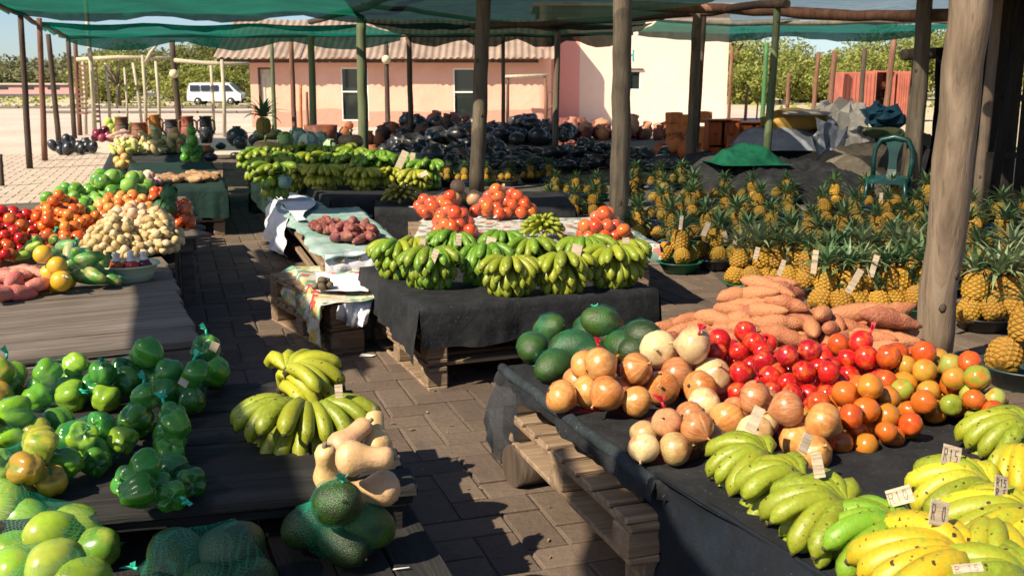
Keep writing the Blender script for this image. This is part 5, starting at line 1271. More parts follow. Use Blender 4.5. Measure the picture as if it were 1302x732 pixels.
spuds('tall heap of orange sweet potatoes behind the red tomatoes', 972, 442, z1, 170, .46, 'sweet', 140, 11.5, SP, axis=-.35, jit=.5, up=.9, zr=.8, lay=10)
spuds('short stout sweet potatoes standing on end right of the tall heap', 1044, 458, z1, 96, .38, 'sweet', 44, 11.5, SP, axis=1.3, jit=.35, up=.5, zr=.9)
spuds('a few long sweet potatoes at the back right corner by the big post', 1108, 452, z1, 110, .32, 'sweet', 26, 13, SP, axis=-.1, jit=.4, up=.25, zr=.9)
# ================================================================== cards
def strokes(ch):
    S = {'R': [[(0, 0), (0, 1), (.55, 1), (.6, .75), (.5, .5), (0, .5)], [(.25, .5), (.6, 0)]], '1': [[(.1, .8), (.3, 1), (.3, 0)]], '5': [[(.6, 1), (.1, 1), (.05, .55), (.45, .6), (.6, .3), (.4, 0), (0, .08)]],
         '0': [[(.1, .1), (0, .5), (.12, .95), (.45, 1), (.6, .5), (.45, .05), (.1, .1)]], '2': [[(0, .8), (.3, 1), (.55, .75), (0, 0), (.6, 0)]], ' ': []}
    return S.get(ch, [])
def card(label, px, py, z, wpx, hpx, yaw=0, tilt=20, roll=8, text=None, lift=.0, mat=M_card, group='price cards stuck among the bananas', Y=None):
    C = at(px, py, z); m = mpp(C); w, h = wpx*m, hpx*m; t = thing('price_card', label, 'price card', C, group)
    t.rotation_euler = (R(-tilt), R(roll), R(yaw)); B = MB(); B.box((0, 0, h/2), (w, .0025, h), bev=.0006, jit=.0004); B.build('card', mat, t)
    if text:
        lines = text.split('/'); S = MB(); lh = h*.8/len(lines)
        for li, ln in enumerate(lines):
            n = len(ln); cw = w*.84/n
            for i, c in enumerate(ln):
                for st in strokes(c):
                    for a, b in zip(st[:-1], st[1:]):
                        x0, z0_ = -w*.42+i*cw+a[0]*cw*.9, h*.9-(li+1)*lh+lh*.12+a[1]*lh*.74; x1, z1_ = -w*.42+i*cw+b[0]*cw*.9, h*.9-(li+1)*lh+lh*.12+b[1]*lh*.74
                        d = Vector((x1-x0, 0, z1_-z0_)); nn = Vector((-d.z, 0, d.x)).normalized()*h*.014; e = d.normalized()*h*.015
                        p0, p1 = Vector((x0, -.0022, z0_))-e, Vector((x1, -.0022, z1_))+e
                        S.add([p0-nn, p1-nn, p1+nn, p0+nn], [(0, 1, 2, 3)])
        S.build('writing', M_ink, t)
    return t
# ================================================================== BANANAS, front right
fg = 'banana hands on the front right table'
hand('leftmost speckled green banana hand on the front right table, beside the onions', 978, 578, z0, 0.187, 88, 222, 7, LG, YG, group=fg)
hand('second speckled green banana hand from the left on the front right table', 1022, 606, z0, 0.193, 92, 225, 7, LG, YG, group=fg)
hand('third hand from the left, yellow green with a black stalk and dark bruises', 1078, 642, z0, 0.214, 78, 232, 8, YG, LG, group=fg)
hand('lone small bananas lying under the third hand at the table edge', 1066, 672, z0, 0.150, 165, 235, 3, LG, YG, tiers=1, hz=.3, group=fg)
hand('greenest banana hand in the front row, left of the ripe yellow one', 1150, 672, z0, 0.214, 88, 232, 8, (.16, .34, .02), LG, group=fg)
hand('ripest bright yellow banana hand at the bottom edge', 1240, 716, z0, 0.251, 95, 205, 8, YE, (.58, .42, .02), group=fg)
hand('two yellow bananas standing right of the ripe hand', 1262, 668, z0, 0.193, 235, 265, 3, YE, YG, tiers=1, hz=.6, group=fg)
hand('green and yellow hand with a large card, behind the ripe hand', 1262, 618, z0, 0.214, 78, 218, 8, LG, (.60, .5, .03), group=fg)
hand('yellow banana hand at the right edge below the small card', 1325, 664, z0, 0.235, 100, 215, 8, (.62, .50, .02), YG, group=fg)
hand('yellow banana hand hanging tips down at the right picture edge', 1300, 566, z0, 0.182, 205, 320, 7, YG, YE, group=fg, hz=.75, pitch=(30, 45))
hand('green banana hand furthest back at the right picture edge', 1312, 542, z0, 0.214, 105, 215, 7, LG, YG, group=fg)
hand('yellow green bananas in the bottom right corner', 1320, 742, z0, 0.235, 100, 200, 7, YG, LG, group=fg)
card('blank wooden card between onions and the leftmost banana hand', 953, 548, .55, 15, 34, -10, 25, 25)
card('small blank card on the second banana hand', 1020, 575, .55, 14, 26, 10, 20, 30)
card('narrow card standing in the third banana hand', 1043, 607, .58, 14, 32, -5, 10, -12)
card('faint lined card left of the greenest bananas', 1148, 641, .57, 32, 22, -20, 30, -25, 'R10')
card('large square card behind the ripe bananas reading R and a number', 1208, 592, .57, 28, 26, 10, 20, 18, 'R15')
card('bright square card on the ripe yellow hand reading R0', 1192, 668, .60, 28, 32, 12, 20, 18, 'R 0')
card('tall card covered in writing at the right above the yellow hand', 1272, 636, .58, 22, 32, 18, 20, 18, 'R15/R 5')
card('card with writing half buried at the bottom edge', 1232, 728, .62, 40, 12, 5, 35, -3, 'R 15')
# ================================================================== middle table bananas
mg = 'green banana hands on the middle black table'
GN = (.10, .24, .015)
for lb, px, py, L, a0, a1, n, c1, c2 in [
    ('leftmost green bananas at the back corner of the middle table', 507, 318, .17, 190, 300, 7, GN, YG), ('full green hand at the left front of the middle table', 548, 326, .18, 205, 335, 8, GN, LG),
    ('green bananas behind the left front hand', 578, 306, .17, 200, 330, 7, GN, GR), ('dark green hand left of the centre card', 618, 322, .18, 205, 330, 8, GR, GN),
    ('paler tight hand drooping over the front edge in the middle', 648, 338, .165, 195, 345, 9, YG, LG), ('green bananas behind the centre card', 640, 304, .16, 190, 320, 7, GR, GN),
    ('green hand curving right behind the centre of the middle table', 676, 314, .17, 210, 350, 7, GN, LG), ('front hand right of centre with a card in its middle', 715, 334, .17, 195, 345, 9, LG, YG),
    ('back hand right of centre with long arched fingers', 742, 312, .18, 200, 345, 8, LG, GN), ('yellow green hand at the right front corner of the middle table', 780, 326, .18, 195, 350, 9, YG, LG),
    ('rightmost bananas at the back of the middle table', 796, 316, .15, 230, 360, 6, LG, YG), ('small green hand between the two left hands', 528, 312, .15, 215, 310, 6, LG, YG)]:
    hand(lb, px, py-5, z2, L*1.15, a0, a1, n+2, c1, c2, tiers=4, group=mg, pitch=(10, 68), hz=.85, meshes=BAN, jig=7.)
for k, (px, py, w, h, lb) in enumerate([(537, 314, 7, 12, 'small white card at the left of the middle bananas'), (549, 334, 8, 18, 'narrow card on the left front hand'), (583, 312, 7, 15, 'grey card behind the dark green hand'), (620, 323, 12, 22, 'tall pale card in the centre of the middle bananas'), (686, 312, 16, 12, 'tilted card right of the centre'),
                                      (729, 336, 13, 26, 'brightest tall card on the front hand right of centre'), (744, 310, 14, 10, 'card leaning on the right tomatoes'), (756, 312, 8, 12, 'brown card beside the leaning one'), (797, 320, 9, 18, 'upright card at the right corner')]):
    card(lb, px, py, z2+.15, w, h, (-1)**k*8, 12, (8, 20, 5, 14, 35, 12, -30, 20, -3)[k], group='price cards on the middle banana table')
# ================================================================== front left bananas and butternuts
lg_ = 'banana hands on the front left table'
hand('upper yellow green hand at the aisle edge, fingers arching to the right', 364, 470, zf+.075, .21, -45, 118, 8, YG, (.48, .46, .03), group=lg_, hz=.3, pitch=(8, 28))
hand('lower layer of the same cluster, bananas curving down from a black stalk', 356, 492, zf, .21, -50, 30, 5, YG, (.50, .44, .03), group=lg_, hz=.28, tiers=1, pitch=(4, 8))
hand('wide banana hand spread in front, from green on the left to yellow', 390, 518, zf, .215, 185, 358, 10, LG, YG, group=lg_, hz=.46, pitch=(10, 30), spread=.06)
card('narrow grey card standing in the front left bananas', 432, 514, zf+.12, 10, 26, 0, 5, -3, group='price cards on the left')
BN = [(.68, .42, .22), (.64, .37, .20), (.68, .45, .20)]
t = thing('butternut_heap', 'heap of five pale butternuts at the corner of the front left table', 'butternuts', at(450, 600, zf)); 
for (px, py, zz, q, r) in [(418, 600, .075, Euler((R(20), R(-12), .3)), .052), (480, 622, .055, Euler((R(92), 0, -1.25)), .055), (445, 590, .07, Euler((R(60), 0, .9)), .052), (478, 560, .11, Euler((R(-35), 0, .3)), .05), (440, 562, .13, Euler((R(-60), 0, -.8)), .05), (455, 582, .165, Euler((R(92), 0, 1.65)), .053)]:
    mk('butternut', rnd.choice(FM['butternut']), t, at(px, py, zf+zz)-t.location, q, r*1.08, rnd.choice(BN))
avo('green net bag of four dark avocados on the step in front of the butternuts', [(428, 640, 2.9), (398, 668, 1.3), (438, 690, 1.1), (466, 668, 1.5)], zg, 30, tie=(436, 612, .26), group='avocado bags at the bottom of the picture', rots=[.4, 1.9, .9, 2.4])
avo('net bag of large dark avocados at the bottom edge, left of the loose step board', [(226, 712, 1.5), (292, 700, 1.6), (272, 755, .9), (318, 745, .9), (205, 760, .9)], zg, 37, tie=(172, 722, .04), group='avocado bags at the bottom of the picture', rots=[.5, 2.2, 1.2, .2, 1.])
LM = [(.28, .42, .03), (.22, .40, .03), (.36, .46, .05), (.14, .30, .03)]
avo('net bag of large lime green fruit in the sun at the left edge', [(30, 662, 1.6), (68, 680, 1.6), (100, 672, 1.4), (122, 698, .9), (20, 700, .9), (8, 640, 2.2)], zg, 29, tie=(140, 690, .05), group='bags of lime green fruit', cols=LM, cat='fruit bag', name='fruit_bag', kind='pmelon')
avo('lowest net bag of lime green fruit, cut by the bottom left corner', [(70, 718, 1.4), (15, 728, 1.2), (105, 740, .9), (40, 765, .8)], zg+.03, 32, tie=(-20, 700, .1), group='bags of lime green fruit', cols=LM, cat='fruit bag', name='fruit_bag', kind='pmelon')
# ================================================================== peppers, front left
PG = [(.035, .19, .01), (.055, .24, .015), (.025, .14, .01)]; PL = [(.19, .38, .015), (.27, .45, .025), (.11, .29, .012)]; PY = [(.36, .34, .03), (.48, .28, .03), (.26, .36, .03)]  # lighter PL greens carry the sunlit look of the left bags
pg = 'green net bags of peppers on the front left table'
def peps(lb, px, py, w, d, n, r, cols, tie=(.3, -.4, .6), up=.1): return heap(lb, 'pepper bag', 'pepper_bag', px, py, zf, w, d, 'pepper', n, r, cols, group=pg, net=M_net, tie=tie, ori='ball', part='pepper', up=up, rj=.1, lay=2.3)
peps('dark green pepper bag, back left of the shaded three', 186, 503, 72, .26, 7, 17.5, PG, (.4, -.7, .2))
peps('dark pepper bag with a white tag, middle of the shaded three', 232, 520, 70, .24, 7, 18, PG, (0, -.2, .9))
peps('dark pepper bag at the aisle side, cardboard tag sticking up', 270, 492, 60, .26, 7, 18, PG, (.05, 0, 1))
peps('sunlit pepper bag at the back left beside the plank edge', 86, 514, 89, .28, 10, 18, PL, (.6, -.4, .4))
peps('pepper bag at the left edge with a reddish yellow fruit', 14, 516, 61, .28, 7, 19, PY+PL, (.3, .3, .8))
peps('half shaded pepper bag right of the back left one', 136, 518, 53, .24, 6, 17.5, PG+PL, (.2, -.5, .6))
peps('dark pepper bag in the middle with an upright teal knot', 176, 556, 70, .22, 7, 18.5, PG, (.0, -.1, 1))
peps('shiny dark pepper bag right of the teal knot', 218, 580, 67, .22, 7, 19, PG, (-.5, .2, .8))
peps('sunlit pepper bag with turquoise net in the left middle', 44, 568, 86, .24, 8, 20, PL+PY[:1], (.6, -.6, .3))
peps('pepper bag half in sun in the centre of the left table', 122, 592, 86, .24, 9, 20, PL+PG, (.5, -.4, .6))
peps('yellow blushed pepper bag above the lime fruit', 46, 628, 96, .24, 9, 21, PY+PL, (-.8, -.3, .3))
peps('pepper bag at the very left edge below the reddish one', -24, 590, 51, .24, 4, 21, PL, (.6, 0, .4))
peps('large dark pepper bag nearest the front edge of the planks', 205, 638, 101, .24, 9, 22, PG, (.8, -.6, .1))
card('small cardboard tag on the aisle side pepper bag', 270, 446, zf+.16, 10, 12, 20, 20, 30, group='price cards on the left')
card('white tag on the middle dark pepper bag', 231, 490, zf+.15, 12, 11, 20, 50, 40, mat=M_card, group='price cards on the left')
# ================================================================== long left stall
zs = .5
def hp(lb, cat, name, *a, **k):
    k.setdefault('lay', 3.4); return heap(lb, cat, name, *a, **k)
PK = [(.62, .20, .17), (.55, .13, .13), (.66, .28, .22)]
hp('pink sweet potatoes at the left edge of the sunlit planks', 'sweet potatoes', 'sweet_potato_heap', 14, 372, zs, 92, .55, 'sweet', 34, 10, PK, ori='long', axis=.6, jit=1.2, up=.35, part='sweet_potato', zr=.9)
YO = [(.70, .36, .015), (.72, .42, .02)]
hp('pale net bag of seven yellow oranges on the sunlit planks', 'orange bag', 'orange_bag', 70, 372, zs, 54, .22, 'orange', 9, 12, YO, net=M_whitenet, tie=(.3, -.4, .3), part='orange', up=.4)
gg = 'green net bags on the left stall'
hp('green net bag of cucumbers with a brown tag between tomatoes and oranges', 'vegetable bag', 'vegetable_bag', 52, 330, zs, 50, .3, 'cob', 9, 10, PL+PG, group=gg, net=M_net, tie=(.2, 0, 1), part='cucumber', up=.4)
hp('pale green net bag of round squashes behind the oranges', 'vegetable bag', 'vegetable_bag', 90, 352, zs, 56, .3, 'cob', 10, 12, [(.22, .38, .12), (.14, .32, .08), (.3, .42, .2)], group=gg, net=M_net, tie=(.5, 0, .6), part='squash', up=.35)
hp('green squash bag right of the oranges, cut pepper at its end', 'vegetable bag', 'vegetable_bag', 116, 366, zs, 58, .22, 'cob', 6, 14, [(.06, .24, .03), (.10, .30, .04)], group=gg, net=M_net, tie=(1, -.2, .1), part='squash', up=.3)
tl = 'tomato heaps on the left stall'
hp('red tomatoes at the far left edge of the stall', 'tomatoes', 'tomato_heap', 14, 318, zs, 110, 1.3, 'tomato', 190, 7.6, RT+[OT[2], OT[0]], group=tl, part='tomato', up=.8, lay=7)
hp('orange tomatoes in the middle left of the stall', 'tomatoes', 'tomato_heap', 80, 306, zs, 104, 1.3, 'tomato', 190, 7.2, [(.66, .17, .02), (.68, .26, .04), (.62, .10, .015)], group=tl, part='tomato', up=.8, lay=7)
hp('red tomatoes beside the dark leaves at the aisle side of the stall', 'tomatoes', 'tomato_heap', 205, 274, zs, 74, .7, 'tomato', 60, 6.6, [(.6, .09, .02), (.62, .15, .02)], group=tl, part='tomato', up=.4)
hp('small heap of reddish tomatoes at the aisle edge above the lit plank', 'tomatoes', 'tomato_heap', 232, 288, zs, 34, .4, 'tomato', 14, 7, [(.55, .13, .05), (.6, .09, .02)], group=tl, part='tomato', up=.3)
hp('glowing orange and yellow peppers behind the potatoes', 'peppers', 'pepper_heap', 165, 278, zs, 104, .9, 'tomato', 80, 6.6, [(.70, .30, .05), (.72, .38, .10), (.66, .2, .04)], part='pepper', up=.5)
gl = 'green fruit heaps at the back of the left stall'
hp('limes and green fruit at the back left of the stall', 'green fruit', 'lime_heap', 96, 262, zs, 80, 1.1, 'gtomato', 36, 8.5, [(.12, .40, .05), (.20, .48, .08), (.10, .34, .03)], group=gl, part='lime', up=.35)
hp('large green fruit behind the orange peppers', 'green fruit', 'lime_heap', 150, 250, zs, 90, .9, 'gtomato', 26, 10, [(.10, .34, .04), (.22, .46, .08), (.07, .24, .03)], group=gl, part='lime', up=.4)
hp('bright green limes between orange tomatoes and potatoes', 'green fruit', 'lime_heap', 108, 300, zs, 44, .5, 'gtomato', 16, 8, [(.20, .44, .04), (.26, .5, .06)], group=gl, part='lime', up=.5)
PO = [(.58, .42, .18), (.62, .48, .24), (.52, .36, .15), (.64, .52, .30)]
pgp = 'potato heaps on the left stall'
hp('largest heap of pale potatoes in the middle of the left stall', 'potatoes', 'potato_heap', 150, 318, zs, 112, .95, 'potato', 300, 5.0, PO, group=pgp, part='potato', up=.8, K=14, lay=9)
hp('potatoes at the aisle edge, right of the large heap', 'potatoes', 'potato_heap', 202, 314, zs, 62, .7, 'potato', 150, 4.9, PO, group=pgp, part='potato', up=.5, K=14, lay=6)
hp('pale onions and potatoes piled up behind the large potato heap', 'potatoes', 'potato_heap', 170, 296, zs, 90, .6, 'potato', 90, 6.2, [(.70, .48, .30), (.66, .40, .22), (.72, .58, .4)], group=pgp, part='potato', up=.6, K=16, lay=6)
hp('bundle of dark green leaves at the aisle side of the tomatoes', 'greens', 'leaf_bundle', 212, 290, zs, 34, .4, 'cabbage', 3, 14, [(.03, .12, .03), (.05, .18, .05)], ori='up', part='cabbage', up=.1)
# enamel bowl with bottles
Cb = at(164, 356, zs); m = mpp(Cb); rb = 37*m
t = tag(MB().lathe([(rb*.70, 0), (rb*.76, rb*.03), (rb*.86, rb*.28), (rb*.98, rb*.52), (rb*1.06, rb*.55), (rb*1.05, rb*.60), (rb*.93, rb*.55), (rb*.82, rb*.30), (rb*.70, rb*.07), (0, rb*.05)], 30).build('bowl', simple('pale_green_enamel', (.40, .47, .33), .35, 6, .1), loc=Cb), 'pale green enamel bowl of bottled preserves on the plank corner', 'bowl')
for k, (dx, dy, col, lb) in enumerate([(-.62, .0, (.55, .16, .03), 'orange preserve bottle at the left in the green bowl'), (-.3, -.25, (.5, .10, .03), 'rust red preserve bottle second from the left in the green bowl'), (.05, .2, (.35, .03, .03), 'red bottle at the back of the green bowl'), (.2, -.25, (.4, .02, .02), 'bright red bottle with a twisted white top in the green bowl'), (.52, .05, (.12, .01, .02), 'dark wine coloured bottle with a white label in the green bowl')]):
    tt = thing('bottle', lb, 'bottle', Cb+Vector((dx*rb, dy*rb, rb*.1)), 'bottles in the green bowl'); s = rb*.235
    B = MB(); B.lathe([(0, 0), (s, 0), (s*1.05, s*.3), (s*1.05, s*2.0), (s*.6, s*2.5), (s*.5, s*2.7)], 14); bm_ = simple('preserve_'+str(k), col, .15, 30, .3); B.build('jar', bm_, tt, rot=(rnd.uniform(-.2, .2), rnd.uniform(-.25, .25), 0))
    B = MB(); B.lathe([(s*.6, s*2.55), (s*.62, s*2.7), (s*.3, s*3.2), (s*.5, s*3.7), (0, s*3.8)], 10, rf=lambda a, t: 1+.2*math.sin(4*a+t*9)); B.build('wrapped_top', M_plain_white if k else M_plain_stem, tt)
    if k == 4: B = MB(); B.box((0, -s*1.08, s*1.3), (s*1.3, .004, s*.9)); B.build('label', M_plain_white, tt)
# cassava, green-draped table
hp('brown cassava roots heaped on the dark green cloth', 'cassava', 'cassava_heap', 252, 229, zL4, 62, .8, 'cassava', 24, 5.0, [(.32, .19, .09), (.42, .27, .14), (.28, .17, .08)], ori='long', axis=-.5, jit=.5, up=.35, zr=.9, part='cassava_root')
hp('cassava and ginger roots left of the big brown roots', 'cassava', 'cassava_heap', 208, 232, zL4, 56, .7, 'sweet', 20, 5.0, [(.36, .22, .11), (.44, .26, .16)], ori='long', axis=.8, jit=.9, up=.3, zr=.9, part='root')
hp('pale turnips and pink roots at the back left of the cassava', 'root vegetables', 'turnip_heap', 180, 236, zL4, 56, .7, 'potato', 34, 5.2, [(.66, .42, .32), (.6, .3, .26), (.7, .55, .4)], up=.35, part='turnip')
hp('green net bag of round green fruit standing behind the cassava', 'green fruit', 'fruit_bag', 246, 206, .45, 28, .4, 'gtomato', 18, 6.5, [(.06, .30, .02), (.10, .38, .03)], net=M_net, tie=(0, 0, 1), up=.9, part='lime', lay=5)
hp('yellow squashes spilling out of a tipped black basket', 'squashes', 'squash_heap', 158, 214, .36, 24, .5, 'orange', 16, 5.5, [(.7, .48, .12), (.66, .40, .14)], part='squash', up=.6, lay=3)
yg = 'squash and gourd heaps before the clay urns'
hp('yellow green patty squashes in front of the urns, left heap', 'squashes', 'squash_heap', 165, 196, zL5, 56, .8, 'cob', 26, 6, [(.55, .60, .18), (.66, .62, .25), (.5, .58, .14)], group=yg, part='squash', up=.4)
hp('pale yellow squashes in the middle heap before the urns', 'squashes', 'squash_heap', 196, 196, zL5, 50, .8, 'cob', 26, 6, [(.70, .60, .30), (.66, .52, .26)], group=yg, part='squash', up=.4)
hp('orange onions and gourds in the right heap before the urns', 'onions', 'onion_heap', 222, 194, zL5, 34, .7, 'potato', 20, 5, [(.62, .34, .16), (.66, .42, .2)], group=yg, part='onion', up=.4)
hp('dark red beetroots behind the squashes', 'beetroots', 'beetroot_heap', 130, 180, zL5, 22, .7, 'orange', 12, 5, [(.2, .02, .05), (.3, .04, .08)], group=yg, part='beetroot', up=.4)
hp('pink and pale roots behind the squashes', 'roots', 'root_heap', 160, 180, zL5, 40, .8, 'sweet', 18, 4.5, [(.66, .36, .34), (.7, .5, .42), (.5, .16, .2)], group=yg, ori='long', axis=.8, jit=.7, part='root', up=.4)
hp('lime green vegetables behind the pink roots', 'green fruit', 'lime_heap', 150, 171, zL5, 34, .6, 'gtomato', 14, 5.5, [(.46, .55, .10), (.36, .5, .08)], group=yg, part='lime', up=.4)
# ================================================================== purple sweet potatoes, teal table and tomatoes behind
hp('dark purple red sweet potatoes on the teal cloth, left heap', 'sweet potatoes', 'sweet_potato_heap', 418, 293, z7+.01, 52, .45, 'sweet', 30, 5.6, [(.12, .02, .025), (.17, .03, .035)], ori='long', axis=2.3, jit=.4, up=.6, zr=.8, lay=5, part='sweet_potato')
hp('purple red sweet potatoes on the teal cloth, larger right heap', 'sweet potatoes', 'sweet_potato_heap', 450, 302, z7+.01, 60, .5, 'sweet', 40, 7, [(.22, .055, .065), (.18, .035, .04), (.28, .09, .09)], ori='long', axis=1.7, jit=.6, up=.6, zr=.8, lay=5, part='sweet_potato')
tgm = 'net bags of round tomatoes on the tables behind'
def rtom(lb, px, py, z, w, d, n, r, tie, up=.35): return heap(lb, 'tomato bag', 'tomato_bag', px, py, z, w, d, 'tomato', int(n*1.7), r*.95, [(.62, .08, .015), (.60, .13, .02), (.56, .05, .015)], group=tgm, net=M_whitenet, tie=tie, part='tomato', up=up, lay=3.2)
rtom('net bag of round tomatoes in front on the marbled oilcloth, left', 577, 301, z3, 64, .42, 15, 8.6, (1, 0, .5))
rtom('net bag of tomatoes on the black cloth, behind the left oilcloth bag', 561, 276, z4, 66, .5, 18, 8, (-1, -.3, -.1))
rtom('long net bag of tomatoes on the black cloth beside the thick post', 641, 274, z4, 80, .5, 30, 7.5, (-.4, -.9, -.2))
rtom('net bag of tomatoes at the right corner of the marbled oilcloth', 768, 306, z3, 68, .42, 19, 9, (-.9, 0, .4))
stemhand('tight knobbly bunch of small green bananas on the marbled oilcloth', 690, 302, z3, .155, 46, YG, LG, 'bunches of small bananas')
stemhand('brown withered bunch of stubby bananas on the black cloth', 509, 258, z4, .16, 40, (.22, .16, .03), (.30, .24, .05), 'bunches of small bananas')
heap('pale butternuts behind the tomato bags on the black cloth', 'butternuts', 'butternut_heap', 584, 262, z4, 52, .3, 'orange', 4, 10, BN, part='butternut', up=.2)
heap('brown wrinkled bundle on the flowered oilcloth', 'tuber', 'dried_tuber', 408, 368, z8+.02, 26, .12, 'potato', 9, 5, [(.12, .09, .05), (.18, .14, .09)], part='tuber', up=.8)
# ================================================================== rear bananas
bgp = 'banana hands on the back tables'
YB_ = (.36, .32, .03)
rear = [(372, 226, z5, 0.24, 'yellow green hand at the left end of the back black table', YG, YB_), (410, 226, z5, 0.27, 'yellowest hand in the back row, tips fanned downward', YB_, YG), (447, 224, z5, 0.24, 'green hand left of the folded paper in the back row', YG, LG), (462, 229, z5, 0.24, 'hand of thin yellow green fingers below the paper', YB_, YG),
        (497, 229, z5, 0.22, 'small fingered hand to the left of the withered bunch', YG, YB_), (528, 231, z5, 0.24, 'last hand on the right of the back row', YB_, YG), (508, 214, z6, .30, 'arched green hand behind the right end of the back row', GR, GN)]
for px, py, z, L, lb, c1, c2 in rear: hand(lb, px, py-10, z, L*.82, 190, 350, 11, c1, c2, tiers=3, group=bgp, pitch=(8, 60), hz=.8, meshes=BANS, jig=8.)
rr = [(325, 205, GN, YG), (345, 212, YG, LG), (368, 207, GN, LG), (395, 206, LG, YG), (420, 207, GN, YG), (447, 209, GN, LG), (475, 211, GR, GN), (335, 200, GN, LG), (362, 197, LG, YG), (388, 195, GN, YG), (412, 196, GN, LG), (438, 196, YG, LG), (452, 200, GN, LG), (484, 203, GN, GR), (545, 216, GR, GN), (350, 222, GR, YG)]
for k, (px, py, c1, c2) in enumerate(rr):
    row = 'front' if py > 204 else 'rear'
    hand('green banana hand on the dark green cloth, %s in the %s row from the left' % (['first', 'second', 'third', 'fourth', 'fifth', 'sixth', 'seventh', 'first', 'second', 'third', 'fourth', 'fifth', 'sixth', 'seventh', 'last', 'lowest'][k], row), px, py-5, z6, .24, 195+rnd.uniform(-10, 30), 345+rnd.uniform(-30, 10), 9, c1, c2, tiers=3, group=bgp, pitch=(4, 52), hz=.8, meshes=BANS, jig=8.)
for k, (px, py, w, h, rl) in enumerate([(505, 216, 9, 26, 25), (468, 210, 5, 16, -30), (522, 214, 6, 20, 10), (434, 212, 4, 12, -20), (540, 224, 10, 6, -25)]):
    card(('large folded paper standing in the back row of bananas', 'thin tilted paper strip left of the large one', 'narrow strip at the right of the arched green hand', 'small strip in the middle of the back bananas', 'pale strip on the last back hand')[k], px, py, .66, w, h, 0, 10, rl, group='paper strips among the back bananas')
# cabbages, pumpkins, mirliton etc behind
cg = 'cabbages and pumpkins behind the back bananas'
for lb, px, py, kind, r, c in [('large tan pumpkin beside the left end of the back bananas', 338, 188, 'pumpkin', 13, (.55, .32, .13)), ('green pumpkin stacked on the tan one, left', 333, 171, 'pumpkin', 9, (.14, .17, .07)), ('green pumpkin stacked on the tan one, right', 347, 171, 'pumpkin', 10, (.11, .15, .06)), ('small orange gourd to the right of the tan pumpkin', 354, 188, 'pumpkin', 8.5, (.42, .20, .06)),
    ('yellow green cabbage next to the gourd', 362, 180, 'cabbage', 11, (.36, .48, .16)), ('pale blue green cabbage, left of the three', 378, 176, 'cabbage', 12, (.45, .56, .46)), ('pale blue green cabbage, middle of the three', 392, 182, 'cabbage', 13, (.42, .54, .46)), ('pale blue green cabbage, right of the three', 408, 180, 'cabbage', 11, (.38, .52, .42)), ('ragged cabbage with white ribs at the right end', 420, 187, 'cabbage', 9, (.38, .50, .28)),
    ('white cabbage at the aisle corner of the green cloth', 325, 200, 'cabbage', 10, (.50, .56, .40)), ('greenish white cabbage on the ground below the left green bananas', 362, 232, 'cabbage', 9, (.22, .36, .26)), ('ribbed brown pumpkin left of the green post', 446, 180, 'pumpkin', 13, (.26, .17, .10))]:
    z = .62; P = at(px, py, z); rr_ = r*1.2*mpp(P)
    tag(mk(kind, FM[kind][int(px) % len(FM[kind])], None, P, (0, 0, px), rr_, c), lb, kind, cg)
# small pineapple on top at left
def box_like(lb, name, px, py, z, w, h, d, mat, cat, rz=0, group=None):
    P = at(px, py, z); m = mpp(P); B = MB(); B.box((0, 0, h*m/2), (w*m, d, h*m), rz=rz, bev=.01); return tag(B.build(name, mat, loc=P), lb, cat, group)
tag(MB().lathe([(.0, 0), (.26, 0), (.34, .3), (.36, .62), (.30, .62), (.28, .3), (0, .05)], 20).build('flower_pot', M_clay_red, loc=at(409, 196, 0)), 'dark red clay pot standing behind the green post', 'pot').color = (.10, .03, .025, 1)
# ================================================================== PINEAPPLES
def pine_body(seed=0, n=16, m=12):
    vs = []; ey = []; fs = []; H = 1.02
    def P(i, j, s=1.):
        t = j/m; z = -H+2*H*t; pr = (max(0, 1-abs(2*t-1)**2.6))**.5; r = (.30+.70*pr)*(1-.10*t); r = r if 0 < j < m else .30
        a = 2*math.pi*i/n; return Vector((r*math.cos(a)*s, r*math.sin(a)*s, z*(1+.0*s)))
    for j in range(m+1):
        for i in range(n): vs.append(P(i, j)*.965); ey.append(0.)
    for j in range(0, m+1):
        for i in range(n):
            if (i+j) % 2: continue
            l, r_ = ((i-1) % n)+j*n, ((i+1) % n)+j*n; up = i+min(j+1, m)*n; dn = i+max(j-1, 0)*n
            if j == 0: cor = [l, r_, up]
            elif j == m: cor = [r_, l, dn]
            else: cor = [l, dn, r_, up]
            p = P(i, j); c = len(vs); nr = Vector((p.x, p.y, p.z*.3)).normalized()
            if 0 < j < m:
                ins = []
                for q in cor: v = Vector(vs[q]).lerp(p, .34)+nr*.05; ins.append(len(vs)); vs.append(v); ey.append(.75)
                c = len(vs); vs.append(p+nr*.065); ey.append(1.)
                for k in range(4): fs.append((cor[k], cor[(k+1) % 4], ins[(k+1) % 4], ins[k])); fs.append((ins[k], ins[(k+1) % 4], c))
            else: fs.append(tuple(cor))
    fs.append(tuple(range(n))[::-1]); fs.append(tuple(m*n+k for k in range(n)))
    me = mesh('fruit', vs, fs, M_pine, False); at_ = me.attributes.new('eye', 'FLOAT', 'POINT'); at_.data.foreach_set('value', ey); return me
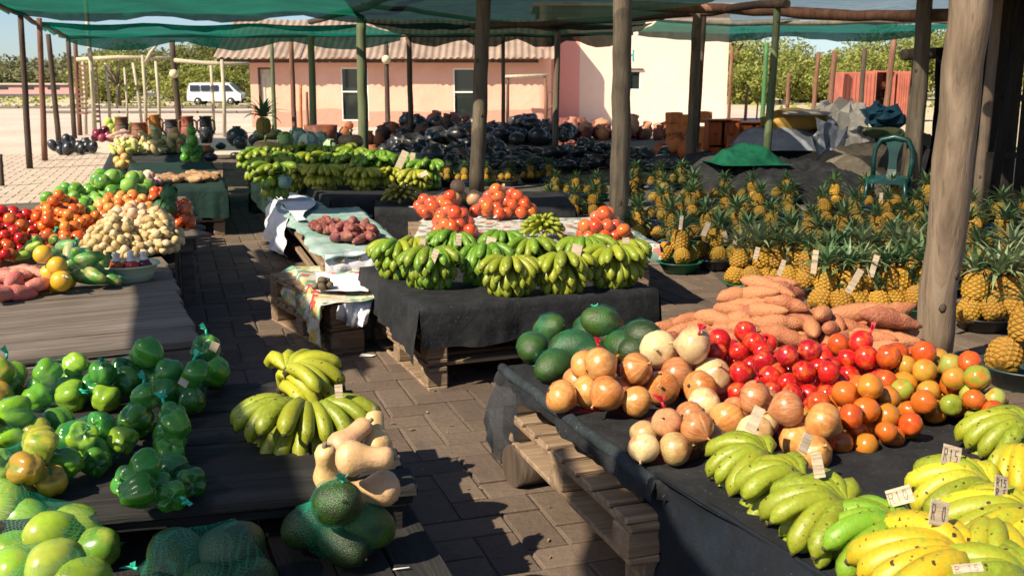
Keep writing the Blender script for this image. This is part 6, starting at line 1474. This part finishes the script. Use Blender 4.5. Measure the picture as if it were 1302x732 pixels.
def pine_crown(seed, mat, nl=26, h=1.9, wide=1.):
    rg = random.Random(seed); vs = []; fs = []; ts = []
    for k in range(nl):
        a = k*2.39996+rg.uniform(-.2, .2); f = k/nl; el = R(78-62*(1-f)**1.0*rg.uniform(.75, 1.1)) ; L = h*rg.uniform(.75, 1.1)*(.55+.45*math.sin(math.pi*min(1, .25+f*.6))); w = .15*rg.uniform(.8, 1.2)*wide
        d = Vector((math.cos(a), math.sin(a), 0)); sd = Vector((-d.y, d.x, 0)); p = d*.16*(1-f)+Vector((0, 0, .12*f)); o = len(vs); ns = 5; e = el
        for i in range(ns+1):
            t = i/ns; ww = w*(1-t**1.8)*(.75+.5*t*(1-t)*2); nrm = Vector((-d.x*math.sin(e), -d.y*math.sin(e), math.cos(e)))
            if i < ns:
                vs += [p-sd*ww+nrm*ww*.35, p, p+sd*ww+nrm*ww*.35]; ts += [t]*3
            else: vs.append(p); ts.append(1.)
            p = p+(d*math.cos(e)+Vector((0, 0, math.sin(e))))*L/ns; e -= R(rg.uniform(9, 19))*(1.1-f*.6)
        for i in range(ns-1):
            b = o+i*3; fs += [(b, b+1, b+4, b+3), (b+1, b+2, b+5, b+4)]
        b = o+(ns-1)*3; fs += [(b, b+1, b+3), (b+1, b+2, b+3)]
    me = mesh('crown', vs, fs, mat, True); at_ = me.attributes.new('t', 'FLOAT', 'POINT'); at_.data.foreach_set('value', ts); return me
PBODY = [pine_body()]
PCR = [pine_crown(s, M_crown) for s in range(4)]; PCRP = [pine_crown(s+10, M_crown2, 30, 2.2) for s in range(2)]
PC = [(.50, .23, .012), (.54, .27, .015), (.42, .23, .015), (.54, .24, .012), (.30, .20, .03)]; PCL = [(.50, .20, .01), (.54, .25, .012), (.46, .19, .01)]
def pineapple(label, P, r, ax, group, cols, crown=True, pale=False, cs=1., rg=rnd):
    t = thing('pineapple', label, 'pineapple', P, group); q = ax.to_track_quat('Z', 'Y').to_euler(); t.rotation_euler = q
    mk('fruit', PBODY[0], t, (0, 0, 0), (0, 0, rg.uniform(0, 6)), (r, r, r*rg.uniform(.95, 1.12)), rg.choice(cols))
    if crown: mk('crown', rg.choice(PCRP if pale else PCR), t, (0, 0, r*1.12), (0, 0, rg.uniform(0, 6)), r*cs*rg.uniform(1.2, 1.65))
    return t
def basin(lb, P, r, col, h=.5):
    o = MB().lathe([(r*.66, 0), (r*.7, r*.03), (r*.95, r*h), (r*1.05, r*h*1.02), (r*1.05, r*h*1.1), (r*.93, r*h*1.06), (r*.66, r*.06), (0, r*.05)], 22).build('basin', M_basin, loc=P, col=col)
    return tag(o, lb, 'basin', 'basins under the pineapples')
ORD = ['first', 'second', 'third', 'fourth', 'fifth', 'sixth', 'seventh', 'eighth', 'ninth']
def sp(x0, x1, st): return [x0+k*st for k in range(int((x1-x0)/st+.01)+1)]
PR = [('behind the thick middle post', 236, sp(568, 700, 26), .052, 4), ('right of the thick middle post', 256, [706, 732, 758], .054, 4), ('beside the right tomato bag', 282, [700, 728, 756], .058, 4),
      ('behind the grey post', 244, [808, 836, 864], .06, 4), ('in front of the dark tarpaulin', 264, sp(806, 996, 38), .063, 4), ('in front of the green chair', 272, sp(1060, 1174, 38), .063, 4),
      ('second before the tarpaulin', 288, sp(800, 1000, 40), .066, 4), ('second before the green chair', 296, sp(1044, 1164, 40), .066, 4), ('at the shed behind the big post', 300, [1228, 1264, 1300], .068, 4),
      ('beside the middle banana table', 316, sp(812, 980, 42), .068, 4), ('third before the green chair', 322, sp(1026, 1152, 42), .068, 4), ('middle one right of the big post', 334, [1228, 1270, 1308], .07, 4), ('above the sweet potatoes', 346, sp(866, 1000, 44), .07, 4),
      ('fourth before the green chair', 350, sp(1040, 1172, 44), .07, 4), ('behind the sweet potatoes', 378, sp(948, 1170, 44), .072, 5), ('right of the big post', 376, [1234, 1280], .072, 4), ('frontmost by the post', 408, [1058, 1104, 1150], .074, 5), ('lowest right of the big post', 424, [1246, 1296], .074, 5)]
npine = 0
for rn_, y, xs, r, n in PR:
    for k, x in enumerate(xs):
        y_ = y+rnd.uniform(-3, 3); P = at(x+rnd.uniform(-3, 3), y_, 0); P.z = .018; rg = random.Random(int(x*3+y)); lit = y > 366
        pos = ORD[k]+' from the left' if len(xs) > 1 else 'only one'
        basin(('black', 'blue', 'green', 'dark grey')[(k+int(y)) % 4]+' basin, '+pos+' in row '+rn_, P, .175, ((.015, .016, .018), (.03, .09, .28), (.01, .12, .06), (.05, .06, .07))[(k+int(y)) % 4], .45)
        nb = 3; h0 = .10+r*.5
        for j in range(nb):
            a = R(-90)+(j-(nb-1)/2)*R(360/nb if n <= 4 else 62); d = Vector((math.cos(a), math.sin(a), 0)); q = P+d*(.085+r*.55)+Vector((0, 0, h0+rg.uniform(-.01, .02)))
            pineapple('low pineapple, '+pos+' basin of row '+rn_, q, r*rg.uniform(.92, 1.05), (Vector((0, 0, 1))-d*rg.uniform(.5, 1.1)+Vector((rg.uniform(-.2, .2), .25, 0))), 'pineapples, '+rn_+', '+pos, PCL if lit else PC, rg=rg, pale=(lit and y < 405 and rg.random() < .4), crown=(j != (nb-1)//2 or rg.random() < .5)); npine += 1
        nt_ = 1 if n < 5 else 2
        for j in range(nt_):
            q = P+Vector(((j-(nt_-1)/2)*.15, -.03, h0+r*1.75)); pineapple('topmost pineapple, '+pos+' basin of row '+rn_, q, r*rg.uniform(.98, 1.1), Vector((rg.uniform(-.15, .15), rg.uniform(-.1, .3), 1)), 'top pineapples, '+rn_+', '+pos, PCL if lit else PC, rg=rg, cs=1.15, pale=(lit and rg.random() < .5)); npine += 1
P = at(1302, 492, 0); basin('dark basin at the right picture edge, nearest of all', P, .22, (.02, .05, .05))
for k, (dx, dz, ax) in enumerate(((-.13, .17, (-.5, -.7, .5)), (.06, .17, (0, -.8, .5)), (-.03, .33, (.1, .15, 1)))):
    pineapple('nearest pineapples at the right edge, '+('low left one', 'low right one', 'upright one with the blue green crown')[k], P+Vector((dx, -.03, dz)), .088, Vector(ax)*(1 if k == 2 else -1)+Vector((0, 0, 1.2 if k < 2 else 0)), 'pineapples at the right edge', PCL, crown=k == 2)
SL = [(1078, 372, 12, 42, 30), (1107, 352, 10, 36, 16), (1034, 348, 10, 38, 6), (1188, 372, 14, 36, 12), (934, 312, 9, 18, 22), (924, 308, 8, 18, -16), (894, 300, 9, 24, 22), (865, 292, 6, 22, 6), (990, 350, 8, 26, 20), (960, 330, 8, 20, 14), (1120, 258, 6, 16, 2), (800, 262, 5, 10, 10), (640, 240, 4, 8, 5), (1232, 350, 12, 30, 14)]
for k, (px, py, w, h, rl) in enumerate(SL):
    D_ = at(px, py+60, 0); Z = atY(px, py, D_.y-.12).z
    t = card('wooden price slat among the pineapples, '+['tall brown one leaning at the front', 'brown one left of the pale crowns', 'standing beside a dark crown', 'right of the big post', 'right one of the pale pair', 'left one of the pale pair', 'wide one left of the pale pair', 'bluish white curled one', 'slanting one above the sweet potatoes', 'small slanting one in the middle', 'tiny one below the green chair', 'left of the tarpaulin heap', 'far one by the middle post', 'short one in the right group'][k], px, py, max(.12, Z), w*.75, h*.8, 0, 8, rl, group='price slats in the pineapples')
# ================================================================== POTS
def potmesh(nm, prof, mat, rf=None, n=14, ears=0):
    B = MB(); B.lathe(prof, n, rf=rf)
    if ears:
        for s in (-1, 1): B.tube([(s*prof[ears][0]*.95, 0, prof[ears][1]), (s*prof[ears][0]*1.35, 0, prof[ears][1]+.25), (s*prof[ears][0]*1.0, 0, prof[ears][1]+.55)], .07, 5)
    return B.mesh(nm, [mat])
def prof_round(neck=.35): return [(0, -.85), (.5, -.8), (.85, -.45), (1, 0), (.88, .42), (.6, .68), (neck, .78), (neck*1.1, .95), (neck*.8, .95), (neck*.7, .75)]
POTS = [potmesh('pot', prof_round(.35), M_clay_glossy), potmesh('pot', prof_round(.55), M_clay_glossy), potmesh('pot', [(0, -.6), (.7, -.55), (1, -.1), (1.02, .2), (.8, .5), (.3, .62), (0, .64)], M_clay_glossy, lambda a, t: 1+.03*math.cos(3*a)), potmesh('bowl', [(0, -.6), (.55, -.58), (.9, -.1), (1.05, .5), (.95, .5), (.7, -.1), (0, -.4)], M_clay_glossy)]
POTR = [potmesh('clay_pot', prof_round(.5), M_clay_red), potmesh('clay_pot', [(0, -1), (.55, -1), (.8, -.4), (.75, .3), (.45, .7), (.55, 1.05), (.42, 1.05), (.3, .7)], M_clay_red)]
BK = [(.014, .016, .02), (.02, .022, .026), (.03, .032, .036), (.012, .015, .022)]; RD = [(.36, .10, .035), (.25, .075, .03), (.42, .15, .05), (.16, .06, .035)]
ALLPOTS = []
def pots(lab, n, px, py, wpx, dep, rpx, meshes, cols, group, up=.3, seed=1, name='clay_pot', flat=1., rj=.2, zb=.02, pile=None, lay=1.75):
    C = at(px, py, 0); m = mpp(C); rg = random.Random(seed); P = pile or Pile()
    for k in range(n):
        r = rpx*m*rg.uniform(1-rj, 1+rj); p = P.drop(C.x, C.y, wpx*m/2, dep/2, 0, r*.9, zb, rg, 20, up, lay)
        if p is None: continue
        q = (rg.uniform(-.35, .35), rg.uniform(-.35, .35), rg.uniform(0, 6))
        ALLPOTS.append((r/p.y, tag(mk(name, rg.choice(meshes), None, (p.x, p.y, p.z), q, (r, r, r*flat), rg.choice(cols)), lab, 'pot', group)))
PP = Pile()
pots('large glossy black clay pot right of the rear bananas', 24, 556, 226, 120, 2.6, 14, POTS[:2]+POTS[2:3], BK, 'large black pots behind the bananas', seed=1, pile=PP)
pots('black clay pot in the crowd between the second and the thick middle post', 80, 566, 198, 180, 7., 11, POTS, BK+[(.10, .07, .05)], 'black pots left of the thick middle post', up=.5, seed=2, pile=PP)
pots('brownish clay pot in the stacked back rows under the windows', 50, 565, 179, 190, 4., 10.5, POTR+POTS[:2], RD[1:2]+BK+[(.2, .12, .09)], 'mixed pots under the windows', up=.6, seed=3, pile=PP)
pots('small flat black pot in the dark mat between the middle and slender post', 110, 690, 212, 160, 4.4, 9., POTS[2:], BK, 'small black pots in the left mat', up=.1, seed=4, flat=.8, pile=PP)
pots('black pot in the dark mat to the right of the slender post', 60, 752, 206, 120, 5., 8.5, POTS[2:]+POTS[:1], BK, 'small black pots in the middle mat', up=.12, seed=5, flat=.8, pile=PP)
pots('dark pot piled between the grey post and the orange jars', 70, 850, 212, 170, 5., 9, POTS[2:]+POTS[:1], BK, 'small black pots in the right mat', up=.12, seed=6, flat=.85, pile=PP)
pots('stacked black pot in the back rows behind the middle post', 60, 670, 180, 130, 5., 10.5, POTS, BK+[(.06, .055, .05)], 'stacked black pots at the back', up=.6, seed=7, pile=PP)
pots('red brown pot in the small patch among the black pots', 20, 735, 194, 60, 2.6, 6.5, POTR[:1], [(.18, .05, .04), (.24, .07, .05)], 'red brown pots in the black mat', up=.15, seed=8, flat=.8, pile=PP)
pots('orange clay pot in the row against the sunlit wall', 22, 790, 178, 160, 1.5, 10, POTR, RD[:1]+[(.5, .2, .1), (.6, .3, .18)], 'orange pots against the wall', up=.3, seed=9, pile=PP)
pots('pale pinkish clay figure pot before the shaded pink wall', 7, 735, 168, 70, 1., 8, POTR, [(.6, .38, .28), (.5, .22, .16)], 'pale pots against the wall', up=.3, seed=10, pile=PP)
pots('orange clay jug tumbled beside the knotty post', 20, 862, 210, 56, 3.4, 12, POTR, [(.50, .14, .03), (.42, .10, .025), (.55, .18, .05)], 'orange jugs at the knotty post', up=.55, seed=11, pile=PP)
pots('brown glazed jar behind the knotty post', 8, 905, 196, 34, 1.6, 12, POTR+POTS[:1], [(.10, .04, .02), (.2, .07, .03)], 'brown jars behind the knotty post', up=.8, seed=12, pile=PP)
ALLPOTS.sort(key=lambda q: -q[0]); REST = {}
for _, o in ALLPOTS[262:]: REST.setdefault(o.data.materials[0].name, []).append(o)
for mn, os_ in REST.items():
    SB = MB(); cs_ = []
    for o in os_:
        Mx = Matrix.LocRotScale(o.location, o.rotation_euler, o.scale); SB.add([v.co for v in o.data.vertices], [tuple(p.vertices) for p in o.data.polygons], True, M=Mx); c_ = tuple(o.color); bpy.data.objects.remove(o)
    o = SB.build('clay_pots', [bpy.data.materials[mn]], col=c_); tag(o, ('black' if 'black' in mn else 'reddish')+' clay pots too small to pick apart in the rows at the back', 'pots', kind='stuff')
for lb, px, py, r in (('big round black pot high in the back row, left of the slender post', 700, 163, 10), ('big round black pot high in the back row, right of the slender post', 724, 167, 11)):
    P = at(px, py+14, 0); P.z = max(.1, atY(px, py, P.y).z); tag(mk('clay_pot', POTS[0], None, P, (0, 0, 0), r*mpp(P), BK[0]), lb, 'pot', 'big black pots at the back')
    B = MB(); B.lathe([(.25, 0), (.2, P.z-.15)], 10); tag(B.build('plinth', M_darkwood, loc=(P.x, P.y, 0)), 'dark stump under the '+lb.replace('high in the back row, ', ''), 'stump')
# cluster left of the first window, and orange stack
for k, (px, py, r, c, ms, lb) in enumerate([(444, 160, 6, RD[0], POTR[0], 'small orange pot on top of the stack before the first window'), (438, 168, 7, RD[2], POTR[0], 'orange pot low in the stack before the first window'), (425, 176, 13, BK[3], POTS[2], 'large glossy black pot beside the first window'), (470, 176, 9, RD[0], POTR[1], 'upright orange jar right of the green post'), (482, 178, 9, RD[1], POTR[1], 'second upright orange jar right of the green post'), (474, 194, 10, RD[1], POTR[0], 'round red brown pot below the orange jars'),
                                       (302, 174, 14, BK[3], POTS[0], 'large shiny black pot at the left of the pumpkins, upper'), (306, 182, 9, BK[0], POTS[0], 'black pot in front of the large shiny one'), (326, 178, 10, BK[3], POTS[0], 'black pot touching the pumpkins'), (316, 196, 10, (.05, .055, .03), POTS[2], 'flat olive black stone pot on the ground by the aisle'), (300, 198, 7, BK[0], POTS[2], 'small flat black pot at the aisle edge')]):
    P = at(px, py+r*.8, .0 if k > 5 else .0); m = mpp(P); Z = atY(px, py, P.y).z; P.z = max(Z, r*m*.6)
    if k in (0, 1): P.z = Z
    tag(mk('clay_pot', ms, None, P, (0, 0, k), r*m, c), lb, 'pot', 'pots around the cabbages')
# pile of black gourds on the lit paving
G_ = Pile(); pots('long black calabash in the pile on the sunlit paving', 16, 96, 196, 52, 1.3, 8.5, [ball('c', 0, 14, 10, .62, 1.1, fn=wob(3, .15)).mesh('calabash', M_clay_glossy)], [(.02, .022, .03)], 'black calabashes at the left', up=.3, seed=20, name='calabash', flat=.8, zb=0, pile=G_)
P = at(110, 184, 0); 
for k, (px, py, r, c, lb) in enumerate([(109, 178, 7.5, BK[2], 'small black lidded pot behind the calabashes')]):
    tag(mk('clay_pot', POTS[1], None, at(px, py+4, .12), (0, 0, 0), r*mpp(at(px, py, .2)), c), lb, 'pot')
# clay urns in a row
def urn(lb, px, py, hpx, wpx, mat, col, lid, ears=True):
    P = at(px, py, zL5); m = mpp(P); h, w = hpx*m, wpx*m/2; t = thing('clay_urn', lb, 'urn', P, 'clay urns in a row at the car park edge')
    B = MB(); B.lathe([(0, 0), (w*.7, 0), (w, h*.3), (w*.95, h*.55), (w*.82, h*.62)], 16); B.build('body', mat, t, col=col)
    B = MB(); B.lathe([(w*.85, h*.62), (w*.86, h*.66), (w*.80, h*.95), (w*.9, h*.97), (w*.88, h), (0, h*.99)], 16); B.build('neck', mat, t, col=lid)
    if ears:
        for s in (-1, 1): B = MB(); B.tube([(s*w*.9, 0, h*.35), (s*w*1.25, 0, h*.5), (s*w*1.2, 0, h*.8), (s*w*.85, 0, h*.85)], .02, 6); B.build('handle', mat, t, col=col)
urn('grey clay urn with a reddish lid, leftmost of the row', 156, 176, 27, 19, M_clay_red, (.07, .06, .05), (.2, .09, .05), False)
urn('brown basket like urn with a hoop handle, second from the left', 178, 180, 24, 20, M_clay_red, (.2, .11, .06), (.28, .14, .08))
urn('bright orange urn in the middle of the row', 198, 180, 34, 17, M_clay_red, (.55, .2, .03), (.58, .24, .05))
urn('dark grey urn fourth in the row', 219, 180, 28, 18, M_clay_red, (.03, .035, .04), (.05, .05, .055))
urn('red brown urn with two handles, fifth in the row', 240, 182, 34, 18, M_clay_red, (.28, .09, .06), (.32, .10, .07))
urn('black urn with looped handles at the right end of the row', 263, 182, 34, 18, M_clay_glossy, (.02, .025, .028), (.015, .02, .022))
for k, (px, py, r, c, lb) in enumerate([(243, 184, 9, RD[1], 'small red pot in front of the fifth urn'), (262, 190, 11, RD[1], 'flat red brown pot in front of the black urn'), (268, 198, 9, (.03, .03, .05), 'dark blue black bowl right of the green fruit bag'), (281, 184, 7, BK[0], 'small black pot right of the black urn')]):
    P = at(px, py+2, .25); tag(mk('clay_pot', (POTR[0] if k < 2 else POTS[0]), None, P, (0, 0, k), (r*mpp(P), r*mpp(P), r*mpp(P)*.7), c), lb, 'pot', 'small pots by the urns')
# stacked orange clay cubes and cabinets
og2 = 'stacked orange clay blocks'
for k, (px, py, w, h, lb) in enumerate([(856, 186, 17, 14, 'lowest block of the left stack'), (857, 172, 19, 15, 'middle block of the left stack'), (857, 158, 17, 14, 'top block of the left stack'), (872, 160, 13, 13, 'top block behind the knotty post'), (872, 173, 14, 14, 'middle block behind the knotty post'), (896, 157, 13, 15, 'top block of the right stack'), (894, 180, 12, 22, 'tall block of the right stack'), (897, 200, 14, 22, 'bottom block of the right stack'), (857, 205, 18, 20, 'foot block of the left stack'), (872, 200, 14, 28, 'foot block behind the knotty post')]):
    B0 = at(px, 196, 0); Y = B0.y; P = atY(px, py-8, Y); m = mpp(P); z0_ = max(0, P.z-h*m/2)
    B = MB(); B.box((0, 0, h*m/2), (w*m, .32, h*m-.006), rz=.2*((k % 3)-1), bev=.015, jit=.008); tag(B.build('clay_block', M_orangeclay, loc=(P.x, Y, z0_)), 'orange clay '+lb, 'block', og2)
def cabinet(lb, x0, x1, ytop, ybot, Yp, nd):
    P = at((x0+x1)/2, ybot, 0); Y = P.y; a, b = atY(x0, 100, Y).x, atY(x1, 100, Y).x; h = atY(x0, ytop, Y).z; t = thing('cabinet', lb, 'cabinet', ((a+b)/2, Y, 0), 'orange varnished cabinets')
    for xx in (a+.02, b-.02): B = MB(); B.box((xx, Y+.22, h/2), (.04, .44, h)); B.build('side_panel', M_orangewood, t, world=True)
    B = MB(); B.box(((a+b)/2, Y+.22, h-.015), (b-a+.06, .5, .03), bev=.006); B.build('top', M_orangewood, t, world=True)
    B = MB(); B.box(((a+b)/2, Y+.43, h/2), (b-a-.1, .02, h-.05)); B.build('back', M_orangewood, t, world=True)
    for k in range(nd):
        c = a+(b-a)*(k+.5)/nd; B = MB(); B.box((c, Y+.02, h*.66), ((b-a)/nd-.06, .025, h*.56), bev=.008); B.build('door', M_orangewood, t, world=True)
        B = MB(); B.box((c, Y+.03, h*.19), ((b-a)/nd-.05, .025, h*.28), bev=.008); B.build('drawer', M_orangewood, t, world=True)
        B = MB(); B.lathe([(0, -.02), (.02, -.02), (.015, .02)], 6, Matrix.Translation((c, Y, h*.66)) @ Matrix.Rotation(R(90), 4, 'X')); B.build('knob', M_post_dark, t, world=True)
cabinet('orange varnished cabinet with two doors behind the green tarpaulin', 903, 942, 152, 205, 0, 2)
cabinet('second orange cabinet with leaning boards, to the right', 944, 980, 155, 203, 0, 2)
B = MB(); B.box((0, 0, .25), (.5, .04, .5), bev=.01); tag(B.build('loose_door', M_orangewood, loc=at(935, 206, 0), rot=(R(-25), R(20), .3)), 'loose orange board leaning against the cabinets', 'board')
# ================================================================== TARPAULIN HEAPS
def mound(label, px, pyb, wpx, dep, h, mat, seed, name='tarpaulin', cat='tarpaulin', z=0., rz=0., fold=.06, flat=.5, group='tarpaulins and sheets heaped on the right', nu=46, nv=30, pw=2.6):
    C = at(px, pyb, z); m = mpp(C); w = wpx*m; C = C+Vector((0, dep/2, 0)); vs = []; fs = []
    for j in range(nv+1):
        for i in range(nu+1):
            u, v = i/nu*2-1, j/nv*2-1; k = 1.+.14*noise.noise(Vector((u*1.5+seed, v*1.5, 3))); x, y = u*w/2*k, v*dep/2*k
            d = min(1, (abs(u)**pw+abs(v)**pw)**(1/pw)); e = max(0, 1-d**3.2)**flat
            s = noise.noise(Vector((x*1.3+seed*3, y*1.3, 0))); rid = 1-abs(noise.noise(Vector((x*2.1+y*.8+seed, y*2.4-x*.6, seed))))*2; rid2 = 1-abs(noise.noise(Vector((x*6+seed, y*5, seed+4))))*2
            zz = h*e*(1+.35*s)+fold*(rid*.9+rid2*.35)*e
            vs.append((x, y, max(.0, zz)+.004))
    for j in range(nv):
        for i in range(nu): fs.append((j*(nu+1)+i, j*(nu+1)+i+1, (j+1)*(nu+1)+i+1, (j+1)*(nu+1)+i))
    return tag(mk(name, mesh(name, vs, fs, mat, True), None, C, (0, 0, rz)), label, cat, group)
def bundle(label, px, pyb, wpx, dep, h, mat, seed, z=0., rz=0., wr=.12, pw=.6, name='bundle', cat='bundle', facet=False, group='tarpaulins and sheets heaped on the right'):
    C = at(px, pyb, z); w = wpx*mpp(C); C += Vector((0, dep*.45, h*.45)); sg_ = lambda x, e: math.copysign(abs(x)**e, x)
    def f(p, an, zz):
        q = Vector((sg_(p.x, .8), sg_(p.y, .8), sg_(p.z, pw))); q *= 1+.16*noise.noise(p*1.6+Vector((seed*5, 0, 0)))+wr*(.5-abs(noise.noise(Vector((p.x*1.3+seed, p.y*1.2, p.z*5)))*1.8))
        if facet: q += Vector((noise.noise(p*2.6+Vector((seed, 0, 0))), noise.noise(p*2.6+Vector((0, seed, 5))), 1.6*noise.noise(p*2.2+Vector((7, 0, seed)))))*.55
        return Vector((q.x*w/2, q.y*dep/2, q.z*h/2))
    B = ball('b', 0, 34 if not facet else 16, 20 if not facet else 9, fn=f); 
    if facet: B.sm = [False]*len(B.sm)
    return tag(B.build(name, mat, loc=C, rot=(0, 0, rz)), label, cat, group)
mound('large dark grey tarpaulin draped low behind the pineapples, left part', 930, 246, 112, 2.2, .36, M_greycloth, 1, fold=.10)
mound('dark blue black tarpaulin spread between the slim post and the chair', 1040, 262, 200, 2.4, .30, M_greycloth, 2, fold=.13)
mound('dusty brown canvas rising behind the green chair', 1135, 250, 160, 3.0, .42, M_browncloth, 3, fold=.12)
mound('bright green tarpaulin crumpled on top of the dark one', 960, 211, 94, 1.1, .07, M_gtarp, 4, z=.42, fold=.16, flat=1.3, rz=.1)
mound('grey blue sheet folded under the yellow bundle', 1015, 192, 130, 1.8, .22, M_blueg, 5, z=.45, fold=.09)
for k, (x0_, x1_, yb, hh) in enumerate(((975, 1062, 216, .5), (1060, 1120, 210, .42), (1112, 1172, 212, .46))):
    qa, qb = at(x0_, yb, 0), at(x1_, yb, 0); solid('covered_crate', 'dark sheet wrapped crate under the '+('yellow bundle', 'pale canvas', 'olive sheets')[k], [qa, qb, qb+Vector((0, 1.3, 0)), qa+Vector((0, 1.3, 0))], 0, hh, M_greycloth, 'crate', inset=.03)
bundle('rounded ochre yellow bundle lying on the grey sheets', 1021, 174, 88, 1.1, .46, M_yellow, 6, z=.64, wr=.14)
bundle('second ochre fold bulging under the yellow bundle', 1016, 178, 70, .9, .2, M_yellow, 16, z=.55, wr=.12)
bundle('flat pale canvas resting on the yellow bundle', 1034, 147, 60, .8, .07, M_canvas, 7, z=1.0, wr=.1, name='canvas', cat='canvas')
bundle('pale peaked canvas heap right of the yellow bundle', 1078, 192, 58, 1.0, .78, M_canvas, 8, z=.42, wr=.2, name='canvas', cat='canvas', facet=True)
bundle('pale canvas corner flopping over the middle of the heap', 1066, 160, 40, .7, .36, M_canvas, 28, z=.75, wr=.2, name='canvas', cat='canvas', facet=True)
bundle('blue grey canvas fold hanging before the pale peaked heap', 1060, 204, 34, .5, .55, M_blueg, 9, z=.38, wr=.2, name='canvas', cat='canvas', facet=True)
bundle('pale torn canvas edges behind the green chair', 1100, 196, 36, .8, .36, M_canvas, 19, z=.42, wr=.2, name='canvas', cat='canvas', facet=True)
bundle('stack of folded olive green sheets beside the grey post', 1142, 190, 62, .9, .2, M_olive, 10, z=.48, wr=.06, pw=.35, name='folded_sheet', cat='sheet')
bundle('second olive sheet fold, smaller and higher', 1132, 177, 48, .8, .17, M_olive, 11, z=.66, wr=.08, pw=.4, name='folded_sheet', cat='sheet')
bundle('dark blue plastic bundle behind the olive sheets', 1132, 162, 46, .8, .34, M_blue, 12, z=.82, wr=.2, facet=True)
mound('black cloth heap beside the shed post', 1212, 262, 90, 2.2, .6, M_black, 13, fold=.2)
# cloth over a pole rack
t = thing('pole_rack', 'pole rack hung with black cloth beside the grey post', 'rack', (5.6, 12.8, 0))
a, b = atY(1147, 73, 13).x, atY(1215, 73, 13).x
for xx in (a+.12, b): B = MB(); B.tube([(xx, 13, 0), (xx+.03, 13, .9), (xx+.05, 13, 1.82)], [.05, .045, .04], 8, wob=.05); B.build('pole', M_post, t, world=True)
B = MB(); B.tube([(a-.02, 12.95, 1.84), (b+.1, 12.95, 1.88)], .07, 8, wob=.05); B.build('crossbar', M_post, t, world=True)
netcurtain('black cloth hanging in folds from the pole rack', [Vector((a+.35, 12.84, 1.92)), Vector((b+.2, 12.84, 1.95))], [Vector((a+.25, 12.7, .1)), Vector((b+.3, 12.7, .1))], M_black, seed=22, amp=.09, name='hanging_cloth', n=30, m=12, out=Vector((0, -1, 0)), bulge=.1)
# ================================================================== GREEN CHAIR
P = at(1134, 272, 0); P = Vector((P.x-.05, P.y+.05, 0)); sc = 1.0
t = thing('plastic_chair', 'dark green plastic chair with an open back standing behind the pineapples', 'chair', P, rz=R(-28)); S = 1.02
B = MB(); vs = []; 
for j in range(7):
    for i in range(7):
        u, v = i/6*2-1, j/6*2-1; k = 1-.08*max(0, abs(u)**4+abs(v)**4-1); vs.append((u*.22*k*(1+.06*-v), v*.21*k, .43-.02*(1-u*u)*(1-v*v)-(.02 if v < -.9 else 0)))
fs = [(j*7+i, j*7+i+1, (j+1)*7+i+1, (j+1)*7+i) for j in range(6) for i in range(6)]
B.add(vs, fs, True); B.add([(x, y, z-.018) for x, y, z in vs], [f[::-1] for f in fs], True)
rim = [i for i in range(7)]+[j*7+6 for j in range(1, 7)]+[42+i for i in range(5, -1, -1)]+[j*7 for j in range(5, 0, -1)]
n0 = len(vs); B.add([vs[i] for i in rim]+[(vs[i][0]*1.03, vs[i][1]*1.03, vs[i][2]-.05) for i in rim], [(k, (k+1) % 24, 24+(k+1) % 24, 24+k) for k in range(24)], False)
B.build('seat', M_chair, t)
for sx in (-1, 1):
    for sy in (-1, 1):
        B = MB(); x, y = sx*.2, sy*.185; B.tube([(x, y, .42), (x*1.1, y*1.1, .2), (x*1.22, y*1.22, 0)], [.032, .026, .022], 6); B.build('leg', M_chair, t)
B = MB(); arc = [(-.205, .19, .42), (-.215, .225, .60), (-.205, .255, .74), (-.15, .275, .84), (0, .285, .875), (.15, .275, .84), (.205, .255, .74), (.215, .225, .60), (.205, .19, .42)]
B.tube(arc, [.028, .026, .028, .034, .038, .034, .028, .026, .028], 8); B.build('back_frame', M_chair, t)
B = MB(); ws = [(.055, .42, .19), (.05, .5, .215), (.045, .6, .235), (.055, .7, .255), (.085, .79, .272), (.13, .85, .282)]; vs = []
for w, z, y in ws: vs += [(-w, y, z), (w, y, z)]
vs2 = [(x, y+.015, z) for x, y, z in vs]; n_ = len(vs); B.add(vs+vs2, [(2*i, 2*i+1, 2*i+3, 2*i+2) for i in range(5)]+[(n_+2*i+1, n_+2*i, n_+2*i+2, n_+2*i+3) for i in range(5)]+[(2*i, 2*i+2, n_+2*i+2, n_+2*i) for i in range(5)]+[(2*i+3, 2*i+1, n_+2*i+1, n_+2*i+3) for i in range(5)])
B.build('back_splat', M_chair, t)
# ================================================================== litter
Lt = MB(); Lt.add([(-.04, -.02, .0), (.035, -.025, .003), (.05, .02, .0), (-.03, .03, .004)], [(0, 1, 2, 3)]); tag(Lt.build('paper_scrap', M_plain_white, loc=at(466, 452, .016)), 'white paper scrap on the paving by the pallet', 'litter')
Lt = MB(); rg = random.Random(5)
leafquads(Lt, (0, 0, .03), (.12, .08, .04), 60, .03, rg, 0); tag(Lt.build('weeds', M_tree, loc=at(428, 440, 0)), 'small green leaves wilting below the flowered cloth', 'greens')
Lt = MB(); Lt.add([(-.02, 0, 0), (.02, .004, .004), (.024, .012, .003), (-.018, .008, .0)], [(0, 1, 2, 3)]); tag(Lt.build('paper_scrap', M_plain_white, loc=at(509, 724, zg+.004)), 'tiny white scrap on the lowest black planks', 'litter')
# pineapple crown on top of the pumpkins
pineapple('small pineapple with a spiky crown standing on the pumpkins', at(335, 160, .95), .1, Vector((0, 0, 1)), None, PC, cs=1.3)
print('pineapples', npine, 'objects', len(bpy.data.objects))
